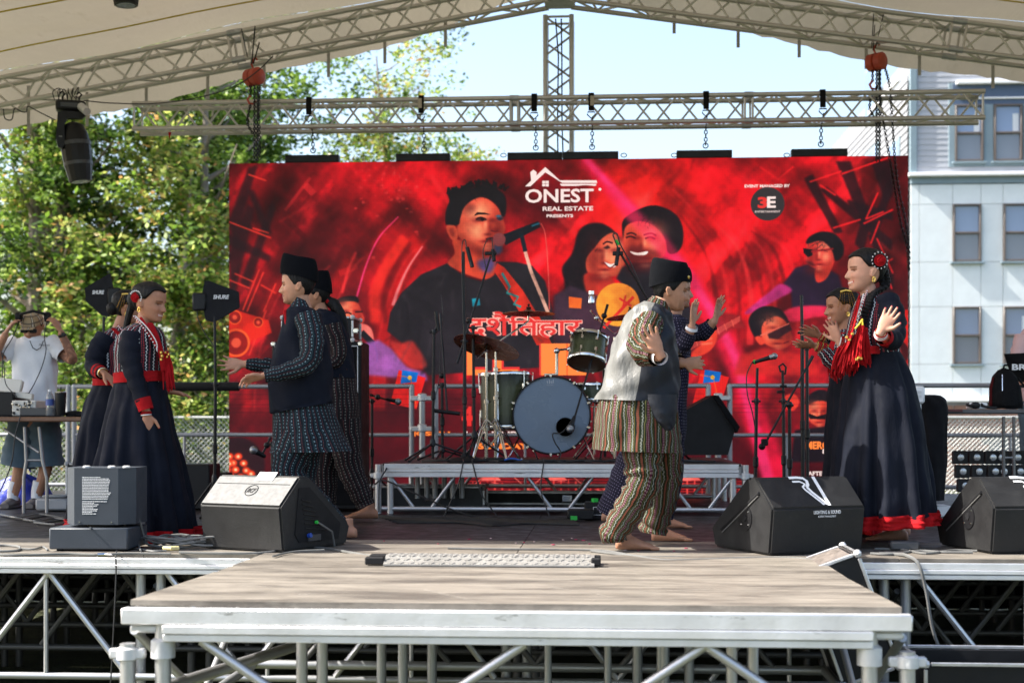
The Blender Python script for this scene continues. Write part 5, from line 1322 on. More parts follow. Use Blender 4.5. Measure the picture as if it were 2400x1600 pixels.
def topi(hd, parent, z0=.66, hf=.42, hb=.30, tilt=.0, m=None, lean=.0, grow=.045):
    mb = MB(); na = 40; rows = []
    for j in range(9):
        t = j/8; row = []
        for k in range(na):
            a = 2*math.pi*k/na; c = math.cos(a); x, y, _ = head_point(a, .70, 0, grow); cx = (.39-.47)/2
            zb = z0+(.10*c if c > 0 else .16*c); zt = z0+.09+(hf*(1+c)/2+hb*(1-c)/2); sc = 1+.03*math.sin(t*3.1)-.10*t**2
            row.append(hd.w(cx+(x-cx)*sc+lean*t, y*sc*(1-.12*t), zb+(zt-zb)*t))
        rows.append(row)
    for (sc, dz) in ((.93, .02), (.62, .02), (.3, .01), (.06, .0)):      # sunk crown with a ridge
        last = rows[8]; c0 = sum(last, Vector())/na
        rows.append([c0+(p-c0)*sc+hd.u*hd.h*(dz+.03*abs(math.cos(2*math.pi*k/na))) for k, p in enumerate(last)])
    vs = [p for r in rows for p in r]; n = len(rows)
    fs = [(j*na+k, j*na+(k+1) % na, (j+1)*na+(k+1) % na, (j+1)*na+k) for j in range(n-1) for k in range(na)]; fs.append(tuple((n-1)*na+k for k in range(na)))
    mb.add(vs, fs); return build('topi_hat', mb, m or M_HAT, parent, ang=50)
def beads(pts, r, m, parent, name='necklace', gap=2.1, m2=None):
    q = [Vector(p) for p in spline([tuple(p) for p in pts], 10)]; mb = MB(); acc = 0; k = 0; last = q[0]
    for a, c in zip(q[:-1], q[1:]):
        L = (c-a).length
        while acc < L: mb.ball(a.lerp(c, acc/max(L, 1e-6)), r, 6, mi=k % 2 if m2 else 0); acc += r*gap; k += 1
        acc -= L
    return build(name, mb, [m, m2] if m2 else m, parent)
def rose(c, r, parent, m=None, nrm=None):
    c = Vector(c); mb = MB(); nrm = Vector(nrm or -FWD); a1 = nrm.orthogonal().normalized(); a2 = nrm.cross(a1)
    for ring, (rr, n_, tl) in enumerate(((.35, 4, .8), (.7, 6, .45), (1., 8, .15))):
        for k in range(n_):
            a = 2*math.pi*k/n_+ring*.5; e = a1*math.cos(a)+a2*math.sin(a); p = c+e*r*rr*.55+nrm*r*.25*tl; t_ = nrm.cross(e)
            mb.add([p-t_*r*.34-e*r*.1, p+t_*r*.34-e*r*.1, p+t_*r*.28+e*r*.35*rr+nrm*r*.5*tl, p-t_*r*.28+e*r*.35*rr+nrm*r*.5*tl], [(0, 1, 2, 3)])
    mb.ball(c, r*.62, 10); build('flower', mb, m or M_RED, parent)
def bangles(w_, d, r, n, ms, parent, pitch=.009, name='bangle'):
    w_ = Vector(w_); d = Vector(d).normalized()
    for k in range(n):
        mb = MB(); c = w_-d*pitch*k; a1 = d.orthogonal().normalized(); a2 = d.cross(a1)
        mb.path([c+(a1*math.cos(t)+a2*math.sin(t))*r*(1+.04*(k % 2)) for t in np.linspace(0, 2*math.pi, 16, endpoint=False)], .0036, 6, closed=True); build(name, mb, ms[k % len(ms)], parent)
def tassel(p0, p1, w_, m, parent, n=26, seed=0, name='tassel'):
    rg = np.random.default_rng(seed); mb = MB(); p0 = Vector(p0); p1 = Vector(p1); L = (p1-p0).length
    for k in range(n):
        a = Vector((rg.normal(0, w_*.4), rg.normal(0, w_*.3), rg.uniform(-.01, .01))); b_ = a*rg.uniform(1.2, 2.2)+Vector((0, 0, rg.uniform(-.03, .02)))
        mb.path([p0+a*.6, p0.lerp(p1, .5)+(a+b_)/2+Vector((rg.normal(0, .006), 0, 0)), p1+b_], [.006, .0065, .003], 4)
    mb.ball(p0, (w_*.7, w_*.6, w_*.6), 8); return build(name, mb, m, parent)

# ------------------------------------------------------------------ A: man at left front, facing left
def man_left_front():
    d = 9.25; J = lambda x, y, o=0.: D(x, y, d+o); pr = thing('person', G(720, 1262), 'man in black topi hat and navy waistcoat over a dotted kurta, arms reaching left', 'person')
    hd = Head(699, 713, d, .252, -1, pitch=.02); mb = MB(); tp = []
    limb(mb, [J(712, 950), J(706, 850), J(708, 760), J(712, 735)], [.10, .11, .09, .06]); limb(mb, [J(716, 750), J(706, 715), J(700, 680)], [.065, .062, .058])
    limb(mb, [J(722, 750, -.17), J(724, 846, -.24), J(622, 880, -.30)], [.05, .042, .029]); tp += hand(mb, J(616, 881, -.30), RIGHT*-1+UP*-.22, UP*-.8+FWD*-.4, .185, .13, .42, -1)
    limb(mb, [J(700, 755, .17), J(672, 858, .22), J(575, 853, .20)], [.05, .040, .028]); tp += hand(mb, J(570, 853, .2), RIGHT*-1+UP*.02, FWD*-1+UP*.3, .185, .20, .22, 1)
    limb(mb, [J(705, 1030, -.09), J(682, 1115, -.09), J(808, 1228, -.05)], [.08, .055, .036]); foot(mb, J(816, 1232, -.05), RIGHT*-1)
    limb(mb, [J(705, 1030, .09), J(690, 1140, .12), J(712, 1240, .12)], [.08, .055, .036]); a = G(716, 1266); foot(mb, Vector((a.x, a.y, .078)), RIGHT*-1)
    body(pr, mb, hd, skin=(.42, .24, .165), smile=.9, beard=.25)
    hair_cap(hd, pr, front=.72, side=.42, back=.10, grow=.02); topi(hd, pr, z0=.70, hf=.50, hb=.30, lean=-.02)
    build('trousers', merge(sleeve([J(705, 1020, -.09), J(676, 1108, -.09), J(742, 1180, -.07), J(812, 1238, -.05)], [.135, .105, .085, .045], wr=.006, seed=1),
                            sleeve([J(712, 1020, .09), J(700, 1130, .12), J(712, 1240, .12)], [.13, .11, .07], wr=.005, seed=2)), M_KA, pr, ang=80)
    build('kurta', merge(shell([(895, 652, 760, .15), (930, 648, 768, .165), (965, 645, 784, .19), (1010, 642, 800, .22), (1058, 636, 822, .24, -4)], d, folds=7, famp=(0, .05), seed=3, close=False),
                         sleeve([J(718, 742, -.15), J(730, 790, -.20), J(722, 848, -.25), J(665, 872, -.28), J(620, 880, -.30)], [.082, .080, .068, .052, .040], seed=4),
                         sleeve([J(702, 745, .15), J(684, 810, .20), J(668, 856, .22), J(620, 856, .21), J(578, 853, .20)], [.08, .07, .06, .048, .038], seed=5),
                         shell([(700, 690, 722, .066, 14), (712, 688, 728, .078, 16), (727, 680, 737, .11, 16)], d, wr=.001, close=False)), M_KA, pr, ang=80)
    build('waistcoat', shell([(718, 686, 734, .075, 10), (730, 674, 750, .14, 8), (752, 664, 757, .165), (800, 650, 770, .185), (850, 637, 776, .20), (900, 631, 778, .205), (945, 634, 780, .20, -22), (957, 638, 780, .20, -26)], d, sub=7, wr=.008, seed=6, close=False), M_VEST, pr, ang=80)
    b = MB(); b.path([J(668, 728, -.06), J(672, 760, -.10), J(660, 800, -.12)], [.012, .014, .010], 6); build('red_scarf', b, M_RED, pr)
man_left_front()
# ------------------------------------------------------------------ B: dancer behind him
def dancer_behind():
    d = 10.35; J = lambda x, y, o=0.: D(x, y, d+o); pr = thing('person', G(800, 1226), 'dancer with black topi and ponytail, half hidden behind the man reaching left', 'person')
    hd = Head(742, 728, d, .235, -1, pitch=.05); mb = MB()
    limb(mb, [J(790, 980), J(784, 860), J(772, 780), J(768, 750)], [.10, .10, .09, .06]); limb(mb, [J(768, 760), J(752, 728), J(744, 700)], [.06, .055, .052])
    limb(mb, [J(778, 762, -.15), J(792, 835, -.17), J(740, 868, -.2)], [.045, .038, .027]); hand(mb, J(736, 869, -.2), RIGHT*-1, UP*-1+FWD*-.3, .175, .12, .3, -1)
    limb(mb, [J(770, 762, .15), J(760, 835, .2), J(700, 850, .2)], [.045, .038, .027]); hand(mb, J(696, 850, .2), RIGHT*-1, FWD*-1, .175, .14, .2, 1)
    limb(mb, [J(800, 1000, -.08), J(822, 1100, -.08), J(862, 1180, -.08)], [.08, .05, .034]); a = G(868, 1222); foot(mb, Vector((a.x, a.y, .10)), RIGHT*-1+FWD*-.1)
    limb(mb, [J(785, 1000, .08), J(760, 1100, .08), J(765, 1190, .08)], [.08, .05, .034]); a = G(768, 1226); foot(mb, Vector((a.x, a.y, .078)), RIGHT*-1)
    body(pr, mb, hd, skin=(.30, .165, .11), smile=.2); hair_cap(hd, pr, front=.66, side=.42, back=.08, grow=.03); topi(hd, pr, z0=.66, hf=.44, hb=.42, lean=.02)
    b = MB(); b.path([J(765, 703), J(782, 712), J(796, 735), J(806, 760), J(812, 790)], [.035, .045, .042, .032, .010], 10); build('ponytail', b, M_HAIR, pr)
    b = MB(); b.ball(J(769, 706, -.02), .022, 8); build('hair_tie', b, M_RED, pr)
    build('trousers', merge(sleeve([J(802, 985, -.08), J(818, 1085, -.08), J(838, 1140, -.08), J(858, 1186, -.08)], [.13, .10, .085, .065], wr=.005, seed=7), sleeve([J(785, 985, .08), J(762, 1100, .08), J(765, 1195, .08)], [.13, .10, .07], seed=8)), M_KB, pr, ang=80)
    build('kurta', merge(shell([(850, 754, 822, .15), (885, 753, 832, .175), (950, 752, 841, .19), (1016, 756, 836, .2)], d, folds=6, famp=(0, .04), seed=9, close=False),
                         sleeve([J(776, 762, -.15), J(792, 835, -.17), J(745, 866, -.2)], [.07, .058, .038], seed=10), sleeve([J(770, 762, .15), J(760, 835, .2), J(704, 850, .2)], [.07, .058, .038], seed=11)), M_KB, pr, ang=80)
    build('waistcoat', shell([(726, 746, 778, .08, 6), (740, 738, 796, .15), (775, 734, 814, .17), (830, 742, 826, .18), (886, 748, 834, .185)], d, wr=.007, seed=12, close=False), M_VEST, pr, ang=80)
dancer_behind()

# ------------------------------------------------------------------ women in navy dresses
def gold_ornament(hd, parent, side, x=-.08, z=.74, n=7, seed=0):
    rg = np.random.default_rng(seed); mb = MB()
    for k in range(n):
        x0 = x+.30*(k/(n-1)-.5)
        for j in range(10):
            mb.ball(hd.w(x0+(k/(n-1)-.5)*.22*j/9, side*(.36+.03*math.sin(j*.3)), z-.052*j*(1 if k % 2 else .8)), .0042, 5)
    mb.path([hd.w(x-.16, side*.33, z+.04), hd.w(x, side*.33, z+.07), hd.w(x+.16, side*.33, z+.04)], .007, 6); build('hair_ornament', mb, M_GOLD, parent)
def earring(hd, parent, side):
    mb = MB(); mb.path([hd.w(-.07+.05*math.cos(t)*.6, side*.385, .26+.06*math.sin(t)) for t in np.linspace(0, 6.28, 12, endpoint=False)], .0045, 6, closed=True); mb.ball(hd.w(-.07, side*.385, .30), .007, 6); build('earring', mb, M_GOLD, parent)
def hem_band(lv, dep, parent, **k):
    build('hem_trim', shell(lv, dep, close=False, **k), M_RED, parent, ang=80)
def woman_left_front():
    d = 9.2; J = lambda x, y, o=0.: D(x, y, d+o); pr = thing('person', G(345, 1262), 'woman in navy dress with red rose looking down behind the small grey speaker', 'person')
    hd = Head(345, 752, d, .246, 1, pitch=.17, yawc=-.25); mb = MB(); tp = []
    limb(mb, [J(325, 930), J(328, 850), J(330, 790), J(332, 762)], [.10, .10, .09, .055]); limb(mb, [J(332, 775), J(340, 745), J(347, 715)], [.055, .050, .050])
    limb(mb, [J(316, 800, -.13), J(316, 885, -.20), J(342, 962, -.22)], [.045, .037, .026]); tp += hand(mb, J(344, 970, -.22), UP*-1+RIGHT*.02, FWD*-.9+RIGHT*.3, .178, .24, .12, 1)
    limb(mb, [J(352, 790, .16), J(372, 880, .15), J(392, 917, .1)], [.045, .037, .026]); tp += hand(mb, J(394, 918, .1), RIGHT*1+UP*-.1, UP*-1, .17, .16, .25, -1)
    limb(mb, [J(330, 930, -.08), J(335, 1100, -.08), J(345, 1225, -.08)], [.08, .05, .034]); limb(mb, [J(330, 930, .08), J(340, 1100, .08), J(360, 1225, .08)], [.08, .05, .034])
    for px_, o in ((350, -.08), (365, .1)): a = G(px_, 1262+(-6 if o > 0 else 4)); foot(mb, Vector((a.x, a.y, .078)), RIGHT)
    body(pr, mb, hd, skin=(.35, .185, .125), smile=.5, tips=tp, nails=(.50, .02, .03), lip=(.36, .03, .04), teeth=True)
    hair_cap(hd, pr, front=.78, side=.50, back=.10, grow=.055)
    b = MB(); b.ball(hd.w(-.42, .02, .50), (.062, .06, .07), 12); b.path([hd.w(-.5, .05, .45), hd.w(-.58, .05, .1), hd.w(-.62, .05, -.5), hd.w(-.60, .05, -1.0)], [.028, .024, .020, .010], 8); build('hair_braid', b, M_HAIR, pr)
    b = MB(); b.path([hd.w(.36, -.06, .78), hd.w(.2, -.07, .965), hd.w(-.02, -.07, 1.045)], .003, 5) ; build('hair_parting', b, M_SKIN if False else mat('parting_skin', (.30, .18, .13), .6), pr)
    rose(hd.w(-.22, -.37, .56), .036, pr)
    mb2 = MB()
    for k in range(12): a = -.4+k*.28; mb2.ball(hd.w(-.22+.17*math.cos(a), -.39, .56+.17*math.sin(a)), .006, 5)
    build('hair_pearls', mb2, M_PEARL, pr); earring(hd, pr, -1)
    sl1 = sleeve([J(312, 786, -.12), J(304, 830, -.17), J(317, 885, -.20), J(338, 948, -.22)], [.074, .070, .058, .046], seed=20); sl2 = sleeve([J(352, 786, .14), J(372, 850, .15), J(388, 912, .11)], [.07, .058, .045], seed=21)
    build('sleeves', merge(sl1, sl2), M_DRESS, pr, ang=80)
    build('cuff', sleeve([J(334, 934, -.218), J(343, 961, -.222)], [.051, .047], n=3, wr=.001), M_RED, pr); build('cuff', sleeve([J(384, 905, .115), J(391, 915, .105)], [.05, .046], n=3, wr=.001), M_RED, pr)
    bangles(J(343, 972, -.222), UP*-1+RIGHT*.1, .031, 3, [M_PEARL, M_RED, M_RED], pr)
    build('bodice', shell([(760, 316, 362, .07, 6), (772, 292, 376, .145), (795, 276, 386, .175), (830, 271, 390, .18), (865, 271, 387, .17), (897, 272, 385, .165)], d, wr=.003, seed=22, close=False), M_BOD, pr, ang=80)
    build('skirt', shell([(893, 270, 385, .165), (930, 262, 392, .20), (1000, 246, 404, .27), (1090, 228, 425, .33), (1180, 216, 442, .38), (1250, 214, 452, .40)], d, seg=120, folds=13, famp=(.012, .10), seed=23, close=False), M_DRESS, pr, ang=80)
    hem_band([(1235, 210, 456, .418), (1250, 209, 457, .424), (1263, 208, 458, .43)], d, pr, seg=120, folds=13, famp=(.10, .105), seed=23)
    build('sash', shell([(872, 268, 389, .180, -6), (884, 269, 388, .182, -6), (896, 268, 388, .180, -6)], d, wr=.001, close=False), M_RED, pr)
    b = MB(); b.path([J(352, 757, -.07), J(366, 790, -.14), J(379, 830, -.15), J(384, 868, -.13)], [(.006, .022)]*4, 8); b.path([J(330, 745, -.09), J(352, 775, -.16), J(374, 826, -.17)], [.009]*3, 6); build('red_shawl', b, M_RED, pr)
    beads([J(314, 741, -.09), J(336, 768, -.17), J(358, 800, -.19), J(371, 824, -.17)], .0055, M_PEARL, pr, m2=M_RED); beads([J(318, 741, -.09), J(345, 768, -.17), J(366, 800, -.19), J(368, 822, -.18)], .005, M_PEARL, pr)
    b = MB(); [b.ball(J(x, y, -.18), .012, 6) for x, y in ((378, 826), (380, 834), (378, 842))]; build('pendant', b, M_GOLD, pr)
    tassel(J(390, 826, -.10), J(398, 905, -.12), .022, M_RED, pr, 44, 1); b = MB(); [b.ball(J(x, y, -.14), .010, 6) for x, y in ((388, 826), (396, 830), (392, 836))]; build('tassel_bead', b, M_GOLD, pr)
woman_left_front()
def woman_left_behind():
    d = 10.2; J = lambda x, y, o=0.: D(x, y, d+o); pr = thing('person', G(245, 1234), 'woman with gold bead hair ornament, partly hidden behind the woman looking down', 'person')
    hd = Head(297, 758, d, .235, 1, pitch=.10, yawc=.35); mb = MB(); tp = []
    limb(mb, [J(262, 930), J(264, 860), J(268, 800), J(275, 775)], [.10, .10, .09, .055]); limb(mb, [J(274, 785), J(286, 758), J(296, 725)], [.055, .052, .05])
    limb(mb, [J(246, 800, -.14), J(222, 858, -.2), J(238, 872, -.38)], [.045, .037, .026]); tp += hand(mb, J(243, 873, -.40), RIGHT*.75+UP*-.65, UP*-.5+FWD*.2+RIGHT*-.4, .178, .14, .25, 1)
    limb(mb, [J(290, 800, .16), J(310, 870, .18), J(330, 900, .1)], [.045, .037, .026]); tp += hand(mb, J(334, 902, .1), RIGHT, UP*-1, .17, .15, .2, -1)
    for x, o in ((235, -.08), (262, .08)): limb(mb, [J(250, 930, o), J(x, 1090, o), J(x, 1200, o)], [.08, .05, .034]); a = G(x+4, 1236+(-4 if o > 0 else 2)); foot(mb, Vector((a.x, a.y, .078)), RIGHT)
    body(pr, mb, hd, skin=(.31, .165, .11), smile=.3, tips=tp, nails=(.45, .03, .04), lip=(.34, .03, .04)); hair_cap(hd, pr, front=.76, side=.48, back=.08, grow=.05)
    b = MB(); b.ball(hd.w(-.45, 0, .4), .05, 10); build('hair_bun', b, M_HAIR, pr); gold_ornament(hd, pr, -1, x=-.10, z=.80, n=7); earring(hd, pr, -1)
    build('sleeves', merge(sleeve([J(250, 790, -.12), J(226, 830, -.17), J(222, 862, -.22), J(236, 871, -.36)], [.078, .072, .062, .048], seed=24), sleeve([J(288, 795, .15), J(308, 868, .18), J(326, 898, .12)], [.07, .06, .045], seed=25)), M_DRESS, pr, ang=80)
    build('cuff', sleeve([J(229, 868, -.30), J(239, 874, -.385)], [.052, .047], n=3, wr=.001), M_RED, pr); bangles(J(241, 874, -.40), RIGHT*.5+UP*-.3+FWD*-.7, .032, 2, [M_GOLD, M_PEARL], pr)
    build('bodice', shell([(768, 262, 300, .07), (785, 242, 310, .14), (820, 226, 318, .17), (870, 222, 320, .17), (905, 222, 318, .165)], d, wr=.003, seed=26, close=False), M_BOD, pr, ang=80)
    build('skirt', shell([(900, 222, 318, .165), (960, 200, 322, .24), (1050, 184, 325, .30), (1140, 176, 330, .35), (1222, 170, 335, .38)], d, seg=110, folds=12, famp=(.012, .09), seed=27, close=False), M_DRESS, pr, ang=80)
    hem_band([(1212, 166, 339, .395), (1223, 165, 340, .40), (1234, 164, 341, .405)], d, pr, seg=110, folds=12, famp=(.09, .094), seed=27)
    build('sash', shell([(880, 220, 320, .178), (904, 220, 320, .178)], d, wr=.001, close=False, sub=3), M_RED, pr)
    beads([J(276, 762, -.08), J(292, 780, -.16), J(312, 800, -.16)], .006, M_RED, pr, m2=M_PEARL)
    b = MB(); b.path([J(266, 770, -.1), J(286, 790, -.17), J(312, 815, -.17)], [(.006, .02)]*3, 6); build('red_shawl', b, M_RED, pr)
woman_left_behind()
def woman_right_front():
    d = 8.75; J = lambda x, y, o=0.: D(x, y, d+o); pr = thing('person', G(2070, 1268), 'smiling woman in navy dress with red rose, long braid and one palm held out', 'person')
    hd = Head(2027, 684, d, .262, -1, pitch=-.02, yawc=.10); mb = MB(); tp = []
    limb(mb, [J(2050, 870), J(2048, 790), J(2045, 730), J(2040, 702)], [.11, .10, .09, .055]); limb(mb, [J(2042, 712), J(2034, 680), J(2028, 650)], [.058, .050, .05])
    limb(mb, [J(2080, 722, -.16), J(2090, 800, -.28), J(2070, 786, -.46)], [.047, .039, .027]); tp += hand(mb, J(2064, 776, -.50), RIGHT*.50+UP*.86, FWD*-1+UP*.2+RIGHT*-.2, .182, .13, .10, -1)
    limb(mb, [J(2020, 725, .16), J(2018, 806, .18), J(1972, 803, .12)], [.045, .038, .027]); tp += hand(mb, J(1966, 800, .12), RIGHT*-.40+UP*.9, RIGHT*-.7+FWD*-.6, .172, .16, .15, 1)
    for x, o in ((2085, -.06), (2110, .10)): limb(mb, [J(2060, 880, o), J(2075, 1060, o), J(x, 1225, o)], [.08, .052, .035])
    a = G(2106, 1267); foot(mb, Vector((a.x, a.y, .078)), RIGHT*-1, .26); a = G(2118, 1257); foot(mb, Vector((a.x, a.y+.08, .078)), RIGHT*-1)
    body(pr, mb, hd, skin=(.46, .27, .20), smile=1., tips=tp, nails=(.50, .06, .09), lip=(.40, .02, .03), teeth=True)
    hair_cap(hd, pr, front=.76, side=.50, back=.12, grow=.05)
    mb2 = MB(); q = [Vector(p) for p in spline([tuple(hd.w(-.42, 0, .45)), tuple(hd.w(-.46, .05, .12)), tuple(J(2046, 690, -.10)), tuple(J(2036, 712, -.17)), tuple(J(2026, 745, -.17)), tuple(J(2021, 775, -.16))], 4)]
    for i, p in enumerate(q):
        s_ = 1-.55*i/len(q)
        for sg in (1, -1): mb2.ball(p+RIGHT*sg*.014*s_+UP*(.012 if sg > 0 else -.004), (.026*s_, .026*s_, .022*s_), 8)
    build('hair_braid', mb2, M_HAIR, pr); rose(hd.w(-.20, .40, .70), .040, pr); mb3 = MB()
    for k in range(14): a = k*.45; mb3.ball(hd.w(-.20+.19*math.cos(a), .40, .70+.19*math.sin(a)), .0055, 5)
    build('hair_pearls', mb3, M_PEARL, pr); earring(hd, pr, 1)
    build('sleeves', merge(sleeve([J(2074, 708, -.10), J(2090, 745, -.18), J(2092, 792, -.28), J(2074, 792, -.42)], [.088, .082, .070, .052], seed=30), sleeve([J(2022, 722, .14), J(2018, 798, .18), J(1980, 804, .13)], [.075, .06, .046], seed=31)), M_DRESS, pr, ang=80)
    build('cuff', sleeve([J(2080, 795, -.36), J(2069, 787, -.455)], [.056, .050], n=3, wr=.001), M_RED, pr)
    bangles(J(2065, 779, -.495), RIGHT*-.1+UP*.35+FWD*-.7, .034, 5, [M_RED, M_PEARL], pr, .010); bangles(J(1967, 801, .12), RIGHT*-.8+UP*.2, .036, 8, [M_PEARL, M_RED, M_RED], pr, .010)
    build('bodice', shell([(690, 2022, 2064, .07, 6), (704, 2008, 2086, .15), (730, 1998, 2099, .18), (770, 1987, 2104, .185), (800, 1986, 2105, .175), (832, 1990, 2108, .17)], d, wr=.003, seed=32, close=False), M_BOD, pr, ang=80)
    build('skirt', shell([(826, 1988, 2108, .17), (870, 1982, 2128, .21), (950, 1972, 2149, .28), (1050, 1960, 2164, .34), (1150, 1950, 2176, .38), (1208, 1946, 2181, .40, -10)], d, seg=130, folds=12, famp=(.012, .105), seed=33, close=False), M_DRESS, pr, ang=80)
    hem_band([(1198, 1942, 2184, .415, -12), (1213, 1940, 2186, .42, -14), (1229, 1938, 2188, .425, -16)], d, pr, seg=130, folds=12, famp=(.105, .11), seed=33)
    build('sash', shell([(814, 1983, 2060, .19, 0, -.02), (832, 1985, 2062, .19, 0, -.02)], d, wr=.002, close=False, sub=4), M_RED, pr)
    b = MB(); b.path([J(2014, 705, -.16), J(2002, 760, -.20), J(1990, 800, -.19), J(1975, 830, -.12)], [(.006, .028), (.008, .04), (.01, .05), (.01, .05)], 8); build('red_shawl', b, M_RED, pr)
    for k, (a, c) in enumerate((((2020, 766), (2012, 838)), ((2028, 772), (2030, 846)), ((2006, 790), (1996, 852)), ((1990, 805), (1976, 862)), ((1972, 815), (1962, 866)), ((2014, 800), (2004, 864)), ((1984, 820), (1986, 868)))):
        tassel(J(*a, -.22+.02*k), J(*c, -.22+.02*k), .026, M_RED, pr, 40, k+5)
    b = MB(); [b.ball(J(x, y, -.25), .011, 6) for x, y in ((2013, 838), (2008, 842), (2018, 840), (1985, 790), (1991, 796), (1998, 782))]; build('tassel_bead', b, M_GOLD, pr)
    b = MB(); b.path([J(2022, 748, -.24), J(2012, 762, -.25), J(2004, 770, -.24)], .006, 6); b.path([J(2020, 748, -.24), J(2022, 762, -.25)], .006, 6); build('yellow_tie', b, M_YEL, pr)
    beads([J(2032, 682, -.06), J(2020, 715, -.19), J(2002, 770, -.22), J(1990, 800, -.21)], .006, M_PEARL, pr, m2=M_RED); beads([J(2014, 694, -.06), J(2004, 730, -.2), J(1990, 780, -.21), J(1984, 796, -.21)], .0075, M_RED, pr); beads([J(2024, 690, -.06), J(2014, 725, -.2), J(1998, 775, -.22)], .006, M_PEARL, pr)
woman_right_front()
def woman_right_behind():
    d = 9.6; J = lambda x, y, o=0.: D(x, y, d+o); pr = thing('person', G(1990, 1240), 'shorter woman with gold bead headpiece clapping, half hidden behind the woman with the braid', 'person')
    hd = Head(1974, 761, d, .242, -1, pitch=.06, yawc=.05); mb = MB(); tp = []
    limb(mb, [J(1985, 930), J(1985, 850), J(1985, 800), J(1986, 775)], [.10, .10, .09, .055]); limb(mb, [J(1985, 785), J(1980, 755), J(1976, 728)], [.055, .05, .05])
    limb(mb, [J(1985, 800, -.14), J(1962, 850, -.25), J(1915, 812, -.25)], [.045, .037, .026]); tp += hand(mb, J(1910, 809, -.25), RIGHT*-1+UP*.05, UP*.7+FWD*.4, .17, .16, .12, 1)
    limb(mb, [J(1975, 800, .14), J(1950, 845, .1), J(1925, 790, -.05)], [.045, .037, .026]); tp += hand(mb, J(1921, 786, -.05), RIGHT*-1+UP*.35, UP*-.6+FWD*-.6, .17, .18, .15, -1)
    for x, o in ((1975, -.08), (1995, .08)): limb(mb, [J(1988, 930, o), J(x, 1090, o), J(x, 1210, o)], [.08, .05, .034]); a = G(x, 1250 if o < 0 else 1243); foot(mb, Vector((a.x, a.y, .078)), RIGHT*-1)
    body(pr, mb, hd, skin=(.30, .16, .105), smile=.9, tips=tp, nails=(.50, .03, .08), lip=(.30, .04, .05), teeth=True); hair_cap(hd, pr, front=.76, side=.48, back=.08, grow=.05)
    gold_ornament(hd, pr, 1, x=-.06, z=.86, n=7, seed=3); earring(hd, pr, 1)
    build('sleeves', merge(sleeve([J(1985, 800, -.14), J(1962, 850, -.25), J(1926, 820, -.25)], [.07, .06, .042], seed=40), sleeve([J(1975, 800, .14), J(1950, 845, .1), J(1930, 798, -.03)], [.07, .058, .042], seed=41)), M_BOD, pr, ang=80)
    bangles(J(1914, 811, -.25), RIGHT*-1+UP*.3, .033, 7, [M_GOLD, M_RED, M_RED], pr, .011); bangles(J(1923, 787, -.05), RIGHT*-1+UP*.5, .032, 4, [M_RED, M_GOLD], pr, .011)
    build('bodice', shell([(772, 1968, 2002, .07), (790, 1956, 2018, .14), (830, 1950, 2022, .165), (890, 1946, 2022, .16)], d, wr=.003, seed=42, close=False), M_BOD, pr, ang=80)
    build('skirt', shell([(884, 1947, 2022, .16), (950, 1942, 2030, .22), (1050, 1937, 2040, .28), (1150, 1932, 2048, .32), (1232, 1930, 2052, .34)], d, seg=100, folds=11, famp=(.01, .09), seed=43, close=False), M_DRESS, pr, ang=80)
    hem_band([(1222, 1926, 2056, .35), (1243, 1925, 2057, .356)], d, pr, seg=100, folds=11, famp=(.09, .094), seed=43, sub=3)
    b = MB(); b.path([J(1966, 780, -.12), J(1952, 820, -.18), J(1950, 862, -.18)], [(.008, .04)]*3, 8); build('red_shawl', b, M_RED, pr)
    for k, (a, c) in enumerate((((1955, 820), (1948, 872)), ((1950, 840), (1958, 885)), ((1962, 830), (1968, 876)))): tassel(J(*a, -.2), J(*c, -.2), .022, M_RED, pr, 30, k+30)
woman_right_behind()

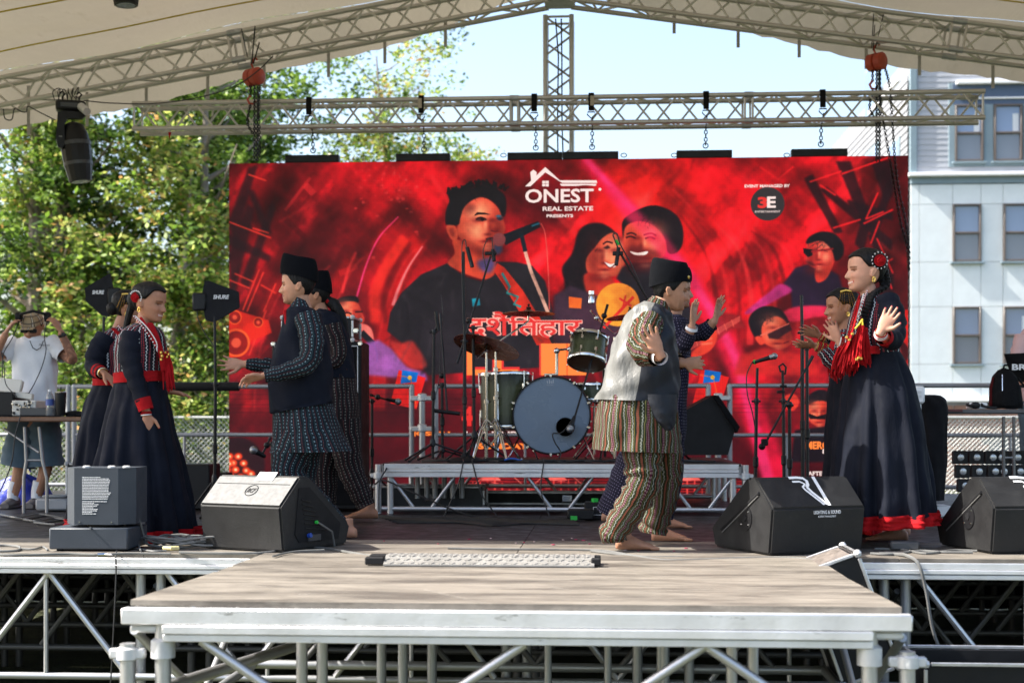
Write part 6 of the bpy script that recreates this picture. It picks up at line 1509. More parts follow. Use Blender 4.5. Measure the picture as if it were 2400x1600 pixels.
# ------------------------------------------------------------------ men at right
def man_right_front():
    d = 8.4; J = lambda x, y, o=0.: D(x, y, d+o); pr = thing('person', G(1500, 1288), 'barefoot man in black topi, waistcoat with sun-greyed satin back and multicolour striped kurta', 'person')
    hd = Head(1566, 727, d, .240, 1, pitch=.12); mb = MB()
    limb(mb, [J(1500, 980), J(1505, 880), J(1520, 790), J(1532, 745)], [.12, .12, .10, .065]); limb(mb, [J(1530, 755), J(1548, 722), J(1562, 695)], [.068, .062, .058])
    limb(mb, [J(1520, 760, -.18), J(1508, 815, -.36), J(1545, 836, -.52)], [.052, .045, .030]); hand(mb, J(1546, 828, -.58), RIGHT*-.45+UP*.88+FWD*-.05, FWD*-1+RIGHT*.1+UP*.2, .195, .15, .14, 1)
    limb(mb, [J(1545, 765, .18), J(1570, 840, .2), J(1600, 850, .1)], [.05, .042, .03]); hand(mb, J(1602, 850, .1), RIGHT, FWD, .17, .1, .5, 1)
    limb(mb, [J(1502, 1040, -.1), J(1508, 1125, -.12), J(1448, 1240, -.12)], [.09, .06, .038]); a = G(1466, 1288); foot(mb, Vector((a.x, a.y, .078)), RIGHT+FWD*-.12)
    limb(mb, [J(1545, 1040, .12), J(1548, 1140, .2), J(1536, 1230, .25)], [.09, .06, .038]); a = G(1548, 1268); foot(mb, Vector((a.x, a.y, .078)), RIGHT+FWD*-.05)
    body(pr, mb, hd, skin=(.33, .19, .13), smile=.2, beard=.5); hair_cap(hd, pr, front=.70, side=.40, back=.02, grow=.028); topi(hd, pr, z0=.66, hf=.40, hb=.44, lean=-.06, grow=.06)
    b = MB(); b.ball(hd.w(.36, -.20, .84), .014, 8); build('hat_pin', b, M_GOLD, pr)
    build('trousers', merge(sleeve([J(1508, 1020, -.1), J(1506, 1090, -.12), J(1507, 1135, -.14), J(1470, 1200, -.12), J(1437, 1250, -.12), J(1436, 1270, -.12)], [.135, .108, .100, .088, .078, .066], wr=.008, seed=50, seg=28),
                            sleeve([J(1548, 1020, .10), J(1556, 1090, .15), J(1550, 1160, .22), J(1534, 1225, .25), J(1530, 1250, .25)], [.125, .110, .10, .088, .080], wr=.008, seed=51, seg=28)), M_KE, pr, ang=80)
    build('kurta', merge(shell([(880, 1440, 1578, .17), (925, 1408, 1584, .205), (985, 1396, 1590, .23), (1057, 1390, 1592, .25, 8)], d, folds=6, famp=(0, .05), seed=52, close=False),
                         sleeve([J(1524, 757, -.14), J(1510, 785, -.27), J(1507, 820, -.38), J(1538, 834, -.50)], [.080, .084, .078, .056], seed=53, wr=.008, seg=28), sleeve([J(1545, 765, .18), J(1570, 838, .2), J(1594, 848, .12)], [.08, .065, .045], seed=54),
                         shell([(704, 1528, 1568, .066, 22), (716, 1518, 1572, .078, 26), (732, 1506, 1574, .11, 26)], d, wr=.001, close=False)), M_KE, pr, ang=80)
    build('shirt_cuff', sleeve([J(1543, 835, -.50), J(1548, 838, -.535)], [.044, .042], n=3, wr=.001), M_LINEN, pr)
    W = [(714, 1508, 1560, .10, 16), (728, 1484, 1570, .165, 14), (760, 1460, 1578, .185, 8), (800, 1442, 1584, .205), (850, 1424, 1589, .215), (900, 1410, 1590, .22), (940, 1397, 1588, .22, 8)]
    bk = shell(W, d, sub=7, wr=.012, seed=55, close=False, seg=64)
    seg = 64; F2 = [[], []]; o2 = [MB(), MB()]
    for (f, u) in zip(bk.f, bk.uv):
        k = f[0] % seg; ang = 2*math.pi*k/seg; back = math.cos(ang) < -.12
        F2[1 if back else 0].append((f, u))
    for i, (nm, m_) in enumerate((('waistcoat_front', M_SATD), ('waistcoat_back', M_SATIN))):
        q = MB(); q.v = list(bk.v); q.f = [f for f, u in F2[i]]; q.uv = [u for f, u in F2[i]]; q.hasuv = True; q.mi = [0]*len(q.f)
        build(nm, q, m_, pr, ang=80)
    build('waistcoat_tail', shell([(925, 1478, 1588, .222), (960, 1490, 1586, .228, 8), (990, 1512, 1580, .22, 14), (1008, 1540, 1572, .19)], d-.01, sub=6, wr=.0015, seed=56, close=False), M_SATD, pr, ang=80)
man_right_front()
def man_right_behind():
    d = 9.3; J = lambda x, y, o=0.: D(x, y, d+o); pr = thing('person', G(1500, 1258), 'man in dark dotted suit with both hands raised, hidden behind the man in striped kurta', 'person')
    hd = Head(1583, 722, d, .235, 1, pitch=.02); mb = MB()
    limb(mb, [J(1545, 980), J(1552, 880), J(1565, 800), J(1570, 755)], [.11, .11, .10, .06]); limb(mb, [J(1570, 765), J(1578, 735), J(1582, 700)], [.06, .058, .055])
    limb(mb, [J(1572, 778, -.06), J(1578, 770, -.15), J(1598, 815, -.22), J(1622, 765, -.28)], [.06, .048, .04, .028]); hand(mb, J(1623, 758, -.28), UP*1+RIGHT*.10, RIGHT*.8+FWD*-.5, .178, .09, .10, -1)
    limb(mb, [J(1570, 778, .06), J(1575, 770, .15), J(1640, 783, .12), J(1674, 752, .05)], [.06, .048, .04, .028]); hand(mb, J(1677, 746, .05), UP*1+RIGHT*.25, RIGHT*.8+FWD*-.5, .178, .22, .12, -1)
    limb(mb, [J(1530, 1010, -.08), J(1475, 1110, -.05), J(1432, 1190, -.02)], [.085, .055, .036]); a = G(1428, 1226); foot(mb, Vector((a.x, a.y, .09)), RIGHT)
    limb(mb, [J(1560, 1010, .1), J(1565, 1120, .1), J(1548, 1205, .1)], [.085, .055, .036]); a = G(1555, 1238); foot(mb, Vector((a.x, a.y, .078)), RIGHT)
    body(pr, mb, hd, skin=(.34, .20, .14), smile=.2, beard=.4); hair_cap(hd, pr, front=.68, side=.42, back=.05, grow=.03); topi(hd, pr, z0=.66, hf=.34, hb=.30)
    build('suit', merge(shell([(738, 1556, 1596, .07), (760, 1546, 1612, .17), (850, 1532, 1616, .19), (930, 1524, 1610, .19), (1034, 1512, 1604, .21)], d, wr=.006, seed=60, close=False),
        sleeve([J(1576, 765, -.14), J(1598, 808, -.21), J(1618, 776, -.27)], [.07, .060, .046], seed=61), sleeve([J(1575, 768, .15), J(1640, 780, .12), J(1668, 760, .07)], [.07, .058, .046], seed=62)), M_KF, pr, ang=80)
    build('trousers', merge(sleeve([J(1532, 990, -.08), J(1478, 1105, -.05), J(1425, 1205, -.02)], [.13, .115, .085], seed=63), sleeve([J(1560, 990, .1), J(1566, 1110, .1), J(1548, 1212, .1)], [.13, .10, .08], seed=64)), M_KF, pr, ang=80)
    build('shirt_cuff', sleeve([J(1620, 772, -.27), J(1622, 765, -.28)], [.040, .038], n=2, wr=.0), M_LINEN, pr)
man_right_behind()
# ------------------------------------------------------------------ DJ
def dj():
    d = 12.4; J = lambda x, y, o=0.: D(x, y, d+o); pr = thing('person', G(78, 1190), 'tattooed man in white t-shirt, checked cap and sunglasses putting on headphones behind the table', 'person')
    hd = Head(80, 795, d, .245, 0, pitch=.42); mb = MB()
    limb(mb, [J(80, 1000), J(80, 900), J(80, 830), J(80, 800)], [.12, .13, .12, .06]); limb(mb, [J(80, 812), J(80, 790), J(80, 770, .05)], [.065, .06, .06])
    limb(mb, [J(106, 812), J(124, 808), J(170, 842, -.12), J(142, 778, -.22)], [.06, .055, .045, .030]); hand(mb, J(140, 772, -.22), UP*.9+RIGHT*-.6, RIGHT*-1+FWD*.3, .185, .08, .45, 1)
    limb(mb, [J(54, 812), J(36, 808), J(-12, 838, -.12), J(14, 782, -.22)], [.06, .055, .045, .030]); hand(mb, J(16, 776, -.22), UP*.85+RIGHT*.6, RIGHT*1+FWD*.3, .185, .08, .45, -1)
    for x, x2 in ((48, 30), (108, 86)):
        limb(mb, [J(66 if x < 80 else 94, 975), J(60 if x < 80 else 100, 1015), J(x, 1090), J(x2, 1165)], [.09, .09, .06, .042]); 
    body(pr, mb, hd, skin=(.36, .20, .13), beard=.5, voxel=.006, tattoo=(J(158, 820, -.12), .20), eye=False)
    hair_cap(hd, pr, front=.70, side=.45, back=.15, grow=.02)
    mb = MB(); na = 32; vs = []; uv = []
    rows = []
    for j in range(9):
        t = j/8; row = []
        for k in range(na): a = 2*math.pi*k/na; x, y, _ = head_point(a, .66, 0, .045); q = math.cos(t*1.45); row.append(hd.w(-.03+(x+.03)*q, y*q, .62+.44*math.sin(t*1.5)))
        rows.append(row)
    vs = [p for r in rows for p in r]; fs = [(j*na+k, j*na+(k+1) % na, (j+1)*na+(k+1) % na, (j+1)*na+k) for j in range(8) for k in range(na)]; uv = [[(k/na*.6, j*.02), ((k+1)/na*.6, j*.02), ((k+1)/na*.6, j*.02+.02), (k/na*.6, j*.02+.02)] for j in range(8) for k in range(na)]
    mb.add(vs, fs, uv); mb.grid(lambda u, v: hd.w(.36+.30*v-.10*(abs(u-.5)*2)**2, (u-.5)*.56*(1-.25*v), .62-.05*v+.03*math.cos((u-.5)*3)), 10, 5, uvf=lambda u, v: (u*.2, v*.08)); build('cap', mb, M_CAP, pr, ang=80)
    mb = MB(); [mb.box(hd.w(.42, s_*.16, .47), (.065, .02, .035), bev=.008) for s_ in (1, -1)]; mb.box(hd.w(.43, 0, .49), (.03, .01, .01)); build('sunglasses', mb, M_BLACK, pr)
    build('t_shirt', merge(shell([(786, 62, 98, .08), (794, 44, 118, .11), (806, 30, 130, .125), (850, 28, 132, .14), (900, 30, 131, .145), (945, 27, 132, .15)], d, wr=.010, seed=70, close=False),
        sleeve([J(118, 803), J(136, 818, -.04), J(152, 832, -.08)], [.085, .082, .078], n=4), sleeve([J(42, 803), J(22, 818, -.04), J(4, 832, -.08)], [.085, .082, .078], n=4)), M_TEE, pr, ang=80)
    build('shorts', merge(sleeve([J(62, 940), J(56, 1010), J(42, 1092)], [.15, .14, .15], wr=.008, seed=71), sleeve([J(100, 940), J(104, 1010), J(108, 1092)], [.15, .14, .15], wr=.008, seed=72)), M_DENIM, pr, ang=80)
    for x in (30, 86):
        b = MB(); b.path([J(x+6, 1128), J(x, 1150), J(x, 1172)], [.052, .046, .048], 12); build('sock', b, M_SOCK, pr)
        b = MB(); a = J(x-2, 1178); a.z = .05
        b.path([a+FWD*.10, a+FWD*.0, a-FWD*.12+UP*-.012, a-FWD*.19+UP*-.02], [(.05, .045), (.05, .052), (.035, .05), (.022, .04)], 12); b.box(a-FWD*.04+UP*-.038, (.10, .30, .02), bev=.008); build('trainer', b, M_SHOE, pr)
    c = J(86, 812, -.13); b = MB(); b.path([c+Vector((-.06, 0, .05)), c+Vector((-.035, 0, -.01)), c+Vector((0, 0, -.03)), c+Vector((.035, 0, -.01)), c+Vector((.06, 0, .05))], .004, 6); build('neck_chain', b, M_STAND, pr)
    b = MB(); b.lathe([(.034, -.01), (.036, 0), (.034, .012)], J(146, 786, -.21), J(142, 778, -.22)-J(160, 820, -.18)); b.box(J(148, 784, -.245), (.03, .012, .035), bev=.004); build('wristwatch', b, M_BLACK, pr)
    text_mesh('shirt_print', 'Movement', M_STAND, pr, J(104, 808, -.15), RIGHT, UP, .022, .001, .095, shear=.3)
    hp = thing('headphones', J(78, 738, -.18), 'large black over-ear headphones held at cap height by the man in the white t-shirt', 'headphones')
    b = MB(); b.path([J(46, 742, -.2), J(52, 735, -.24), J(78, 729, -.27), J(104, 735, -.24), J(110, 742, -.2)], [(.012, .018)]*5, 8); build('headband', b, M_BLACK, hp)
    for x in (44, 112): b = MB(); b.lathe([(.02, -.022), (.042, -.018), (.046, 0), (.040, .022), (.02, .026)], J(x, 743, -.19), RIGHT*(1 if x < 80 else -1), 18); build('ear_cup', b, M_BLACKR, hp)
    b = MB(); q = spline([tuple(J(*p)) for p in ((110, 752, -.2), (104, 790, -.2), (108, 820, -.22), (98, 860, -.24), (80, 900, -.3), (66, 925, -.4), (60, 950, -.5))], 6); b.path([Vector(p) for p in q], .0045, 6)
    q = spline([tuple(J(*p)) for p in ((44, 754, -.2), (30, 790, -.2), (8, 830, -.2), (6, 880, -.25), (16, 930, -.4))], 6); b.path([Vector(p) for p in q], .0045, 6); build('cord', b, M_BCABLE, hp)
dj()
def edge_person():
    d = 12.9; J = lambda x, y, o=0.: D(x, y, d+o); pr = thing('person', G(2432, 1180), 'person in pale pink shirt behind the laptop, cut off by the right edge', 'person')
    hd = Head(2436, 748, d, .24, 0, pitch=.2); mb = MB(); limb(mb, [J(2436, 1000), J(2436, 880), J(2436, 780), J(2436, 755)], [.12, .13, .12, .06]); limb(mb, [J(2436, 770), J(2436, 730)], [.06, .058])
    limb(mb, [J(2398, 790), J(2384, 860, -.05), J(2400, 900, -.25)], [.05, .042, .03]); hand(mb, J(2402, 902, -.27), FWD*-1+UP*-.2, UP*-1, .18, .1, .3, -1); limb(mb, [J(2474, 790), J(2490, 860, -.05), J(2470, 900, -.25)], [.05, .042, .03])
    for x in (2420, 2455): limb(mb, [J(x, 975), J(x, 1090), J(x, 1178)], [.09, .06, .042])
    body(pr, mb, hd, voxel=.008); hair_cap(hd, pr)
    build('shirt', merge(shell([(762, 2418, 2454, .08), (780, 2394, 2478, .12), (830, 2385, 2488, .14), (950, 2388, 2486, .15)], d, wr=.008, seed=80, close=False), sleeve([J(2400, 790), J(2386, 845, -.04), J(2392, 880, -.15)], [.085, .075, .06]), sleeve([J(2472, 790), J(2486, 845, -.04), J(2478, 880, -.15)], [.085, .075, .06])), M_PINK, pr, ang=80)
    build('trousers', merge(sleeve([J(2420, 940), J(2420, 1172)], [.13, .08]), sleeve([J(2455, 940), J(2455, 1172)], [.13, .08])), M_DENIM, pr)
    for x in (2420, 2455): b = MB(); a = J(x, 1176); a.z = .05; b.path([a+FWD*.1, a-FWD*.1, a-FWD*.19], [.05, .045, .03], 10); build('shoe', b, M_SHOE, pr)
edge_person()
# ------------------------------------------------------------------ drum riser
RT = .416; RYF = 11.5; RX0 = P(895, 1085, RYF).x; RX1 = P(1738, 1085, RYF).x; RYB = RYF+2.02
M_TOPBLK = mat('black_riser_top', (.02, .02, .021), .6, var=.3, bump=.001)
ris = thing('drum_riser', ((RX0+RX1)/2, RYF, 0), 'low aluminium platform carrying the drum kit and microphone stands', 'drum riser')
for i in range(3): block('deck_board', ris, (RX0+(i+.5)*(RX1-RX0)/3, (RYF+RYB)/2, RT-.012), ((RX1-RX0)/3-.006, RYB-RYF-.02, .020), M_TOPBLK, .003)
b = MB(); cx = (RX0+RX1)/2
for z0, z1, dy in ((RT-.004, RT-.045, 0), (RT-.047, RT-.072, -.007), (RT-.074, RT-.112, -.002)): b.box((cx, RYF-.02+dy, (z0+z1)/2), (RX1-RX0-.05, .045, z0-z1), bev=.003)
build('front_beam', b, M_ALUB, ris); block('back_beam', ris, (cx, RYB, RT-.06), (RX1-RX0-.05, .045, .1), M_ALU, .004)
for x in (RX0+.0, RX1-.0): block('side_beam', ris, (x, (RYF+RYB)/2, RT-.06), (.045, RYB-RYF-.1, .1), M_ALU, .004)
for y in (RYF, RYB):
    rod('bottom_chord', ris, (RX0, y, .045), (RX1, y, .045), .021, M_ALU, 12)
    for x in (RX0-.03, RX0+.07, RX1-.07, RX1+.03): rod('leg', ris, (x, y, .004), (x, y, RT-.01 if x in (RX0-.03, RX1+.03) else RT-.1), .027, M_ALU, 14)
    for q in (.115, .50, .885):
        xm = RX0+(RX1-RX0)*q
        for s_ in (-1, 1): rod('brace', ris, (xm+s_*.07, y, .05), (xm+s_*.07+s_*.19, y, RT-.115), .0145, M_ALU, 10)
for x in (RX0-.03, RX1+.03):
    b = MB(); b.lathe([(.028, 0), (.040, .006), (.040, .05), (.028, .056)], (x, RYF, RT-.13)); b.box((x, RYF, RT-.10), (.13, .035, .035), bev=.006); build('clamp', b, M_CAST, ris)
for k in range(6): rod('spare_leg', ris, (RX0+.22+k*.075, RYF+.55+(k % 2)*.05, .10), (RX0+.22+k*.075, RYF+.55+(k % 2)*.05, RT-.03), .022, M_STEEL, 10)
def crate(name, c, size, label, m=M_BLACK, cat='flight case', rot=0., open_=False, group=None):
    c = Vector(c); t = thing(name, (c.x, c.y, c.z-size[2]/2), label, cat, group); q = rotz(rot); e = .018
    if not open_: block('case_body', t, c, (size[0]-.01, size[1]-.01, size[2]-.01), m, .006, q)
    else:
        for s_ in (-1, 1):
            block('case_wall', t, c+q @ Vector((s_*(size[0]/2-.02), 0, 0)), (.018, size[1]-.06, size[2]-.02), m, .003, q); block('case_wall', t, c+q @ Vector((0, s_*(size[1]/2-.02), 0)), (size[0]-.02, .018, size[2]-.02), m, .003, q)
        block('case_floor', t, c-Vector((0, 0, size[2]/2-.02)), (size[0]-.05, size[1]-.05, .015), m, .003, q)
    hx, hy, hz = size[0]/2, size[1]/2, size[2]/2
    for a in (-1, 1):
        for b_ in (-1, 1):
            block('edge_profile', t, c+q @ Vector((0, a*hy, b_*hz)), (size[0]-.05, e, e), M_ALU, .003, q); block('edge_profile', t, c+q @ Vector((a*hx, 0, b_*hz)), (e, size[1]-.05, e), M_ALU, .003, q); block('edge_profile', t, c+q @ Vector((a*hx, b_*hy, 0)), (e, e, size[2]-.05), M_ALU, .003, q)
            for d_ in (-1, 1):
                b = MB(); p = c+q @ Vector((a*hx, b_*hy, d_*hz)); b.ball(p, .022, 8); build('ball_corner', b, M_CAST, t)
    b = MB(); p = c+q @ Vector((0, -hy-.008, 0)); b.box(p, (.09, .012, .06), rot=q.to_matrix(), bev=.004); b.box(p+Vector((0, -.01, 0)), (.05, .012, .025), rot=q.to_matrix(), bev=.004); build('latch', b, M_CHROME, t)
    return t
M_DGREY = mat('dark_grey_laminate', (.045, .048, .052), .45, var=.15, bump=.0006)
crate('long_case', (P(1000, 1170, 12.5).x+.05, 12.45, .095), (.95, .35, .18), 'long grey equipment case lying under the left half of the drum riser', M_DGREY)
crate('long_case', (P(1330, 1170, 13.0).x, 13.0, .06), (1.9, .25, .10), 'flat dark case lying under the drum riser in front of the LED wall foot', M_BLACK)

# ------------------------------------------------------------------ drums
def burst(t):
    g = t.nodes.new("ShaderNodeTexCoord"); s = t.nodes.new("ShaderNodeSeparateXYZ"); t.links.new(g.outputs['Generated'], s.inputs[0]); z = (E(t, s.outputs[2])-.5).abs()
    w_ = noise(t, 14, 5, .6, stretch=(1, 1, .12)); c = mixc(t, remap(w_, .35, .65), (.04, .048, .02), (.085, .092, .045)); return mixc(t, remap(z, .22, .47), c, (.003, .0035, .003))
M_SHELL = mat('olive_burst_lacquer', rough=.3, pattern=burst, var=.05, coat=.15, spec=.3)
M_HEAD = mat('sky_tinted_drum_head', (.13, .185, .26), .30, var=.05, vscale=2, spec=.6)  # black glossy head; the sky reflection is put into its colour
M_HEADB = mat('brown_drum_underside', (.10, .045, .025), .4, var=.25)
M_HEADW = mat('coated_drum_head', (.55, .55, .52), .6, var=.06)
M_CYM = mat('bronze_cymbal', (.20, .075, .035), .30, .75, var=.3, vscale=9, bump=.0008, bscale=60, stretch=(1, 1, 1))
def drum(name, c, r, h, axis, label, bottom=M_HEADB, top=M_HEADW, lugs=8, port=False, hoop=M_CHROME):
    """c = centre of the shell, axis from bottom head to top head"""
    ax = Vector(axis).normalized(); c = Vector(c); t = thing(name, c-ax*h/2, label, 'drum'); n = ax.orthogonal().normalized(); m_ = ax.cross(n)
    me = MB(); me.lathe([(r, -h/2), (r, h/2)], (0, 0, 0), (0, 0, 1), 48, cap=False); me.lathe([(r-.008, h/2), (r-.008, -h/2)], (0, 0, 0), (0, 0, 1), 48, cap=False)
    o = build('shell', me, M_SHELL, t); q = Vector((0, 0, 1)).rotation_difference(ax); o.data.transform(Matrix.Translation(ORG[t.name])); o.data.transform(q.to_matrix().to_4x4()); o.data.transform(Matrix.Translation(c-ORG[t.name]))
    for s_, hm, nm in ((-1, bottom, 'bottom_head'), (1, top, 'top_head')):
        b = MB(); p = c+ax*s_*(h/2+.004); b.lathe([(0.001, .001), (r-.004, .0)], p, ax*s_, 48); build(nm, b, hm, t)
        b = MB(); b.lathe([(r-.002, -.022), (r+.010, -.022), (r+.012, -.004), (r+.006, .006), (r-.004, .006), (r-.004, -.004)], p+ax*s_*.006, ax*s_, 48, cap=False); build('hoop', b, hoop, t)
    for k in range(lugs):
        a = 2*math.pi*(k+.5)/lugs; e = n*math.cos(a)+m_*math.sin(a); b = MB()
        for s_ in (-1, 1):
            b.tube(c+e*(r+.012)+ax*s_*h*.22, c+e*(r+.013)+ax*s_*(h/2+.012), .0042, 6); b.tube(c+e*(r+.002)+ax*s_*h*.16, c+e*(r+.002)+ax*s_*h*.30, .012, 8); b.ball(c+e*(r+.013)+ax*s_*(h/2+.012), .009, 6)
        build('lug', b, M_CHROME, t)
    return t
bc = D(1291, 972.5, 12.05); bd = drum('bass_drum', bc+FWD*.0+Vector((0, .22, 0)), .325, .40, (0.03, -1, 0), 'big bass drum with sky tinted head and microphone in its port hole', bottom=M_HEADB, top=M_HEAD, lugs=10, hoop=M_BLACK)
fy = bc.y+.005
b = MB(); hc = D(1325, 1000, 11.99); b.lathe([(.001, 0), (.076, 0)], hc+Vector((0, -.006, 0)), (0, -1, 0), 32); build('port_hole', b, mat('port_hole_dark', (.30, .08, .085), .4), bd)
b = MB(); b.lathe([(.076, 0), (.080, 0), (.080, .004), (.076, .004)], hc+Vector((0, -.006, 0)), (0, -1, 0), 32, cap=False); build('port_ring', b, M_BLACK, bd)
text_mesh('head_print', 'REMO', mat('grey_print', (.35, .37, .40), .6), bd, D(1290, 902, 12.0), RIGHT, UP, .013, .001, .06)
b = MB(); [b.tube(D(1284+i*4, 898, 12.0), D(1282+i*5, 892-(i % 2)*3, 12.0), .0016, 4) for i in range(4)]; build('head_emblem', b, M_PRINT, bd)
for s_ in (-1, 1):
    b = MB(); b.path([bc+Vector((s_*.27, .10, -.18)), bc+Vector((s_*.37, -.05, -.385))], .008, 8); build('spur', b, M_CHROME, bd)
for k in range(10):
    a = 2*math.pi*(k+.5)/10; p = bc+Vector((math.cos(a)*.335, .008, math.sin(a)*.335)); b = MB(); b.box(p, (.03, .05, .02), rot=Matrix.Rotation(-a, 3, 'Y'), bev=.004); b.tube(p, p+Vector((0, .09, 0)), .005, 6); build('claw', b, M_CHROME, bd)
ftc = D(1187, 940, 12.35); ft = drum('floor_tom', ftc, .225, .46, (-.03, .04, 1), 'large olive green floor tom standing left of the bass drum', lugs=6)
for k in range(3):
    a = 2*math.pi*k/3+.3; p = ftc+Vector((math.cos(a)*.25, math.sin(a)*.25, 0)); z = RT+.004; b = MB(); b.path([(p.x, p.y, ftc.z+.08), (p.x, p.y, z+.07), (p.x+math.cos(a)*.03, p.y+math.sin(a)*.03, z+.01)], .007, 8); b.ball((p.x+math.cos(a)*.03, p.y+math.sin(a)*.03, z+.012), .013, 8); build('leg', b, M_CHROME, ft)
rtc = D(1378, 822, 12.2); rt = drum('rack_tom', rtc, .160, .22, (.10, .42, .9), 'small olive rack tom tilted up above the bass drum')
b = MB(); b.tube(D(1305, 876, 12.25), D(1305, 822, 12.25), .014, 10); b.path([D(1305, 820, 12.25), D(1330, 818, 12.2), D(1345, 822, 12.15)], .010, 8); b.ball(D(1305, 822, 12.25), .028, 10); b.ball(D(1335, 818, 12.18), .024, 10); b.box(D(1292, 877, 12.25), (.12, .06, .015), bev=.004); build('tom_holder', b, M_CHROME, rt)
snc = D(1392, 922, 12.55); sn = drum('snare_drum', snc, .175, .14, (0, .06, 1), 'chrome hooped snare drum half hidden right of the bass drum', lugs=10)
b = MB(); b.tube((snc.x, snc.y, RT+.05), (snc.x, snc.y, snc.z-.09), .012, 8)
for k in range(3): a = 2*math.pi*k/3+.5; b.path([(snc.x, snc.y, RT+.25), (snc.x+math.cos(a)*.22, snc.y+math.sin(a)*.22, RT+.012)], .008, 6); b.path([(snc.x, snc.y, snc.z-.12), (snc.x+math.cos(a)*.17, snc.y+math.sin(a)*.17, snc.z-.075)], .008, 6)
build('snare_stand', b, M_CHROME, sn)
def cymbal(c, r, n, label):
    t = thing('cymbal', c, label, 'cymbal'); b = MB(); b.lathe([(.006, .026), (.018, .026), (.040, .014), (.052, .006), (r*.6, -.004), (r, -.016), (r, -.018), (r*.6, -.006), (.05, .003), (.016, .022), (.006, .022)], c, n, 48); build('bronze_disc', b, M_CYM, t)
    n = Vector(n).normalized(); b = MB(); b.tube(Vector(c)+n*-.05, Vector(c)+n*.055, .006, 8); b.lathe([(.020, .028), (.022, .034), (.020, .044)], c, n, 12); b.ball(Vector(c)+n*.06, .012, 8); build('felt_and_wing_nut', b, M_BLACKR, t)
c1 = D(1141, 810, 12.0); cymbal(c1, .285, (.22, .28, .93), 'large bronze crash cymbal tilted over the floor tom')
c2 = D(1239, 731, 12.3); cymbal(c2, .228, (.0, .03, 1), 'flat cymbal seen edge on above the bass drum'); c3 = D(1478, 738, 12.3); cymbal(c3, .215, (-.10, .06, 1), 'bronze cymbal right of the rack tom, partly behind the man in stripes')
def tripod(b, x, y, z0, h, spread, r=.008, phase=.5, double=True):
    hub = Vector((x, y, z0+h))
    for k in range(3):
        a = 2*math.pi*k/3+phase; ft_ = Vector((x+math.cos(a)*spread, y+math.sin(a)*spread, z0+.012)); kn = hub.lerp(ft_, .32)+Vector((0, 0, .015))
        b.path([hub, kn, ft_], r, 8)
        if double: b.path([hub-Vector((0, 0, h*.55)), kn], r*.8, 6)
        b.ball(ft_, r*1.9, 6)
def hardware(label, px, dep, ytop, tops, z0=RT, phase=.5):
    base = D(px, 985, dep); t = thing('cymbal_stand', (base.x, base.y, z0), label, 'cymbal stand')
    zt = D(px, ytop, dep).z; rod('pole', t, (base.x, base.y, z0+.03), (base.x, base.y, z0+(zt-z0)*.55), .0135, M_CHROME, 12); rod('pole', t, (base.x, base.y, z0+(zt-z0)*.55), (base.x, base.y, zt), .0095, M_CHROME, 12)
    for f in (.3, .55, .8): b = MB(); b.lathe([(.012, -.02), (.021, -.016), (.021, .016), (.012, .02)], (base.x, base.y, z0+(zt-z0)*f)); b.tube((base.x, base.y, z0+(zt-z0)*f), (base.x+.04, base.y-.01, z0+(zt-z0)*f), .006, 6); build('collar', b, M_CHROME, t)
    for k in range(3):
        b = MB(); a = 2*math.pi*k/3+phase; x, y = base.x, base.y; hub = Vector((x, y, z0+.36)); ft_ = Vector((x+math.cos(a)*.30, y+math.sin(a)*.24, z0+.014)); kn = hub.lerp(ft_, .36)
        for o in (-.011, .011): sd = Vector((-math.sin(a), math.cos(a), 0))*o; b.path([hub+sd, kn+sd+Vector((0, 0, .02)), ft_+sd*.3], .0065, 6); b.path([hub-Vector((0, 0, .26))+sd, kn+sd], .005, 6)
        b.ball(ft_, .016, 8); build('leg', b, M_CHROME, t)
    if tops: b = MB(); b.path([D(*p) for p in tops], .008, 8); b.ball(D(*tops[1]), .024, 10); b.ball(D(*tops[-1]), .015, 8); build('boom_arm', b, M_CHROME, t)
hardware('chrome stand holding the tilted crash cymbal at the left', 1140, 12.0, 826, None, phase=.2)
hardware('chrome boom stand reaching up to the flat middle cymbal', 1162, 12.1, 812, [(1117, 838, 12.1), (1162, 806, 12.12), (1228, 760, 12.28), (1238, 752, 12.3), (1238, 738, 12.3)], phase=.9)
hardware('chrome boom stand behind the snare holding the right cymbal', 1440, 12.7, 790, [(1384, 728, 12.3), (1398, 745, 12.4), (1440, 782, 12.7), (1478, 752, 12.3), (1478, 742, 12.3)])
b = MB(); b.lathe([(.02, 0), (.028, .01), (.028, .06), (.02, .075)], D(1386, 712, 12.3)); b.lathe([(.024, 0), (.024, .03)], D(1386, 690, 12.3)); build('boom_weight', b, M_CHROME, label='chrome boom end clamp above the rack tom', cat='cymbal stand part')

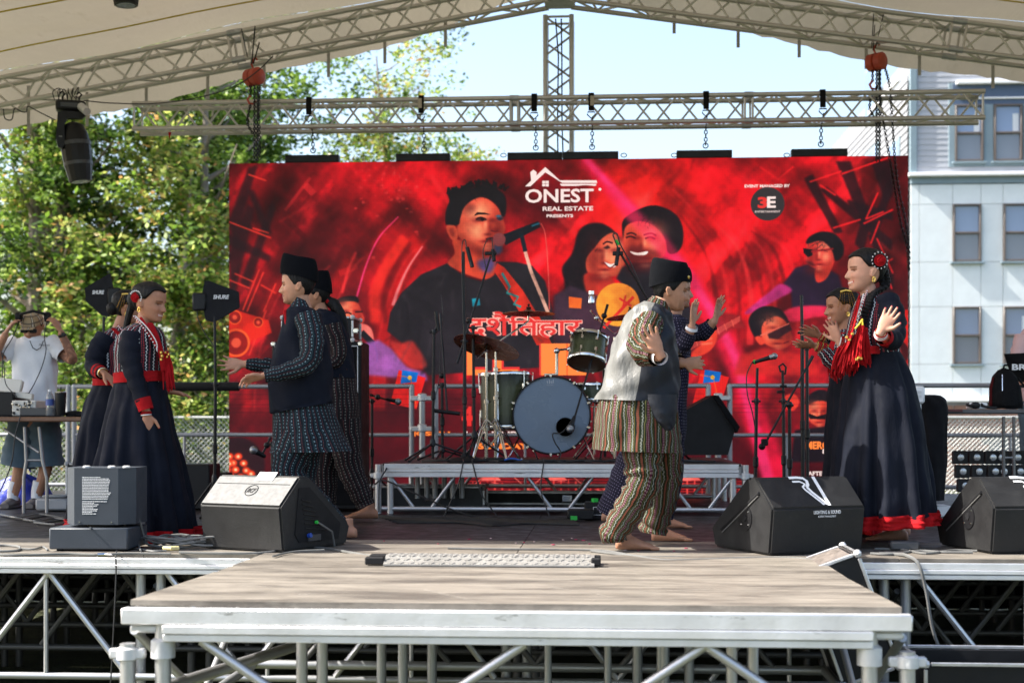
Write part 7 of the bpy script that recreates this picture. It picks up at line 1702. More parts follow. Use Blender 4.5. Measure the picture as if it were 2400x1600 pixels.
# ------------------------------------------------------------------ microphones and stands
M_GRILLE = mat('mic_grille', (.30, .30, .31), .35, .9, var=.2, bump=.002, bscale=300)
def mic(p0, p1, label, r=.021, cond=False, ball=True):
    """p0 = tail, p1 = head end"""
    p0 = Vector(p0); p1 = Vector(p1); t = thing('microphone', p0.lerp(p1, .5), label, 'microphone'); d = p1-p0
    b = MB(); b.path([p0, p0.lerp(p1, .1), p0.lerp(p1, .7)], [r*.45, r*.6, r*.85] if not cond else [r*.8]*3, 12); build('body', b, M_BLACK, t); b = MB()
    if ball and not cond: b.ball(p0.lerp(p1, .86), r*1.25, 12); b.path([p0.lerp(p1, .69), p0.lerp(p1, .78)], r*1.05, 12)
    else: b.path([p0.lerp(p1, .70), p1], r*(.8 if cond else .95), 12)
    build('grille', b, M_GRILLE if not cond else M_STAND, t); return t
def stand(label, base, dep, pts, z0=0., round_base=False, spread=.32, hub=.30, phase=.4, boom=None, r=.010, flat=False):
    bp = D(base, 985, dep); t = thing('microphone_stand', (bp.x, bp.y, z0), label, 'microphone stand'); q = [D(*p) for p in pts]; q[0] = Vector((bp.x, bp.y, z0+.03))
    for k, (a, c) in enumerate(zip(q[:-1], q[1:])): rod('pole', t, a, c, r*(1.25 if k == 0 else 1.), M_STAND, 10)
    if round_base: b = MB(); b.lathe([(.145, .0), (.145, .012), (.12, .026), (.03, .045), (.02, .07)], (bp.x, bp.y, z0+.004), (0, 0, 1), 28); build('round_base', b, M_BLACKR, t)
    else:
        for k in range(3): b = MB(); a = 2*math.pi*k/3+phase; b.path([(bp.x, bp.y, z0+hub), (bp.x+math.cos(a)*spread, bp.y+math.sin(a)*spread*.8, z0+.014)] if not flat else [(bp.x, bp.y, z0+.07), (bp.x+math.cos(a)*spread, bp.y+math.sin(a)*spread*.8, z0+.014)], .009, 8); b.ball((bp.x+math.cos(a)*spread, bp.y+math.sin(a)*spread*.8, z0+.016), .014, 6); build('leg', b, M_STAND, t)
        b = MB(); b.lathe([(.014, 0), (.024, .01), (.022, .05), (.013, .07)], (bp.x, bp.y, z0+(hub if not flat else .07)-.03)); build('leg_hub', b, M_STAND, t)
    b = MB(); j = q[1]; b.lathe([(.012, -.04), (.020, -.03), (.020, .03), (.012, .04)], q[0].lerp(q[1], .5)); build('collar', b, M_STAND, t); b = MB(); b.tube(j-Vector((.035, 0, 0)), j+Vector((.03, 0, 0)), .008, 8); b.lathe([(.016, -.02), (.019, 0), (.016, .02)], j); build('clutch', b, M_STAND, t)
    if boom: a, c = D(*boom[0]), D(*boom[1]); rod('boom_arm', t, a, c, .0085, M_STAND, 10); b = MB(); b.ball(D(*boom[2]) if len(boom) > 2 else a.lerp(c, .4), .026, 10); build('boom_clutch', b, M_STAND, t); rod('boom_grip', t, a, a.lerp(c, .12), .012, M_STAND)
    return t
def cable(label, pts, r=.006, m=None, n=6, name='cable', cat='cable', group=None):
    q = [Vector(x) for x in spline([tuple(p) for p in pts], n)]; b = MB(); b.path(q, r, 6); return build(name, b, m or M_BCABLE, label=label, cat=cat, group=group)
stand('tall straight stand with round base at the left of the drums', 1089, 11.75, [(1089, 1070, 11.75), (1089, 800, 11.75), (1086, 590, 11.75)], z0=RT, round_base=True, r=.012); mic(D(1095, 580, 11.75), D(1107, 626, 11.72), 'slim condenser microphone pointing down, left of the pair above the drums', cond=True)
cable('cable looping over the left overhead microphone', [D(1094, 585, 11.75), D(1090, 562, 11.75), D(1083, 575, 11.75), D(1083, 640, 11.74), D(1086, 760, 11.73)], .004)
stand('boom stand leaning towards the singer picture over the drums', 1112, 11.9, [(1112, 1068, 11.9), (1109, 768, 11.9)], z0=RT, hub=.22, boom=[(1071, 852, 11.85), (1150, 600, 11.95), (1099, 752, 11.9)]); mic(D(1155, 585, 11.95), D(1158, 612, 11.93), 'small microphone clipped at the top of the leaning boom', cond=True); b = MB(); b.box(D(1150, 594, 11.95), (.10, .03, .03), bev=.006); build('mic_clip', b, M_BLACK, label='clip holding the microphone on the leaning boom', cat='clip')
cable('cable looping above the leaning boom stand', [D(1155, 586, 11.95), D(1152, 560, 11.95), D(1140, 565, 11.95), D(1132, 595, 11.95), D(1138, 640, 11.94), D(1115, 720, 11.9)], .004)
stand('short tripod stand with a microphone pointing straight up at far left', 1014, 11.8, [(1014, 1055, 11.8), (1017, 778, 11.8), (1024, 765, 11.8)], z0=RT, spread=.42, hub=.16, phase=.15); mic(D(1028, 775, 11.8), D(1022, 730, 11.8), 'small black microphone pointing straight up', cond=True)
stand('boom stand bent low beside the floor tom', 1037, 12.0, [(1037, 1052, 12.0), (1036, 902, 12.0)], z0=RT, hub=.10, spread=.28, boom=[(1032, 735, 12.0), (1048, 962, 11.9), (1036, 880, 12.)]); mic(D(1018, 962, 11.9), D(1078, 969, 11.88), 'black microphone lying level at the bottom of the low boom', cond=True)
cable('thin cable hanging from the pointing-up microphone stand', [D(1034, 690, 12), D(1038, 740, 12), D(1033, 800, 12), D(1030, 880, 12), D(1022, 925, 12)], .003)
stand('black stand behind the rack tom carrying the bass drum boom', 1418, 12.35, [(1418, 1040, 12.35), (1414, 785, 12.35)], z0=RT, boom=[(1424, 714, 12.3), (1345, 985, 11.82), (1416, 740, 12.25)]); mic(D(1347, 975, 11.80), D(1334, 1010, 11.76), 'ball headed microphone in front of the bass drum port', r=.026)
cable('cable looping from the bass drum microphone to the riser', [D(1347, 975, 11.8), D(1318, 1012, 11.75), D(1296, 1016, 11.75), D(1300, 1035, 11.75), D(1314, 1058, 11.76), D(1310, 1074, 11.7)], .006)
st = stand('overhead boom stand rising behind the man in stripes', 1536, 12.0, [(1536, 1050, 12.0), (1535, 730, 12.0), (1500, 672, 12.0), (1452, 590, 12.0)], z0=RT); mic(D(1450, 580, 12), D(1444, 622, 11.98), 'condenser microphone hanging above the right drums', cond=True)
b = MB(); b.box(D(1448, 594, 12), (.09, .03, .035), bev=.006); build('mic_clip', b, M_BLACK, label='clip holding the microphone above the right drums', cat='clip')
cable('cable with green tape looping above the right overhead microphone', [D(1450, 585, 12), D(1440, 560, 12), D(1437, 550, 12), D(1446, 548, 12), D(1455, 575, 12), D(1480, 620, 11.98), D(1500, 665, 11.98), D(1512, 690, 11.98)], .006)
M_GREEN = mat('green_tape', (.02, .45, .05), .6); b = MB(); b.tube(D(1444, 562, 11.99), D(1450, 574, 11.99), .010, 8); build('green_tape', b, M_GREEN, label='green tape band on the looping microphone cable', cat='tape')
stand('straight stand holding the level vocal microphone behind the right monitor', 1769, 10.2, [(1769, 1150, 10.2), (1773, 940, 10.2), (1775, 862, 10.2)]); mic(D(1763, 850, 10.2), D(1823, 832, 10.15), 'black vocal microphone held level with green band near its tail', r=.020); b = MB(); b.tube(D(1766, 849, 10.2), D(1771, 847.5, 10.2), .0165, 8); build('green_band', b, M_GREEN, label='green band on the level vocal microphone', cat='tape')
cable('cable hanging from the level vocal microphone', [D(1762, 850, 10.2), D(1750, 880, 10.2), D(1752, 925, 10.2), D(1764, 970, 10.2), D(1772, 1030, 10.2), D(1768, 1100, 10.2)], .004)
stand('black stand with an empty clip between the right stands', 1838, 10.6, [(1838, 1160, 10.6), (1836, 940, 10.6), (1834, 868, 10.6)]); b = MB(); b.path([D(1830, 872, 10.6), D(1826, 858, 10.6), D(1835, 852, 10.6), D(1842, 860, 10.6), D(1840, 878, 10.6)], .008, 8); b.box(D(1836, 905, 10.6), (.05, .03, .02), bev=.004); b.box(D(1830, 918, 10.6), (.06, .02, .02), bev=.004); build('mic_clip', b, M_BLACK, label='empty microphone clip on the right stand', cat='clip')
stand('stand with long boom crossing down to the left at right of stage', 1852, 10.3, [(1852, 1150, 10.3), (1850, 950, 10.3)], boom=[(1905, 834, 10.35), (1786, 1052, 10.25), (1850, 948, 10.3)]); b = MB(); b.ball(D(1786, 1046, 10.25), .026, 8); b.box(D(1792, 1036, 10.25), (.05, .03, .05), bev=.006); build('boom_counterweight', b, M_BLACK, label='knob at the lower end of the crossing boom', cat='clip')
stand('tall antenna-like pole stand nearest the woman clapping', 1882, 10.8, [(1882, 1160, 10.8), (1880, 780, 10.8), (1878, 692, 10.8)], r=.012); stand('thin straight stand just in front of the clapping woman', 1893, 10.5, [(1893, 1160, 10.5), (1891, 815, 10.5)])
stand('low floor stand beside the tall amplifier', 640, 11.6, [(640, 1130, 11.6), (638, 1040, 11.6)], boom=[(634, 1025, 11.6), (612, 1070, 11.5)], spread=.25, hub=.15); mic(D(622, 1070, 11.5), D(590, 1052, 11.45), 'silver ball headed microphone hanging low beside the amplifier', r=.028)
stand('small boom stand between amplifier and drum riser', 872, 12.6, [(872, 1130, 12.6), (872, 940, 12.6)], boom=[(868, 925, 12.6), (912, 938, 12.5)]); mic(D(905, 935, 12.5), D(938, 942, 12.48), 'silver ball microphone pointing right beside the amplifier', r=.024)

# ------------------------------------------------------------------ paddle antennas
def paddle(label, px, dep, poly, txt, tc, hub, head, tx_w):
    bp = D(px, 985, dep); t = thing('paddle_antenna', D(px, 780, dep), label, 'antenna', 'paddle antennas on stands'); M_PAD = mat('black_paddle', (.008, .008, .010), .65, spec=.2, var=.1)
    b = MB(); o = D(0, 0, dep); pts = [D(x, y, dep) for x, y in poly]; n = len(pts); a = [p-FWD*.009 for p in pts]; c = [p+FWD*.009 for p in pts]
    b.add(a+c, [tuple(range(n)), tuple(range(2*n-1, n-1, -1))]+[(i, n+i, n+(i+1) % n, (i+1) % n) for i in range(n)]); build('blade', b, M_PAD, t, smooth=False)
    b = MB(); b.box(D(*hub, dep), (.11, .05, .14), rot=rotz(YAW).to_matrix(), bev=.012); build('amplifier_box', b, M_BLACK, t); text_mesh('lettering', txt, M_PRINT, t, D(*tc, dep)-FWD*.010, RIGHT, UP, .033, .001, tx_w, bold=.03, shear=.2)
    s = stand('black stand carrying the '+('left' if px < 300 else 'right')+' paddle antenna', px, dep, [(px, 1150, dep), (px+(1 if px < 300 else 2), 900, dep), (px, 742, dep)], r=.011)
    return t
paddle('black paddle antenna with white lettering, left of the two, behind the women', 243, 11.9, [(199, 675), (255, 642), (259, 642), (266, 676), (273, 682), (273, 705), (262, 712), (257, 742), (240, 740), (202, 706)], 'SHURE', (231, 685), (268, 694), None, .10)
paddle('black paddle antenna with white lettering beside the LED wall edge', 503, 11.2, [(480, 658), (490, 658), (560, 684), (562, 720), (560, 722), (512, 750), (500, 755), (482, 750), (477, 720), (466, 718), (458, 705), (474, 692)], 'SHURE', (519, 696), (468, 707), None, .125)
cable('antenna cable hanging from the paddle near the LED wall', [D(462, 718, 11.2), D(464, 745, 11.2), D(480, 780, 11.2), D(500, 810, 11.2), D(506, 850, 11.2)], .004); cable('antenna cable hanging from the paddle at the far left', [D(268, 712, 11.9), D(258, 735, 11.9), D(246, 750, 11.9), D(244, 790, 11.9)], .004)

# ------------------------------------------------------------------ bass amplifier with rack case on top
ax0 = P(637, 1000, 11.75).x; ax1 = P(846, 1000, 11.75).x; M_TOLEX = mat('black_tolex', (.009, .009, .0095), .65, spec=.25, var=.2, bump=.0015, bscale=260); M_GCLOTH = mat('black_grille_cloth', (.006, .006, .007), .9, spec=.1, var=.1, bump=.001, bscale=400)
amp = thing('bass_cabinet', ((ax0+ax1)/2, 11.95, 0), 'tall black loudspeaker cabinet with white piping behind the two men', 'loudspeaker cabinet'); zt = P(740, 800, 11.75).z; cx = (ax0+ax1)/2; wd = ax1-ax0
block('cabinet', amp, (cx, 11.97, zt/2+.01), (wd, .42, zt-.02), M_TOLEX, .012); block('grille_cloth', amp, (cx, 11.757, zt/2+.01), (wd-.07, .014, zt-.10), M_GCLOTH, .003)
for x in (cx-wd/2+.028, cx+wd/2-.028): rod('piping', amp, (x, 11.752, .05), (x, 11.752, zt-.04), .0035, M_PRINT, 6)
rod('piping', amp, (cx-wd/2+.028, 11.752, zt-.04), (cx+wd/2-.028, 11.752, zt-.04), .0035, M_PRINT, 6)
for sx in (-1, 1): b = MB(); b.box((cx+sx*(wd/2-.01), 11.765, zt-.02), (.04, .03, .04), bev=.008); build('corner_cap', b, M_CHROME, amp)
crate('rack_case', (P(745, 780, 11.8).x, 11.97, zt+.012+.095), (P(826, 780, 11.8).x-P(662, 780, 11.8).x, .38, .19), 'short black rack case with chrome latches on top of the tall cabinet', M_BLACK)
b = MB(); b.box(P(834, 775, 11.75), (.05, .03, .045), bev=.008); build('butterfly_latch', b, M_CHROME, label='chrome butterfly latch at the right end of the rack case', cat='latch')

# ------------------------------------------------------------------ wedge monitors
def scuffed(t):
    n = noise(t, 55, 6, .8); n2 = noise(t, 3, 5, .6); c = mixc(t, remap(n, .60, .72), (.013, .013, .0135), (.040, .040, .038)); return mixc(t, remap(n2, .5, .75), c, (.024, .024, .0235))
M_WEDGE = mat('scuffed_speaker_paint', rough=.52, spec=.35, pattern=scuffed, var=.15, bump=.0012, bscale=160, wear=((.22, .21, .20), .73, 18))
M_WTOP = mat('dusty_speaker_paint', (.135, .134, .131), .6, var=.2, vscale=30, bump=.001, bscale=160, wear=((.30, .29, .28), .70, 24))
def wedge(label, p, rot, wd, logo, mtop=M_WEDGE, side=1, scale=1.):
    """cabinet seen from behind: p = middle of the lower edge nearest the viewer"""
    t = thing('stage_monitor', (p.x, p.y, 0), label, 'stage monitor', 'wedge monitors along the stage front'); q = rotz(rot).to_matrix(); sec = [(0, .006), (-.035, .268), (.15, .435), (.25, .432), (.66, .12), (.62, .006)]
    sec = [(a*scale, z*scale) for a, z in sec]; L = lambda x, y, z: Vector((p.x, p.y, 0))+q @ Vector((x, y, z)); n = len(sec); vs = []
    for x in (-wd/2, wd/2):
        for (y, z) in sec: vs.append(L(x, y, z))
    fs = [tuple(range(n)), tuple(range(2*n-1, n-1, -1))]+[(i, n+i, n+(i+1) % n, (i+1) % n) for i in range(n)]
    me = bpy.data.meshes.new('cabinet'); me.from_pydata([tuple(v-ORG[t.name]) for v in vs], [], fs); bm = bmesh.new(); bm.from_mesh(me); bmesh.ops.recalc_face_normals(bm, faces=bm.faces); bmesh.ops.bevel(bm, geom=bm.edges[:], offset=.012, segments=2, affect='EDGES'); bm.to_mesh(me); bm.free()
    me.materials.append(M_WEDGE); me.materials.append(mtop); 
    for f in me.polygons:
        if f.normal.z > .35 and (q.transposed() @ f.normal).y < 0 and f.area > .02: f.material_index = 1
    finish(me, True, 30); o = bpy.data.objects.new('cabinet', me); COL.objects.link(o); o.parent = t
    # speaker grille on the slope facing the performers
    a, c = sec[3], sec[4]; dv = Vector((0, c[0]-a[0], c[1]-a[1])).normalized(); nv = Vector((0, -dv.z, dv.y)); nv = nv if nv.z > 0 else -nv; mid = Vector((0, (a[0]+c[0])/2, (a[1]+c[1])/2))+nv*.010
    b = MB(); b.box(L(*mid), (wd-.07, .44*scale, .012), rot=q @ Matrix.Rotation(math.atan2(dv.z, dv.y), 3, 'X'), bev=.004); build('speaker_grille', b, M_GCLOTH, t)
    sx = side*(wd/2+.001)
    if side < 0:                                      # handle slot and pole plate on the visible side
        b = MB(); b.tube(L(sx-.004, .26, .20), L(sx+.004, .26, .20), .075, 24); build('pole_plate', b, M_BLACK, t); b = MB(); b.tube(L(sx-.008, .26, .20), L(sx-.002, .26, .20), .022, 14); build('pole_socket', b, M_BLACKR, t)
        for a_ in (.8, 2.4, 3.9, 5.5): b = MB(); b.ball(L(sx-.005, .26+.055*math.cos(a_), .20+.055*math.sin(a_)), .006, 6); build('screw', b, M_CHROME, t)
        e0 = Vector((sx-.001, .17, .37))*1; b = MB(); b.path([L(sx, .10, .35), L(sx, .53, .115)], [(.010, .012)]*2, 8); build('handle_slot', b, M_BLACKR, t); b = MB(); b.path([L(sx-.004, .11, .335), L(sx-.004, .52, .098)], .004, 6); build('slot_lip', b, M_WTOP, t)
    else:                                             # recessed connector panel and louvres
        b = MB(); b.prism([(.10, .10), (.14, .37), (.24, .37), (.55, .14), (.53, .045), (.14, .05)], L(sx, 0, 0)-q @ Vector((.0, 0, 0)), q @ Vector((0, 1, 0)), UP, q @ Vector((1, 0, 0)), .004); build('connector_recess', b, M_BLACKR, t, smooth=False)
        for k in range(7): b = MB(); z = .30-.028*k; b.path([L(sx+.006, .16+k*.006, z), L(sx+.006, .25+k*.022, z-.02)], (.004), 6); build('louvre', b, M_WEDGE, t)
        b = MB(); b.box(L(sx+.006, .28, .07), (.02, .12, .04), rot=q, bev=.004); build('connector_panel', b, M_DGREY, t); b = MB(); b.tube(L(sx+.01, .22, .085), L(sx+.03, .22, .09), .014, 10); build('blue_connector', b, mat('blue_plastic', (.01, .05, .3), .4), t); b = MB(); b.tube(L(sx+.01, .29, .16), L(sx+.025, .29, .162), .010, 8); build('green_connector', b, M_GREEN, t)
        b = MB(); b.path([L(sx+.02, .30, .16), L(sx+.05, .40, .10), L(sx+.04, .44, .01)], .006, 6); build('power_lead', b, M_CABLE, t)
    # face frames for logos: on the sloped top (sec1 -> sec2)
    a, c = sec[1], sec[2]; up_ = (q @ Vector((0, c[0]-a[0], c[1]-a[1]))).normalized(); rt_ = q @ Vector((1, 0, 0)); nn = rt_.cross(up_); f = lambda x, s_, o=.002: L(x, a[0]+(c[0]-a[0])*s_, a[1]+(c[1]-a[1])*s_)+nn*o
    if logo == 'RCF':
        b = MB(); b.path([f(.02+.042*math.cos(u), .5+.16*math.sin(u)*1.08) for u in np.linspace(0, 6.28, 24, endpoint=False)], .0022, 5, closed=True); build('logo_ring', b, M_STAND, t); text_mesh('lettering', 'RCF', M_STAND, t, f(.02, .5), rt_, up_, .036, .001, .062, bold=.02, shear=.3)
        b = MB(); b.box(f(.06, .97, .003), (.13, .07, .002), rot=Matrix([list(rt_), list(up_), list(nn)]).transposed()); build('white_tape', b, M_WHITE, t); b = MB(); b.box(f(0, .72, .001), (wd-.06, .004, .002), rot=Matrix([list(rt_), list(up_), list(nn)]).transposed()); build('panel_seam', b, M_STAND, t)
    elif logo:
        cx_ = -.02+.03
        def strip(b, pts, w_):
            q2 = []; n_ = len(pts)
            for i, (x, s_) in enumerate(pts):
                d = Vector((pts[min(i+1, n_-1)][0]-pts[max(i-1, 0)][0], (pts[min(i+1, n_-1)][1]-pts[max(i-1, 0)][1])*.25)).normalized(); o = Vector((-d.y, d.x))*w_
                q2.append((f(cx_+x+o.x, s_+o.y/.25, .003), f(cx_+x-o.x, s_-o.y/.25, .003)))
            for a_, c_ in zip(q2[:-1], q2[1:]): b.add([a_[0], c_[0], c_[1], a_[1]], [(0, 1, 2, 3)])
        b = MB(); strip(b, [(-.105, .97), (-.05, .975), (-.012, .95), (.004, .86), (-.002, .74), (-.018, .66)], .010); strip(b, [(-.095, .84), (-.045, .84), (-.020, .76), (-.045, .66), (-.04, .58), (.030, .08)], .007); strip(b, [(-.018, .66), (-.005, .50), (.050, .10)], .009); strip(b, [(.062, 1.0), (.062, .06)], .011); build('logo', b, M_PRINT, t, fixn=False)
        if logo == 'RV': text_mesh('lettering', 'LIGHTING & SOUND', M_PRINT, t, L(cx_+.04, -.036, .242), rt_, UP, .020, .001, .18, bold=.01); text_mesh('lettering', '& EVENT MANAGEMENT', M_PRINT, t, L(cx_+.04, -.034, .218), rt_, UP, .011, .001, .12)
    return t
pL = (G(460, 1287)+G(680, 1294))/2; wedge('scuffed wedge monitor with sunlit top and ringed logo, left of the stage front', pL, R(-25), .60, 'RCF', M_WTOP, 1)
pR = (G(1793, 1303)+G(2030, 1294))/2; wedge('black wedge monitor with white brand logo, in front of the right women', pR, R(25), .62, 'RV', M_WEDGE, -1)
pQ = G(2432, 1297); wedge('black wedge monitor cut off by the right edge of the picture', pQ, R(14), .58, 'R', M_WEDGE, -1)
mq = thing('covered_monitor', D(1658, 1068, 12.0), 'upright dark wedge monitor standing on the right end of the riser', 'stage monitor'); b = MB()
poly = [(1588, 1066), (1585, 1003), (1600, 965), (1668, 928), (1682, 928), (1726, 992), (1722, 1010), (1706, 1066)]; pts = [D(x, y, 11.95) for x, y in poly]; n = len(pts); b.add(pts+[p+FWD*.45 for p in pts], [tuple(range(n)), tuple(range(2*n-1, n-1, -1))]+[(i, n+i, n+(i+1) % n, (i+1) % n) for i in range(n)]); build('cabinet', b, M_TOLEX, mq, smooth=False)
b = MB(); pts = [D(x, y, 11.9) for x, y in [(1670, 926), (1684, 926), (1734, 1000), (1728, 1014)]]; b.add(pts+[p+FWD*.5 for p in pts], [(0, 1, 2, 3), (7, 6, 5, 4), (0, 4, 5, 1), (1, 5, 6, 2), (2, 6, 7, 3), (3, 7, 4, 0)]); build('grille', b, M_GCLOTH, mq, smooth=False)

# ------------------------------------------------------------------ small grey speaker with printed text on a base
M_SGREY = mat('slate_grey_paint', (.040, .048, .060), .5, spec=.35, var=.08, bump=.0006, bscale=120)
gs = thing('grey_speaker', G(215, 1292), 'small slate grey speaker box with white printed text on its back', 'speaker'); e0 = G(113, 1292); e1 = G(302, 1292); yb_ = e0.y
b = MB(); b.box(((e0.x+e1.x)/2, yb_+.19, .075), (e1.x-e0.x, .36, .125), bev=.008); build('base_box', b, M_SGREY, gs)
b = MB(); [b.box(((e0.x+x), yb_+.08, .007), (.03, .03, .014)) for x in (.04, .42)]; build('rubber_foot', b, M_BLACKR, gs)
X = lambda px: P(px, 1200, yb_+.04).x; z1 = P(220, 1096, yb_+.04).z; Yf = yb_+.04
b = MB(); b.prism([(X(143), Yf+.10), (X(174), Yf), (X(277), Yf), (X(306), Yf+.10), (X(306), Yf+.30), (X(143), Yf+.30)], (0, 0, .155), Vector((1, 0, 0)), Vector((0, 1, 0)), UP, z1-.155); build('cabinet', b, M_SGREY, gs, smooth=False)
b = MB(); b.tube((X(225), Yf+.15, .13), (X(225), Yf+.15, .16), .10, 20); build('turntable', b, M_BLACKR, gs)
for px in (196, 255, 290): b = MB(); b.lathe([(.022, 0), (.022, .008), (.016, .012)], (X(px), Yf+.05, z1)); build('rubber_foot', b, M_CAST, gs)
rg = np.random.default_rng(5); b = MB(); zz = P(220, 1118, Yf).z
for k in range(24):
    x = X(193); end = X(193)+(X(257)-X(193))*(rg.uniform(.88, 1.0) if k < 15 else rg.uniform(.3, .6) if k > 15 else .9)
    if k == 0: end = X(232)
    while x < end:
        l = rg.uniform(.004, .014); b.box((x+l/2, Yf-.001, zz-k*.0090-(0.006 if k > 14 else 0)), (l, .001, .0042)); x += l+.0028
build('printed_text', b, M_PRINT, gs, smooth=False, kind='stuff')
for px in (187, 262): b = MB(); b.ball((X(px), Yf-.002, .17), .006, 6); build('screw', b, M_CHROME, gs)

# ------------------------------------------------------------------ cables on the stage front
def gp(px, py, z=.008): return G(px, py, z)
rg = np.random.default_rng(12); q = []
c0 = G(440, 1282); 
for k in range(9*14):
    a = k/14*2*math.pi; rr = .15+.045*math.sin(k*.37)+rg.normal(0, .012); q.append(Vector((c0.x+.05*math.sin(k*.11)+rr*1.25*math.cos(a), c0.y-.02+rr*.7*math.sin(a), .009+.0045*(k//14)+.015*(1+math.sin(a*2+k*.23)))))
q = [Vector(x) for x in spline([tuple(v) for v in q], 3)]; b = MB(); b.path(q, .0068, 6); build('cable_coil', b, M_CABLE, label='coiled grey cable lying beside the sunlit wedge monitor', cat='cable')
b = MB(); b.path([G(384, 1292)+Vector((0, 0, .02)), G(402, 1293)+Vector((0, 0, .022)), G(418, 1292)+Vector((0, 0, .02))], .013, 12); build('cable_tag', b, mat('pale_yellow_tape', (.55, .47, .22), .7, var=.3, vscale=40), label='yellow tape wrapped round the coiled cable', cat='tape')
cable('grey cable running from the coil across the platform joint to the ramp', [gp(420, 1294), gp(530, 1296), gp(620, 1294), gp(700, 1283), gp(760, 1284), gp(820, 1294), gp(868, 1302)], .0075, M_CABLE)
cable('second grey cable curving in front of the left wedge monitor', [gp(640, 1303, .02), gp(665, 1296, .02), gp(700, 1291, .02), gp(760, 1288, .02)], .006, M_CABLE)
cable('cable laid along the stage edge at far left', [gp(-60, 1296), gp(20, 1300), gp(90, 1299), gp(160, 1297), gp(230, 1299), gp(300, 1296), gp(400, 1297)], .0065, M_CABLE)
cable('looped cable end on the left stage edge', [gp(-40, 1280), gp(10, 1277), gp(45, 1281), gp(40, 1289), gp(0, 1291), gp(-50, 1289)], .007, M_CABLE); cable('short cable between the loop and the grey speaker base', [gp(48, 1285), gp(80, 1286), gp(100, 1281), gp(112, 1288)], .006, M_CABLE)
cable('cable arching up behind the grey speaker', [G(330, 1290, .01), D(322, 1272, 8.5), D(298, 1245, 8.45), D(292, 1215, 8.4), D(306, 1200, 8.4), D(325, 1215, 8.45), D(338, 1255, 8.5), G(350, 1280, .01)], .006, M_CABLE)
cable('cable from under the speaker running to the coil', [D(212, 1236, 8.25), G(250, 1262, .02), gp(300, 1280), gp(350, 1290), gp(390, 1290)], .006, M_CABLE)
b = MB(); b.box(G(325, 1268)+Vector((0, 0, .03)), (.09, .10, .05), bev=.015); b.tube(G(310, 1262)+Vector((0, 0, .04)), G(335, 1258)+Vector((0, 0, .04)), .016, 10); build('power_connector', b, M_BLACK, label='black multi-way connector beside the grey speaker base', cat='connector')
e = Vector((P(273, 1300, 7.985).x, 7.985, 0)); cable('thin black cable dropping over the stage front at left', [Vector((e.x-.02, 8.05, .01)), Vector((e.x, 7.975, -.004)), Vector((e.x+.002, 7.972, -.12)), Vector((e.x-.01, 7.97, -.40)), Vector((e.x-.035, 7.97, -.85))], .005)
b = MB(); b.tube(gp(228, 1299, .014), gp(250, 1298, .014), .011, 8); b.tube(gp(238, 1298, .014), gp(262, 1299, .014), .007, 8); build('cable_connector', b, M_CHROME, label='silver cable connector lying on the left stage edge', cat='connector')
cable('dark cable running from the ramp to the right wedge', [gp(1385, 1290), gp(1480, 1302), gp(1560, 1312), gp(1660, 1310), gp(1780, 1306), gp(1860, 1307), gp(1910, 1312)], .007, M_CABLE); cable('thin cable above the ramp crossing to the right', [gp(1050, 1284), gp(1180, 1286), gp(1330, 1287), gp(1420, 1290), gp(1500, 1303), gp(1600, 1304)], .006, M_CABLE)
cable('cable laid from the right wedge to the far right wedge', [gp(2040, 1296), gp(2090, 1298), gp(2150, 1290), gp(2210, 1293), gp(2280, 1294)], .007, M_CABLE); cable('second cable between the right wedges', [gp(2050, 1285), gp(2110, 1287), gp(2170, 1296), gp(2230, 1289), gp(2290, 1290)], .007, M_CABLE)
e = Vector((P(2130, 1310, 7.985).x, 7.98, 0)); cable('thick cable dropping over the stage front at right', [gp(2060, 1297), gp(2100, 1298), Vector((e.x, 8.03, .012)), Vector((e.x+.05, 7.965, -.03)), Vector((e.x+.09, 7.965, -.18)), Vector((e.x+.13, 7.97, -.40)), Vector((e.x+.22, 7.98, -.62)), Vector((e.x+.30, 8., -.80))], .010, M_CABLE)
b = MB(); b.box(G(2122, 1291)+Vector((0, .05, .03)), (.17, .09, .055), bev=.012); build('junction_box', b, M_DGREY, label='small dark junction box between the two right wedges', cat='junction box')
# cable ramp
M_CHECK = mat('checker_plate', (.34, .33, .31), .42, .5, var=.15, vscale=12); rp = thing('cable_ramp', G(1130, 1325), 'aluminium checker plate cable ramp lying on the sunlit platform', 'cable ramp'); g0 = G(898, 1326, .012); g1 = G(1393, 1326, .012); yf = g0.y; L_ = g1.x-g0.x; z0 = .014
b = MB(); b.prism([(0, 0), (0, .008), (.09, .045), (.20, .045), (.29, .008), (.29, 0)], (g0.x, yf, z0), Vector((0, 1, 0)), UP, Vector((1, 0, 0)), L_); build('plate', b, M_CHECK, rp, smooth=False)
mb = MB()
for i in range(40):
    for j in range(8):
        s_ = .012+j*.036; zc = z0+(.010+.037*min(1, s_/.085) if s_ < .10 else .046 if s_ < .20 else .046-.037*(s_-.20)/.09); sl = .42 if s_ < .09 else 0 if s_ < .2 else -.42; an = .7 if (i+j) % 2 else -.7
        mb.box((g0.x+.014+i*(L_-.02)/40, yf+s_, zc), (.024, .006, .0025), rot=Matrix.Rotation(sl, 3, 'X') @ Matrix.Rotation(an, 3, 'Z'))
build('tread_pattern', mb, M_CHECK, rp, smooth=False, kind='stuff')
for sx in (-1, 1):
    x = g0.x-.05 if sx < 0 else g1.x+.008
    for dy in (.05, .20): block('end_connector', rp, (x, yf+dy, z0+.022), (.10 if sx < 0 else .05, .055, .040), M_BLACKR, .006)
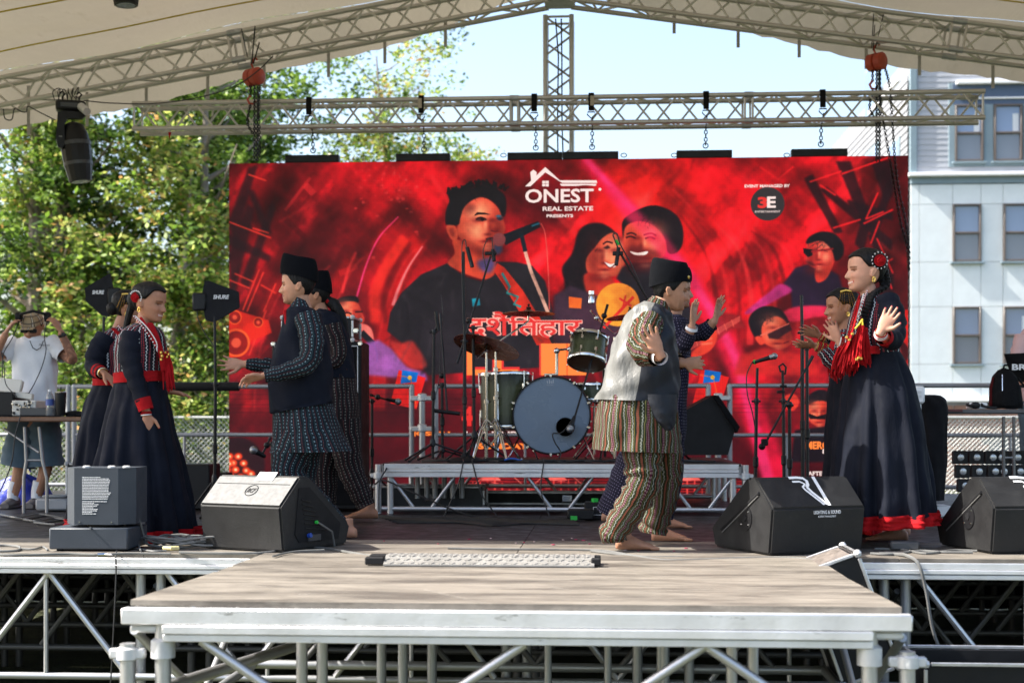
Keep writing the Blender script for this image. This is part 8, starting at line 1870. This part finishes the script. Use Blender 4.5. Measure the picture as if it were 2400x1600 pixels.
for k in range(18):
    a = G(*((1210, 1273), (1228, 1272), (1297, 1277), (1252, 1270), (1350, 1265), (1382, 1275), (1340, 1262), (1100, 1264), (1027, 1275), (1465, 1290), (1496, 1291), (1580, 1292), (1320, 1266), (1420, 1270), (900, 1268), (1150, 1262), (1608, 1285), (1368, 1267))[k]); s_ = random.uniform(.006, .018); b = MB()
    b.ball(a+Vector((0, 0, .004)), (s_, s_*.8, .003), 6); build('petal', b, mat('pink_petal', (.40, .02, .08), .7) if k % 3 else mat('pale_petal', (.55, .40, .38), .7), label='flower petals scattered on the stage floor', cat='petal', group='petals scattered on the stage floor')
M_TAPEW = mat('worn_white_tape', (.55, .53, .50), .7, var=.3, vscale=60); b = MB(); c = G(1302, 1348, .013)
for dx, dy, rz in ((0, 0, .1), (-.04, .02, -.25), (.05, -.01, .3)): b.box(c+Vector((dx, dy, dx*.01)), (.12, .016, .001), rot=Matrix.Rotation(rz, 3, 'Z'))
build('floor_tape', b, M_TAPEW, label='scrap of white tape on the platform boards', cat='tape')

# ------------------------------------------------------------------ flight cases by and under the platform
fc = crate('flight_case', (CX1+.17, 7.70, -.25), (.30, .46, .62), 'riveted silver edged flight case leaning against the right side of the platform', M_BLACK); fc.rotation_euler = (0, R(-20), 0)
block('foam_edge', fc, (CX1+.17, 7.70, .055), (.24, .40, .02), mat('scuffed_case_lid', (.20, .17, .15), .5, .3, var=.4, vscale=30), .004)
for k in range(22): b = MB(); b.ball(Vector((CX1+.035+(k % 2)*.27, 7.49+k//2*.042, .063)), .010, 6); b_ = build('rivet', b, M_CHROME, fc)
crate('open_case', (P(2330, 1580, 7.3).x, 7.3, -.60), (.80, .55, .36), 'open black road case with metal edges under the right stage edge', M_BLACK, open_=True)

# ------------------------------------------------------------------ left table with mixing gear
M_TTOP = mat('folding_table_wood', (.16, .085, .05), .5, var=.25, vscale=8, stretch=(1, 8, 1)); M_LEGT = mat('grey_table_leg', (.30, .30, .30), .4, .7, var=.2)
tl = thing('folding_table', (-4.7, 11.5, 0), 'brown folding table under the mixing gear at the far left', 'table'); yt = 11.35; xr = P(205, 985, yt).x
def tz(py, px, Y): return P(px, py, Y).z
zt_ = tz(976, 150, yt); block('table_top', tl, (xr-.9, yt+.38, zt_-.022), (1.8, .76, .040), M_TTOP, .01); block('black_cover', tl, (xr-.96, yt+.38, zt_+.003), (1.68, .74, .006), M_BLACKR, .002)
for (px0, px1, px2) in ((58, 62, 56), (92, 100, 110)):
    b = MB(); b.path([P(px0, 1000, yt+.1), P(px1, 1080, yt+.1), P(px2, 1120, yt+.1), P(px2, 1203, yt+.1)], .015, 8); build('leg', b, M_LEGT, tl)
rod('leg_brace', tl, P(10, 1004, yt+.2), P(92, 1060, yt+.1), .011, M_LEGT); rod('leg_brace', tl, P(60, 1078, yt+.1), P(98, 1078, yt+.1), .010, M_LEGT)
for x in (-5.9,): 
    for dx in (0, .2): rod('leg', tl, (x+dx, yt+.1, .004), (x+dx, yt+.1, zt_-.04), .015, M_LEGT)
def deskbox(name, px0, px1, py0, py1, dep_y, depth, m, label, cat):
    a = P(px0, py1, dep_y); c = P(px1, py0, dep_y); zb_ = zt_+.007; o = thing(name, ((a.x+c.x)/2, dep_y, zb_), label, cat); block('housing', o, ((a.x+c.x)/2, dep_y+depth/2, (zb_+c.z)/2), (c.x-a.x, depth, c.z-zb_), m, .006); return o, a, c
M_CREAM = mat('cream_electronics', (.60, .58, .52), .5, var=.08)
o1, a, c = deskbox('media_player', -60, 30, 918, 972, 11.50, .35, M_BLACK, 'black media player at the far left end of the table', 'media player')
o2, a, c = deskbox('mixer', 28, 84, 938, 968, 11.46, .30, M_CREAM, 'cream coloured mixing console covered in small knobs and sockets', 'mixer')
rg = np.random.default_rng(9)
for k in range(34): b = MB(); x = rg.uniform(a.x+.01, c.x-.01); zz = rg.uniform(zt_+.02, c.z-.01); b.tube((x, 11.458, zz), (x, 11.44, zz), rg.uniform(.004, .010), 8); build('knob', b, M_BLACK if k % 2 else M_CHROME, o2)
b = MB(); b.box(P(25, 905, 11.6), (.20, .05, .12), rot=Matrix.Rotation(-.3, 3, 'X') @ Matrix.Rotation(.12, 3, 'Y'), bev=.008); b.box(P(45, 925, 11.58), (.24, .05, .05), rot=Matrix.Rotation(.15, 3, 'Y'), bev=.006); build('tilted_panel', b, M_CREAM, o2)
o3, a, c = deskbox('power_unit', 46, 130, 955, 974, 11.42, .22, M_DGREY, 'flat dark power unit lying between the mixer and the water bottle', 'power unit')
M_CLEAR = mat('clear_plastic', (.75, .80, .85), .12, var=0, trans=.85, spec=.6); wb = thing('water_bottle', P(117, 968, 11.40), 'clear plastic water bottle with blue label on the table', 'bottle'); bx_ = P(117, 968, 11.42)
b = MB(); b.lathe([(.028, 0), (.033, .01), (.031, .03), (.033, .045), (.031, .06), (.033, .08), (.033, .13), (.028, .165), (.013, .19), (.013, .20)], (bx_.x, 11.42, zt_+.008), seg=20); build('body', b, M_CLEAR, wb); b = MB(); b.lathe([(.0345, .085), (.0345, .135)], (bx_.x, 11.42, zt_+.008), seg=20, cap=False); build('label', b, mat('bottle_label', (.05, .09, .30), .4), wb); b = MB(); b.lathe([(.015, .20), (.015, .215)], (bx_.x, 11.42, zt_+.008)); build('cap', b, M_WHITE, wb)
tb_ = P(142, 968, 11.42); tu = thing('tumbler', (tb_.x, 11.42, zt_), 'black insulated tumbler with straw beside the water bottle', 'tumbler'); b = MB(); b.lathe([(.036, 0), (.038, .005), (.046, .16), (.046, .19)], (tb_.x, 11.42, zt_+.008), seg=22); build('cup', b, M_BLACK, tu); b = MB(); b.lathe([(.046, .188), (.047, .195), (.040, .20)], (tb_.x, 11.42, zt_+.008), seg=22); build('rim', b, M_CHROME, tu); b = MB(); b.tube((tb_.x, 11.42, zt_+.19), (tb_.x+.004, 11.42, zt_+.245), .004, 6); build('straw', b, M_BLACK, tu)
b = MB(); b.ball(P(175, 970, 11.5), (.09, .08, .03), 10); b.ball(P(192, 972, 11.5), (.06, .08, .02), 10); build('black_cloth', b, M_STRAP, label='crumpled black cloth at the right end of the left table', cat='cloth')
cable('black cable hanging down in front of the left table', [P(48, 975, 11.33), P(36, 1020, 11.31), P(28, 1080, 11.3), P(10, 1130, 11.3), P(-10, 1170, 11.3)], .006); cable('thin cable rising from the mixer towards the headphones', [P(2, 820, 11.5), P(10, 860, 11.5), P(14, 900, 11.5), P(40, 930, 11.45)], .004)
bag = thing('blue_bag', G(55, 1200), 'crumpled bright blue bag on the floor behind the left table legs', 'bag'); b = MB(); rg = np.random.default_rng(2); M_BLUE = mat('bright_blue_fabric', (.012, .03, .36), .45, var=.35, vscale=9, bump=.02, bscale=9); c = D(50, 1135, 12.75)
b.grid(lambda u, v: c+RIGHT*((.30+.04*math.sin(v*9))*math.cos(2*math.pi*u)*(math.sin(min(1, v*1.15+.08)*math.pi)**.45)+.03*math.sin(u*25))+FWD*(.14*math.sin(2*math.pi*u)*(math.sin(min(1, v*1.15+.08)*math.pi)**.5))+UP*(-.34+.50*v+.02*math.sin(u*19)), 30, 14, closeu=True); build('bag_body', b, M_BLUE, bag); b = MB(); b.path([D(30, 1105, 12.7), D(40, 1085, 12.65), D(62, 1085, 12.65), D(72, 1105, 12.7)], .008, 6); build('handle', b, M_BLUE, bag)
crate('black_case', G(178, 1196)+Vector((0, .3, .20)), (.28, .30, .38), 'black equipment case standing behind the white trainers', M_BLACK); b = MB(); b.box(G(118, 1198)+Vector((.02, .1, .06)), (.28, .26, .10), bev=.015); b.box(G(118, 1198)+Vector((.02, .1, .125)), (.20, .18, .02), bev=.008); build('step_box', b, mat('grey_plastic', (.28, .29, .30), .5), label='grey plastic step box beside the trainers', cat='box')
for k in range(5): cable('cable snaking on the floor under the left table', [G(-20+k*25, 1200+k*6, .01), G(40+k*22, 1212+k*4, .02), G(90+k*18, 1204+k*5, .012), G(150+k*12, 1213+k*3, .01), G(180+k*10, 1206+k*4, .01)], .007, M_BCABLE if k % 2 else M_CABLE, group='cables under the left table')
c = G(448, 1196); ac = thing('amp_box', c, 'black amplifier box with brown lettered strip behind the woman looking down', 'amplifier'); block('housing', ac, c+Vector((0, .2, .20)), (.30, .35, .38), M_BLACK, .01); block('side_strip', ac, c+Vector((-.13, .02, .20)), (.045, .012, .36), mat('brown_strip', (.05, .02, .015), .5), .002); text_mesh('lettering', 'SOUND', mat('dull_gold_print', (.25, .18, .10), .6), ac, c+Vector((-.13, .012, .20)), UP, -RIGHT, .028, .001, .24)
c = G(415, 1180); b = MB(); b.box(c+Vector((.25, .5, .14)), (.22, .2, .26), bev=.01); build('small_case', b, M_BLACK, label='small black case right of the amplifier box', cat='case')

# ------------------------------------------------------------------ right table
tr2 = thing('folding_table', (4.0, 11.9, 0), 'folding table with dark top and thin metal legs at the far right', 'table'); yt2 = 11.75; xl = P(2197, 970, yt2).x; zt2 = tz(958, 2300, yt2)
M_TGREY = mat('grey_table_top', (.10, .10, .105), .5, var=.25, bump=.001); block('table_top', tr2, (xl+.95, yt2+.36, zt2-.02), (1.9, .72, .035), M_TGREY, .008); block('edge_strip', tr2, (xl+.10, yt2-.004, zt2-.012), (.20, .012, .022), mat('maroon_edge', (.12, .03, .03), .5), .003)
for px in (2352, 2376): rod('leg', tr2, P(px, 976, yt2+.05), Vector((P(px, 976, yt2+.05).x, yt2+.05, .004)), .013, M_DARKALU)
rod('leg_brace', tr2, P(2352, 1072, yt2+.05), P(2376, 1072, yt2+.05), .010, M_LEGT)
def backpack():
    t = thing('backpack', P(2358, 958, 11.85), 'black backpack with dark red side panel standing on the right table', 'backpack'); M_BP = mat('black_nylon', (.006, .006, .007), .8, spec=.12, var=.3, bump=.006, bscale=18); c = P(2360, 958, 11.95)
    def f(u, v):
        a = 2*math.pi*u; w_ = np.interp(v, [0, .1, .5, .8, .95, 1], [.125, .135, .125, .095, .05, .005]); return Vector((c.x-.02*v+w_*math.copysign(abs(math.cos(a))**.8, math.cos(a)), 11.97+w_*.75*math.copysign(abs(math.sin(a))**.8, math.sin(a)), zt2+.003+.335*v+.004*math.sin(a*5+v*9)))
    b = MB(); b.grid(f, 32, 18, closeu=True); build('bag_body', b, M_BP, t); b = MB(); b.grid(lambda u, v: f(.52+.07*u-.02, .06+.72*v)+Vector((-.004, -.004, 0)), 8, 8); build('red_panel', b, mat('dark_red_nylon', (.06, .004, .006), .8, spec=.15), t)
    b = MB(); b.path([c+Vector((-.03, 0, .325)), c+Vector((-.02, 0, .36)), c+Vector((.02, 0, .36)), c+Vector((.03, 0, .32))], .009, 6); build('handle', b, M_BP, t); b = MB(); b.path([f(.70, .2), f(.70, .5)+Vector((0, -.01, 0)), f(.70, .85)], .004, 5); build('zip', b, M_CHROME, t); b = MB(); b.grid(lambda u, v: f(.62+.2*u, .08+.35*v)+Vector((0, -.025*math.sin(math.pi*u), 0)), 8, 8); build('front_pocket', b, M_BP, t)
    b = MB(); b.path([f(.9, .1)+Vector((.03, -.02, 0)), f(.92, .4)+Vector((.05, -.02, 0)), f(.9, .75)+Vector((.01, -.01, 0))], (.010), 6); build('shoulder_strap', b, M_BP, t)
backpack()
lp = thing('laptop', P(2392, 850, 12.2), 'black laptop lid with white stencilled letters at the right edge', 'laptop'); pts = [P(2353, 829, 12.15), P(2460, 824, 12.15), P(2470, 905, 12.3), P(2374, 892, 12.3)]; b = MB(); b.add(pts+[p+Vector((0, .012, 0)) for p in pts], [(0, 1, 2, 3), (7, 6, 5, 4), (0, 4, 5, 1), (1, 5, 6, 2), (2, 6, 7, 3), (3, 7, 4, 0)]); build('lid', b, M_BLACK, lp, smooth=False)
text_mesh('lettering', 'BRAVO', M_PRINT, lp, P(2418, 860, 12.16), RIGHT, UP, .052, .001, .33, bold=.03); b = MB(); b.box(P(2425, 905, 12.40), (.36, .26, .02), bev=.005); b.tube(P(2425, 908, 12.40), Vector((P(2425, 908, 12.40).x, 12.35, zt2)), .02, 8); build('laptop_stand', b, M_BLACK, lp)
cb = P(2290, 955, 11.85); hp2 = thing('headphones', (cb.x, 11.85, zt2), 'black headphones lying on white paper on the right table', 'headphones'); b = MB(); b.path([Vector((cb.x-.02+.06*math.cos(t), 11.85+.03*math.sin(t), zt2+.035+.012*math.sin(t*1))) for t in np.linspace(0, 5.2, 14)], .012, 8); b.ball((cb.x-.02, 11.82, zt2+.03), (.04, .02, .03), 10); b.path([Vector((cb.x+.03, 11.85, zt2+.03)), Vector((cb.x+.10, 11.86, zt2+.012)), Vector((cb.x+.16, 11.86, zt2+.012))], .012, 6); build('band_and_cups', b, M_BLACK, hp2)
b = MB(); b.box((cb.x+.01, 11.90, zt2+.028), (.15, .10, .055), rot=Matrix.Rotation(.05, 3, 'Z'), bev=.01); build('paper_packet', b, M_WHITE, label='crumpled white paper packet under the headphones on the right table', cat='packet')
bc_ = D(2182, 1168, 11.4); cv = thing('covered_speaker', (bc_.x, bc_.y, 0), 'tall speaker under a black cloth cover beside the right table', 'covered speaker'); M_COVER = mat('black_cover_cloth', (.0045, .0045, .006), .85, var=.2, spec=.2)
lv = [(925, 2150, 2190, .10), (928, 2140, 2202, .16), (938, 2134, 2212, .20), (960, 2130, 2218, .21), (1020, 2128, 2214, .22), (1100, 2128, 2212, .22), (1170, 2130, 2206, .22)]; build('cloth_cover', shell(lv, 11.4, folds=5, famp=(.0, .03), seed=90), M_COVER, cv, ang=80); b = MB(); b.box((bc_.x-.02, bc_.y, .045), (.30, .30, .08)); build('plinth', b, M_CAST, cv)
pb = thing('power_box', D(2154, 925, 11.1), 'white power box on a pale post beside the covered speaker', 'power box'); b = MB(); b.box(D(2150, 925, 11.1), (.10, .09, .135), bev=.015); build('box', b, M_WHITE, pb); rod('post', pb, D(2154, 946, 11.1), Vector((D(2154, 946, 11.1).x, D(2154, 946, 11.1).y, .004)), .017, M_WHITE); b = MB(); [b.box(D(2150, 918+k*10, 11.05)-FWD*.002, (.06, .006, .018)) for k in range(2)]; build('socket', b, M_CAST, pb)
# panels of round lamps
M_CELL = mat('black_lamp_cell', (.016, .016, .018), .5, spec=.3, var=.15); M_LENS = mat('silver_lamp_lens', (.55, .56, .58), .25, .6, var=.15)
for pn, (x0, tilt) in enumerate(((2226, 0.06), (2322, .06), (2408, .06))):
    o = D(x0, 1054, 12.5); pt = thing('lamp_panel', Vector((o.x+.2, o.y, 0)), ('leftmost', 'middle', 'rightmost')[pn]+' leaning black panel of round silver lamps under the right table', 'lamp panel', 'black lamp panels leaning under the right table')
    for i in range(3 if pn else 3):
        for j in range(5):
            c = o+RIGHT*(.018+.142*i+.0+.02*j*.55+.07)+UP*(-.065-.122*j)-FWD*(.03*j); block('lamp_cell', pt, c, (.134, .05, .116), M_CELL, .008, rotz(YAW)); b = MB(); b.lathe([(.030, .0), (.028, .008), (.010, .012)], c-FWD*.026, -FWD, 16); build('lamp_lens', b, M_LENS, pt)
b = MB(); b.box(G(1360, 1222)+Vector((0, .12, .05)), (.20, .12, .08), bev=.01); c = G(1392, 1222)+Vector((0, .18, .09)); build('effect_pedal', b, M_BLACK, label='black pedal with green tape in front of the drum riser', cat='pedal')
wx = thing('wireless_box', G(1400, 1218), 'small black box with white framed letter beside the pedal', 'box'); c = G(1400, 1218)+Vector((0, .05, .07)); block('housing', wx, c, (.20, .12, .135), M_BLACK, .008); text_mesh('lettering', 'W', M_PRINT, wx, c+Vector((.03, -.062, 0)), XR, ZU, .03, .001, .035)
b = MB()
for (a_, b_) in (((-.03, -.03), (.09, -.03)), ((.09, -.03), (.09, .03)), ((.09, .03), (-.03, .03)), ((-.03, .03), (-.03, -.03))): b.tube(c+Vector((a_[0], -.061, a_[1])), c+Vector((b_[0], -.061, b_[1])), .002, 4)
build('letter_frame', b, M_PRINT, wx); b = MB(); b.box(G(1345, 1223)+Vector((0, .02, .03)), (.05, .03, .03)); b.box(c+Vector((-.02, -.03, .08)), (.04, .04, .03), rot=Matrix.Rotation(.4, 3, 'Z')); build('green_tape', b, M_GREEN, label='bits of bright green tape on the pedal', cat='tape')
rg = np.random.default_rng(4)
for k in range(7): cable('black cable lying in front of the drum riser', [G(880+k*8, 1206+k*3, .012), G(960+k*20, 1215+k*1.5, .01), G(1100+k*9, 1213+k*3, .014), G(1230, 1220+k, .01), G(1340+k*3, 1216+k*2, .012)], .0075, group='cables in front of the drum riser')
for (x0, y0, x1, y1, x2, y2) in ((1085, 1082, 1072, 1140, 1040, 1210), (1108, 1082, 1130, 1160, 1165, 1208), (1274, 1082, 1268, 1150, 1290, 1215), (905, 1095, 890, 1130, 888, 1200)):
    cable('black cable hanging over the front of the drum riser', [P(x0, y0-6, 11.6), P(x0, y0+4, RYF-.06), P(x1, y1, RYF-.10), P(x2, y2, RYF-.15)], .006, group='cables hanging from the drum riser')
cable('cable arching from the riser corner to the floor', [P(878, 1135, RYF-.08), P(900, 1125, RYF-.1), P(960, 1150, RYF-.15), P(1050, 1190, RYF-.2), P(1120, 1212, RYF-.25)], .007)
for k in range(8): cable('tangled black cable on the riser top', [Vector((RX0+.3+k*.3, 11.7, RT+.01)), Vector((RX0+.5+k*.28, 11.62+.05*(k % 3), RT+.02)), Vector((RX0+.75+k*.27, 11.75, RT+.012)), Vector((RX0+.95+k*.25, 11.6, RT+.014))], .009, group='cables on the drum riser')
b = MB(); b.box(D(1160, 1077, 11.75), (.16, .08, .035), bev=.01); build('stage_box', b, M_BLACK, label='small black box on the riser with a blue cable', cat='box'); cable('short blue cable on the drum riser', [D(1180, 1078, 11.72), D(1200, 1074, 11.72), D(1226, 1080, 11.72)], .007, mat('blue_cable', (.01, .10, .45), .45))

# ------------------------------------------------------------------ rigging
M_HOIST = mat('red_hoist_paint', (.42, .055, .025), .45, var=.2, vscale=12, wear=((.2, .06, .04), .66, 20))
def chain(parent, pts, n_, wire=.0065, L=.028, name='chain'):
    q = [Vector(x) for x in spline([tuple(p) for p in pts], 12)]; b = MB(); acc = 0.; k = 0
    for a, c in zip(q[:-1], q[1:]):
        d = c-a; l = d.length
        if l < 1e-6: continue
        dn = d.normalized()
        while acc < l:
            p = a+dn*acc; s1 = (RIGHT if k % 2 else FWD); s1 = (s1-dn*s1.dot(dn)).normalized(); w_ = L*.32
            b.path([p-dn*L*.5, p-dn*L*.3+s1*w_, p+dn*L*.3+s1*w_, p+dn*L*.5, p+dn*L*.3-s1*w_, p-dn*L*.3-s1*w_], wire, 4, closed=True); acc += L*.82; k += 1
        acc -= l
    return build(name, b, M_CHAIN, parent, kind='stuff' if parent is None else None)
def hoist(px, py, label, side):
    t = thing('chain_hoist', D(px, py, 14.55), label, 'chain hoist', 'red chain hoists on the roof truss'); c = D(px, py, 14.5); ax = (RIGHT*.75*side+FWD*-.65).normalized()
    for o, r_ in ((.055, .088), (-.035, .088)): b = MB(); b.lathe([(r_*.6, -.045), (r_, -.035), (r_, .03), (r_*.8, .042)], c+ax*o, ax, 26); build('drum_housing', b, M_HOIST, t)
    b = MB(); b.lathe([(.07, -.012), (.07, .012)], c+ax*.006, ax, 22); build('load_wheel', b, M_BLACK, t); b = MB(); b.path([c+UP*.08, c+UP*.13+RIGHT*-.02, c+UP*.17, c+UP*.20+RIGHT*.02, c+UP*.17+RIGHT*.04], .011, 8); build('top_hook', b, M_HOIST, t)
    hk = c-UP*.24+RIGHT*(-.03); b = MB(); b.path([hk+UP*.05, hk+UP*.01+RIGHT*-.03, hk-UP*.03+RIGHT*-.01, hk-UP*.035+RIGHT*.03, hk+RIGHT*.05], .013, 8); build('lower_hook', b, M_HOIST, t)
    chain(t, [c-UP*.07+RIGHT*-.03, hk+UP*.05], 0); chain(t, [hk-UP*.04, hk-UP*.22+RIGHT*-.03, hk-UP*.33+RIGHT*.02], 0)
    for dx in (.012, .045): chain(t, [c-UP*.06+RIGHT*dx, D(px+dx*200, 378, 14.40)], 0)
    return t, c
h1, c_ = hoist(594, 181, 'red chain hoist with black straps hanging at the left side', 1); chain(h1, [c_+RIGHT*.07-UP*.05, D(607, 260, 14.4), D(609, 376, 14.4)], 0, .005, .032)
h2, c_ = hoist(2052, 146, 'red chain hoist with black straps hanging at the right side', .8); chain(h2, [c_+RIGHT*.09-UP*.03, D(2086, 210, 14.35), D(2093, 310, 14.35), D(2102, 420, 14.35), D(2122, 520, 14.35), D(2130, 580, 14.35), D(2130, 632, 14.35)], 0, .0055, .034); chain(h2, [c_+RIGHT*.03-UP*.06, D(2065, 250, 14.36), D(2080, 340, 14.36), D(2095, 430, 14.36), D(2110, 520, 14.36), D(2126, 580, 14.36), D(2129, 628, 14.36)], 0, .0055, .034)
for px, pts in ((594, (((566, 68), (580, 134)), ((598, 62), (590, 150)), ((608, 100), (594, 150)))), (2052, (((2048, 24), (2043, 112)), ((2072, 28), (2052, 112)), ((2050, 60), (2046, 118))))):
    for k, (a, c) in enumerate(pts):
        aa, cc = D(*a, 14.45), D(*c, 14.45); b = MB(); b.path([aa, (aa+cc)/2, cc], [(.004, .020)]*3, 6); build('lifting_strap', b, M_STRAP, label=('outer', 'inner', 'short')[k]+' black lifting strap above the '+('left' if px < 1000 else 'right')+' red hoist', cat='strap')
for k, (px, yb_, ys) in enumerate(((731, 361, 234), (991, 358, 232), (1253, 355, 228), (1385, 354, 224), (1651, 352, 219), (1921, 348, 212))):
    X_ = P(px, 360, SY).x; nm = ('first', 'second', 'third', 'fourth', 'fifth', 'sixth')[k]+' from the left'; t = thing('hanging_bracket', (X_, SY, SZT), 'black hanging bar on top of the LED wall, '+nm, 'hanging bar', 'hanging bars on the LED wall')
    block('bar', t, (X_, SY+.05, SZT+.042), (.565, .10, .078), M_BLACK, .004); b = MB(); b.path([Vector((X_+.012+.026*math.cos(a), SY, SZT+.125+.026*math.sin(a))) for a in np.linspace(0, 6.28, 12, endpoint=False)], .006, 6, closed=True); build('eye_ring', b, M_CHAIN, t)
    chain(t, [Vector((X_+.012, SY, SZT+.15)), Vector((X_+.014, SY-.02, SZT+.33))], 0, .006, .045)
    s = thing('sling', (X_, TY, zB+.05), 'black webbing sling wrapped round the truss, '+nm, 'sling', 'slings on the horizontal truss'); rod('wire', s, Vector((X_+.014, TY+.1, SZT+.32)), Vector((X_+.02, TY+.02, zB+.07)), .006, M_CHAIN, 6)
    b = MB(); b.box((X_+.005, TY-.031, zB+.20), (.058, .010, .17), bev=.003); b.box((X_+.005, TY+.0, zB+.293), (.058, .07, .010), bev=.003); build('webbing', b, M_STRAP, s)
    if k in (1, 3): block('pale_label', s, (X_+.003+(.012 if k == 3 else -.01), TY-.040, zB+.215), (.040, .006, .10), mat('beige_label', (.42, .37, .30), .8), .001)
    b = MB(); b.path([Vector((X_+x_, TY-.04, zB+z_)) for x_, z_ in ((-.03, .10), (.04, .10), (.045, .075), (.005, .035), (-.035, .075))], .007, 6, closed=True); build('shackle', b, M_CHAIN, s)
for k, px in enumerate((1180, 1462, 1580, 1844)):
    c = P(px, 371, SY-.01)+Vector((0, 0, .03)); b = MB(); b.path([c+Vector((.03*math.cos(a), 0, .02*math.sin(a))) for a in np.linspace(0, 6.28, 10, endpoint=False)], .005, 5, closed=True); build('locking_pin', b, M_CHAIN, label='small wire ring on the LED wall top edge', cat='ring', group='wire rings on the LED wall top edge')
# moving head lights
def moving_head(c, label, tilt, big=1.):
    """c = top of base; hangs down"""
    t = thing('moving_head_light', c, label, 'stage light', 'moving head lights'); q = rotz(.35).to_matrix(); L = lambda x, y, z: c+q @ Vector((x*big, y*big, z*big))
    b = MB(); b.box(L(0, 0, -.07), (.36*big, .26*big, .13*big), rot=q, bev=.02); build('base', b, M_BLACK, t); b = MB(); b.box(L(0, -.132, -.07), (.24*big, .006, .05*big), rot=q); build('display_panel', b, M_DGREY, t)
    b = MB(); b.lathe([(.10*big, 0), (.10*big, -.03*big)], L(0, 0, -.14), seg=20); b.prism([(-.155, -.17), (-.10, -.15), (.16, -.15), (.18, -.19), (.14, -.23), (-.04, -.24), (-.075, -.30), (-.070, -.56), (-.10, -.62), (-.15, -.60), (-.175, -.50)], L(0, -.13, 0), q @ Vector((big, 0, 0)), UP*big, q @ Vector((0, 1, 0)), .10*big); build('yoke', b, M_BLACK, t)
    p0, p1 = L(.02, .02, -.26), L(.04+tilt, .0, -.86); d = p1-p0; b = MB(); b.lathe([(.04, 0), (.10, .03), (.135, .12), (.150, .26), (.142, .42), (.118, .56), (.112, .60), (.09, .60)], p0, d, 14); o = build('head', b, M_BLACK, t, ang=25)
    b = MB(); b.lathe([(.001, .603), (.088, .603), (.088, .590)], p0, d, 20); build('lens', b, mat('dark_lens', (.05, .05, .07), .1, coat=1.), t); b = MB(); b.lathe([(.152, .20), (.155, .22), (.152, .24)], p0, d, 14, cap=False); b.lathe([(.142, .40), (.145, .42), (.142, .44)], p0, d, 14, cap=False); build('rim', b, M_DGREY, t)
    text_mesh('lettering', 'MINI', M_PRINT, t, L(-.12, -.134, -.47), q @ Vector((1, 0, 0)), UP, .012*big, .001)
    for s_ in (-1, 1): b = MB(); b.path([L(s_*.10, 0, 0), L(s_*.10, 0, .05), L(s_*.10+.03, 0, .09), L(s_*.10, 0, .12), L(s_*.10-.03, 0, .09)], .012*big, 6); build('hook_clamp', b, M_BLACK, t)
    return t
moving_head(D(166, 238, 14.3), 'black moving head light hanging from the roof truss at left, tilted down', .06, .80); moving_head(D(285, -205, 13.4), 'second black moving head at the very top, mostly out of frame', .0, 1.05)
cable('thin cable sagging from the moving head to the roof truss', [D(196, 236, 14.2), D(260, 242, 14.2), D(360, 243, 14.2), D(460, 230, 14.2), D(545, 205, 14.2), D(600, 170, 14.2), D(640, 132, 14.3)], .006); cable('two cables looping left of the moving head', [D(8, 256, 14.2), D(12, 278, 14.2), D(28, 280, 14.2), D(34, 255, 14.2), D(50, 262, 14.2), D(62, 262, 14.2), D(66, 250, 14.2), D(90, 262, 14.2), D(130, 282, 14.2)], .006)
for k in range(6): cable('short black lead tangled on top of the moving head', [D(128+k*10, 235, 14.25), D(124+k*12, 215-k*2, 14.2), D(140+k*7, 208+k*3, 14.25), D(138+k*10, 232, 14.22)], .005, group='leads on the moving head')
b = MB(); b.tube(D(190, 250, 14.2), D(204, 262, 14.1), .040, 14); build('small_camera', b, M_CAST, label='small grey cylinder light beside the moving head base', cat='camera'); b = MB(); b.add([P(394, 310, TY-.03), P(402, 310, TY-.03), P(397, 328, TY-.03)], [(0, 1, 2)]); b.add([P(394, 310, TY-.026), P(402, 310, TY-.026), P(397, 328, TY-.026)], [(2, 1, 0)]); build('red_ribbon', b, M_RED, label='small red ribbon hanging from the horizontal truss at left', cat='ribbon')
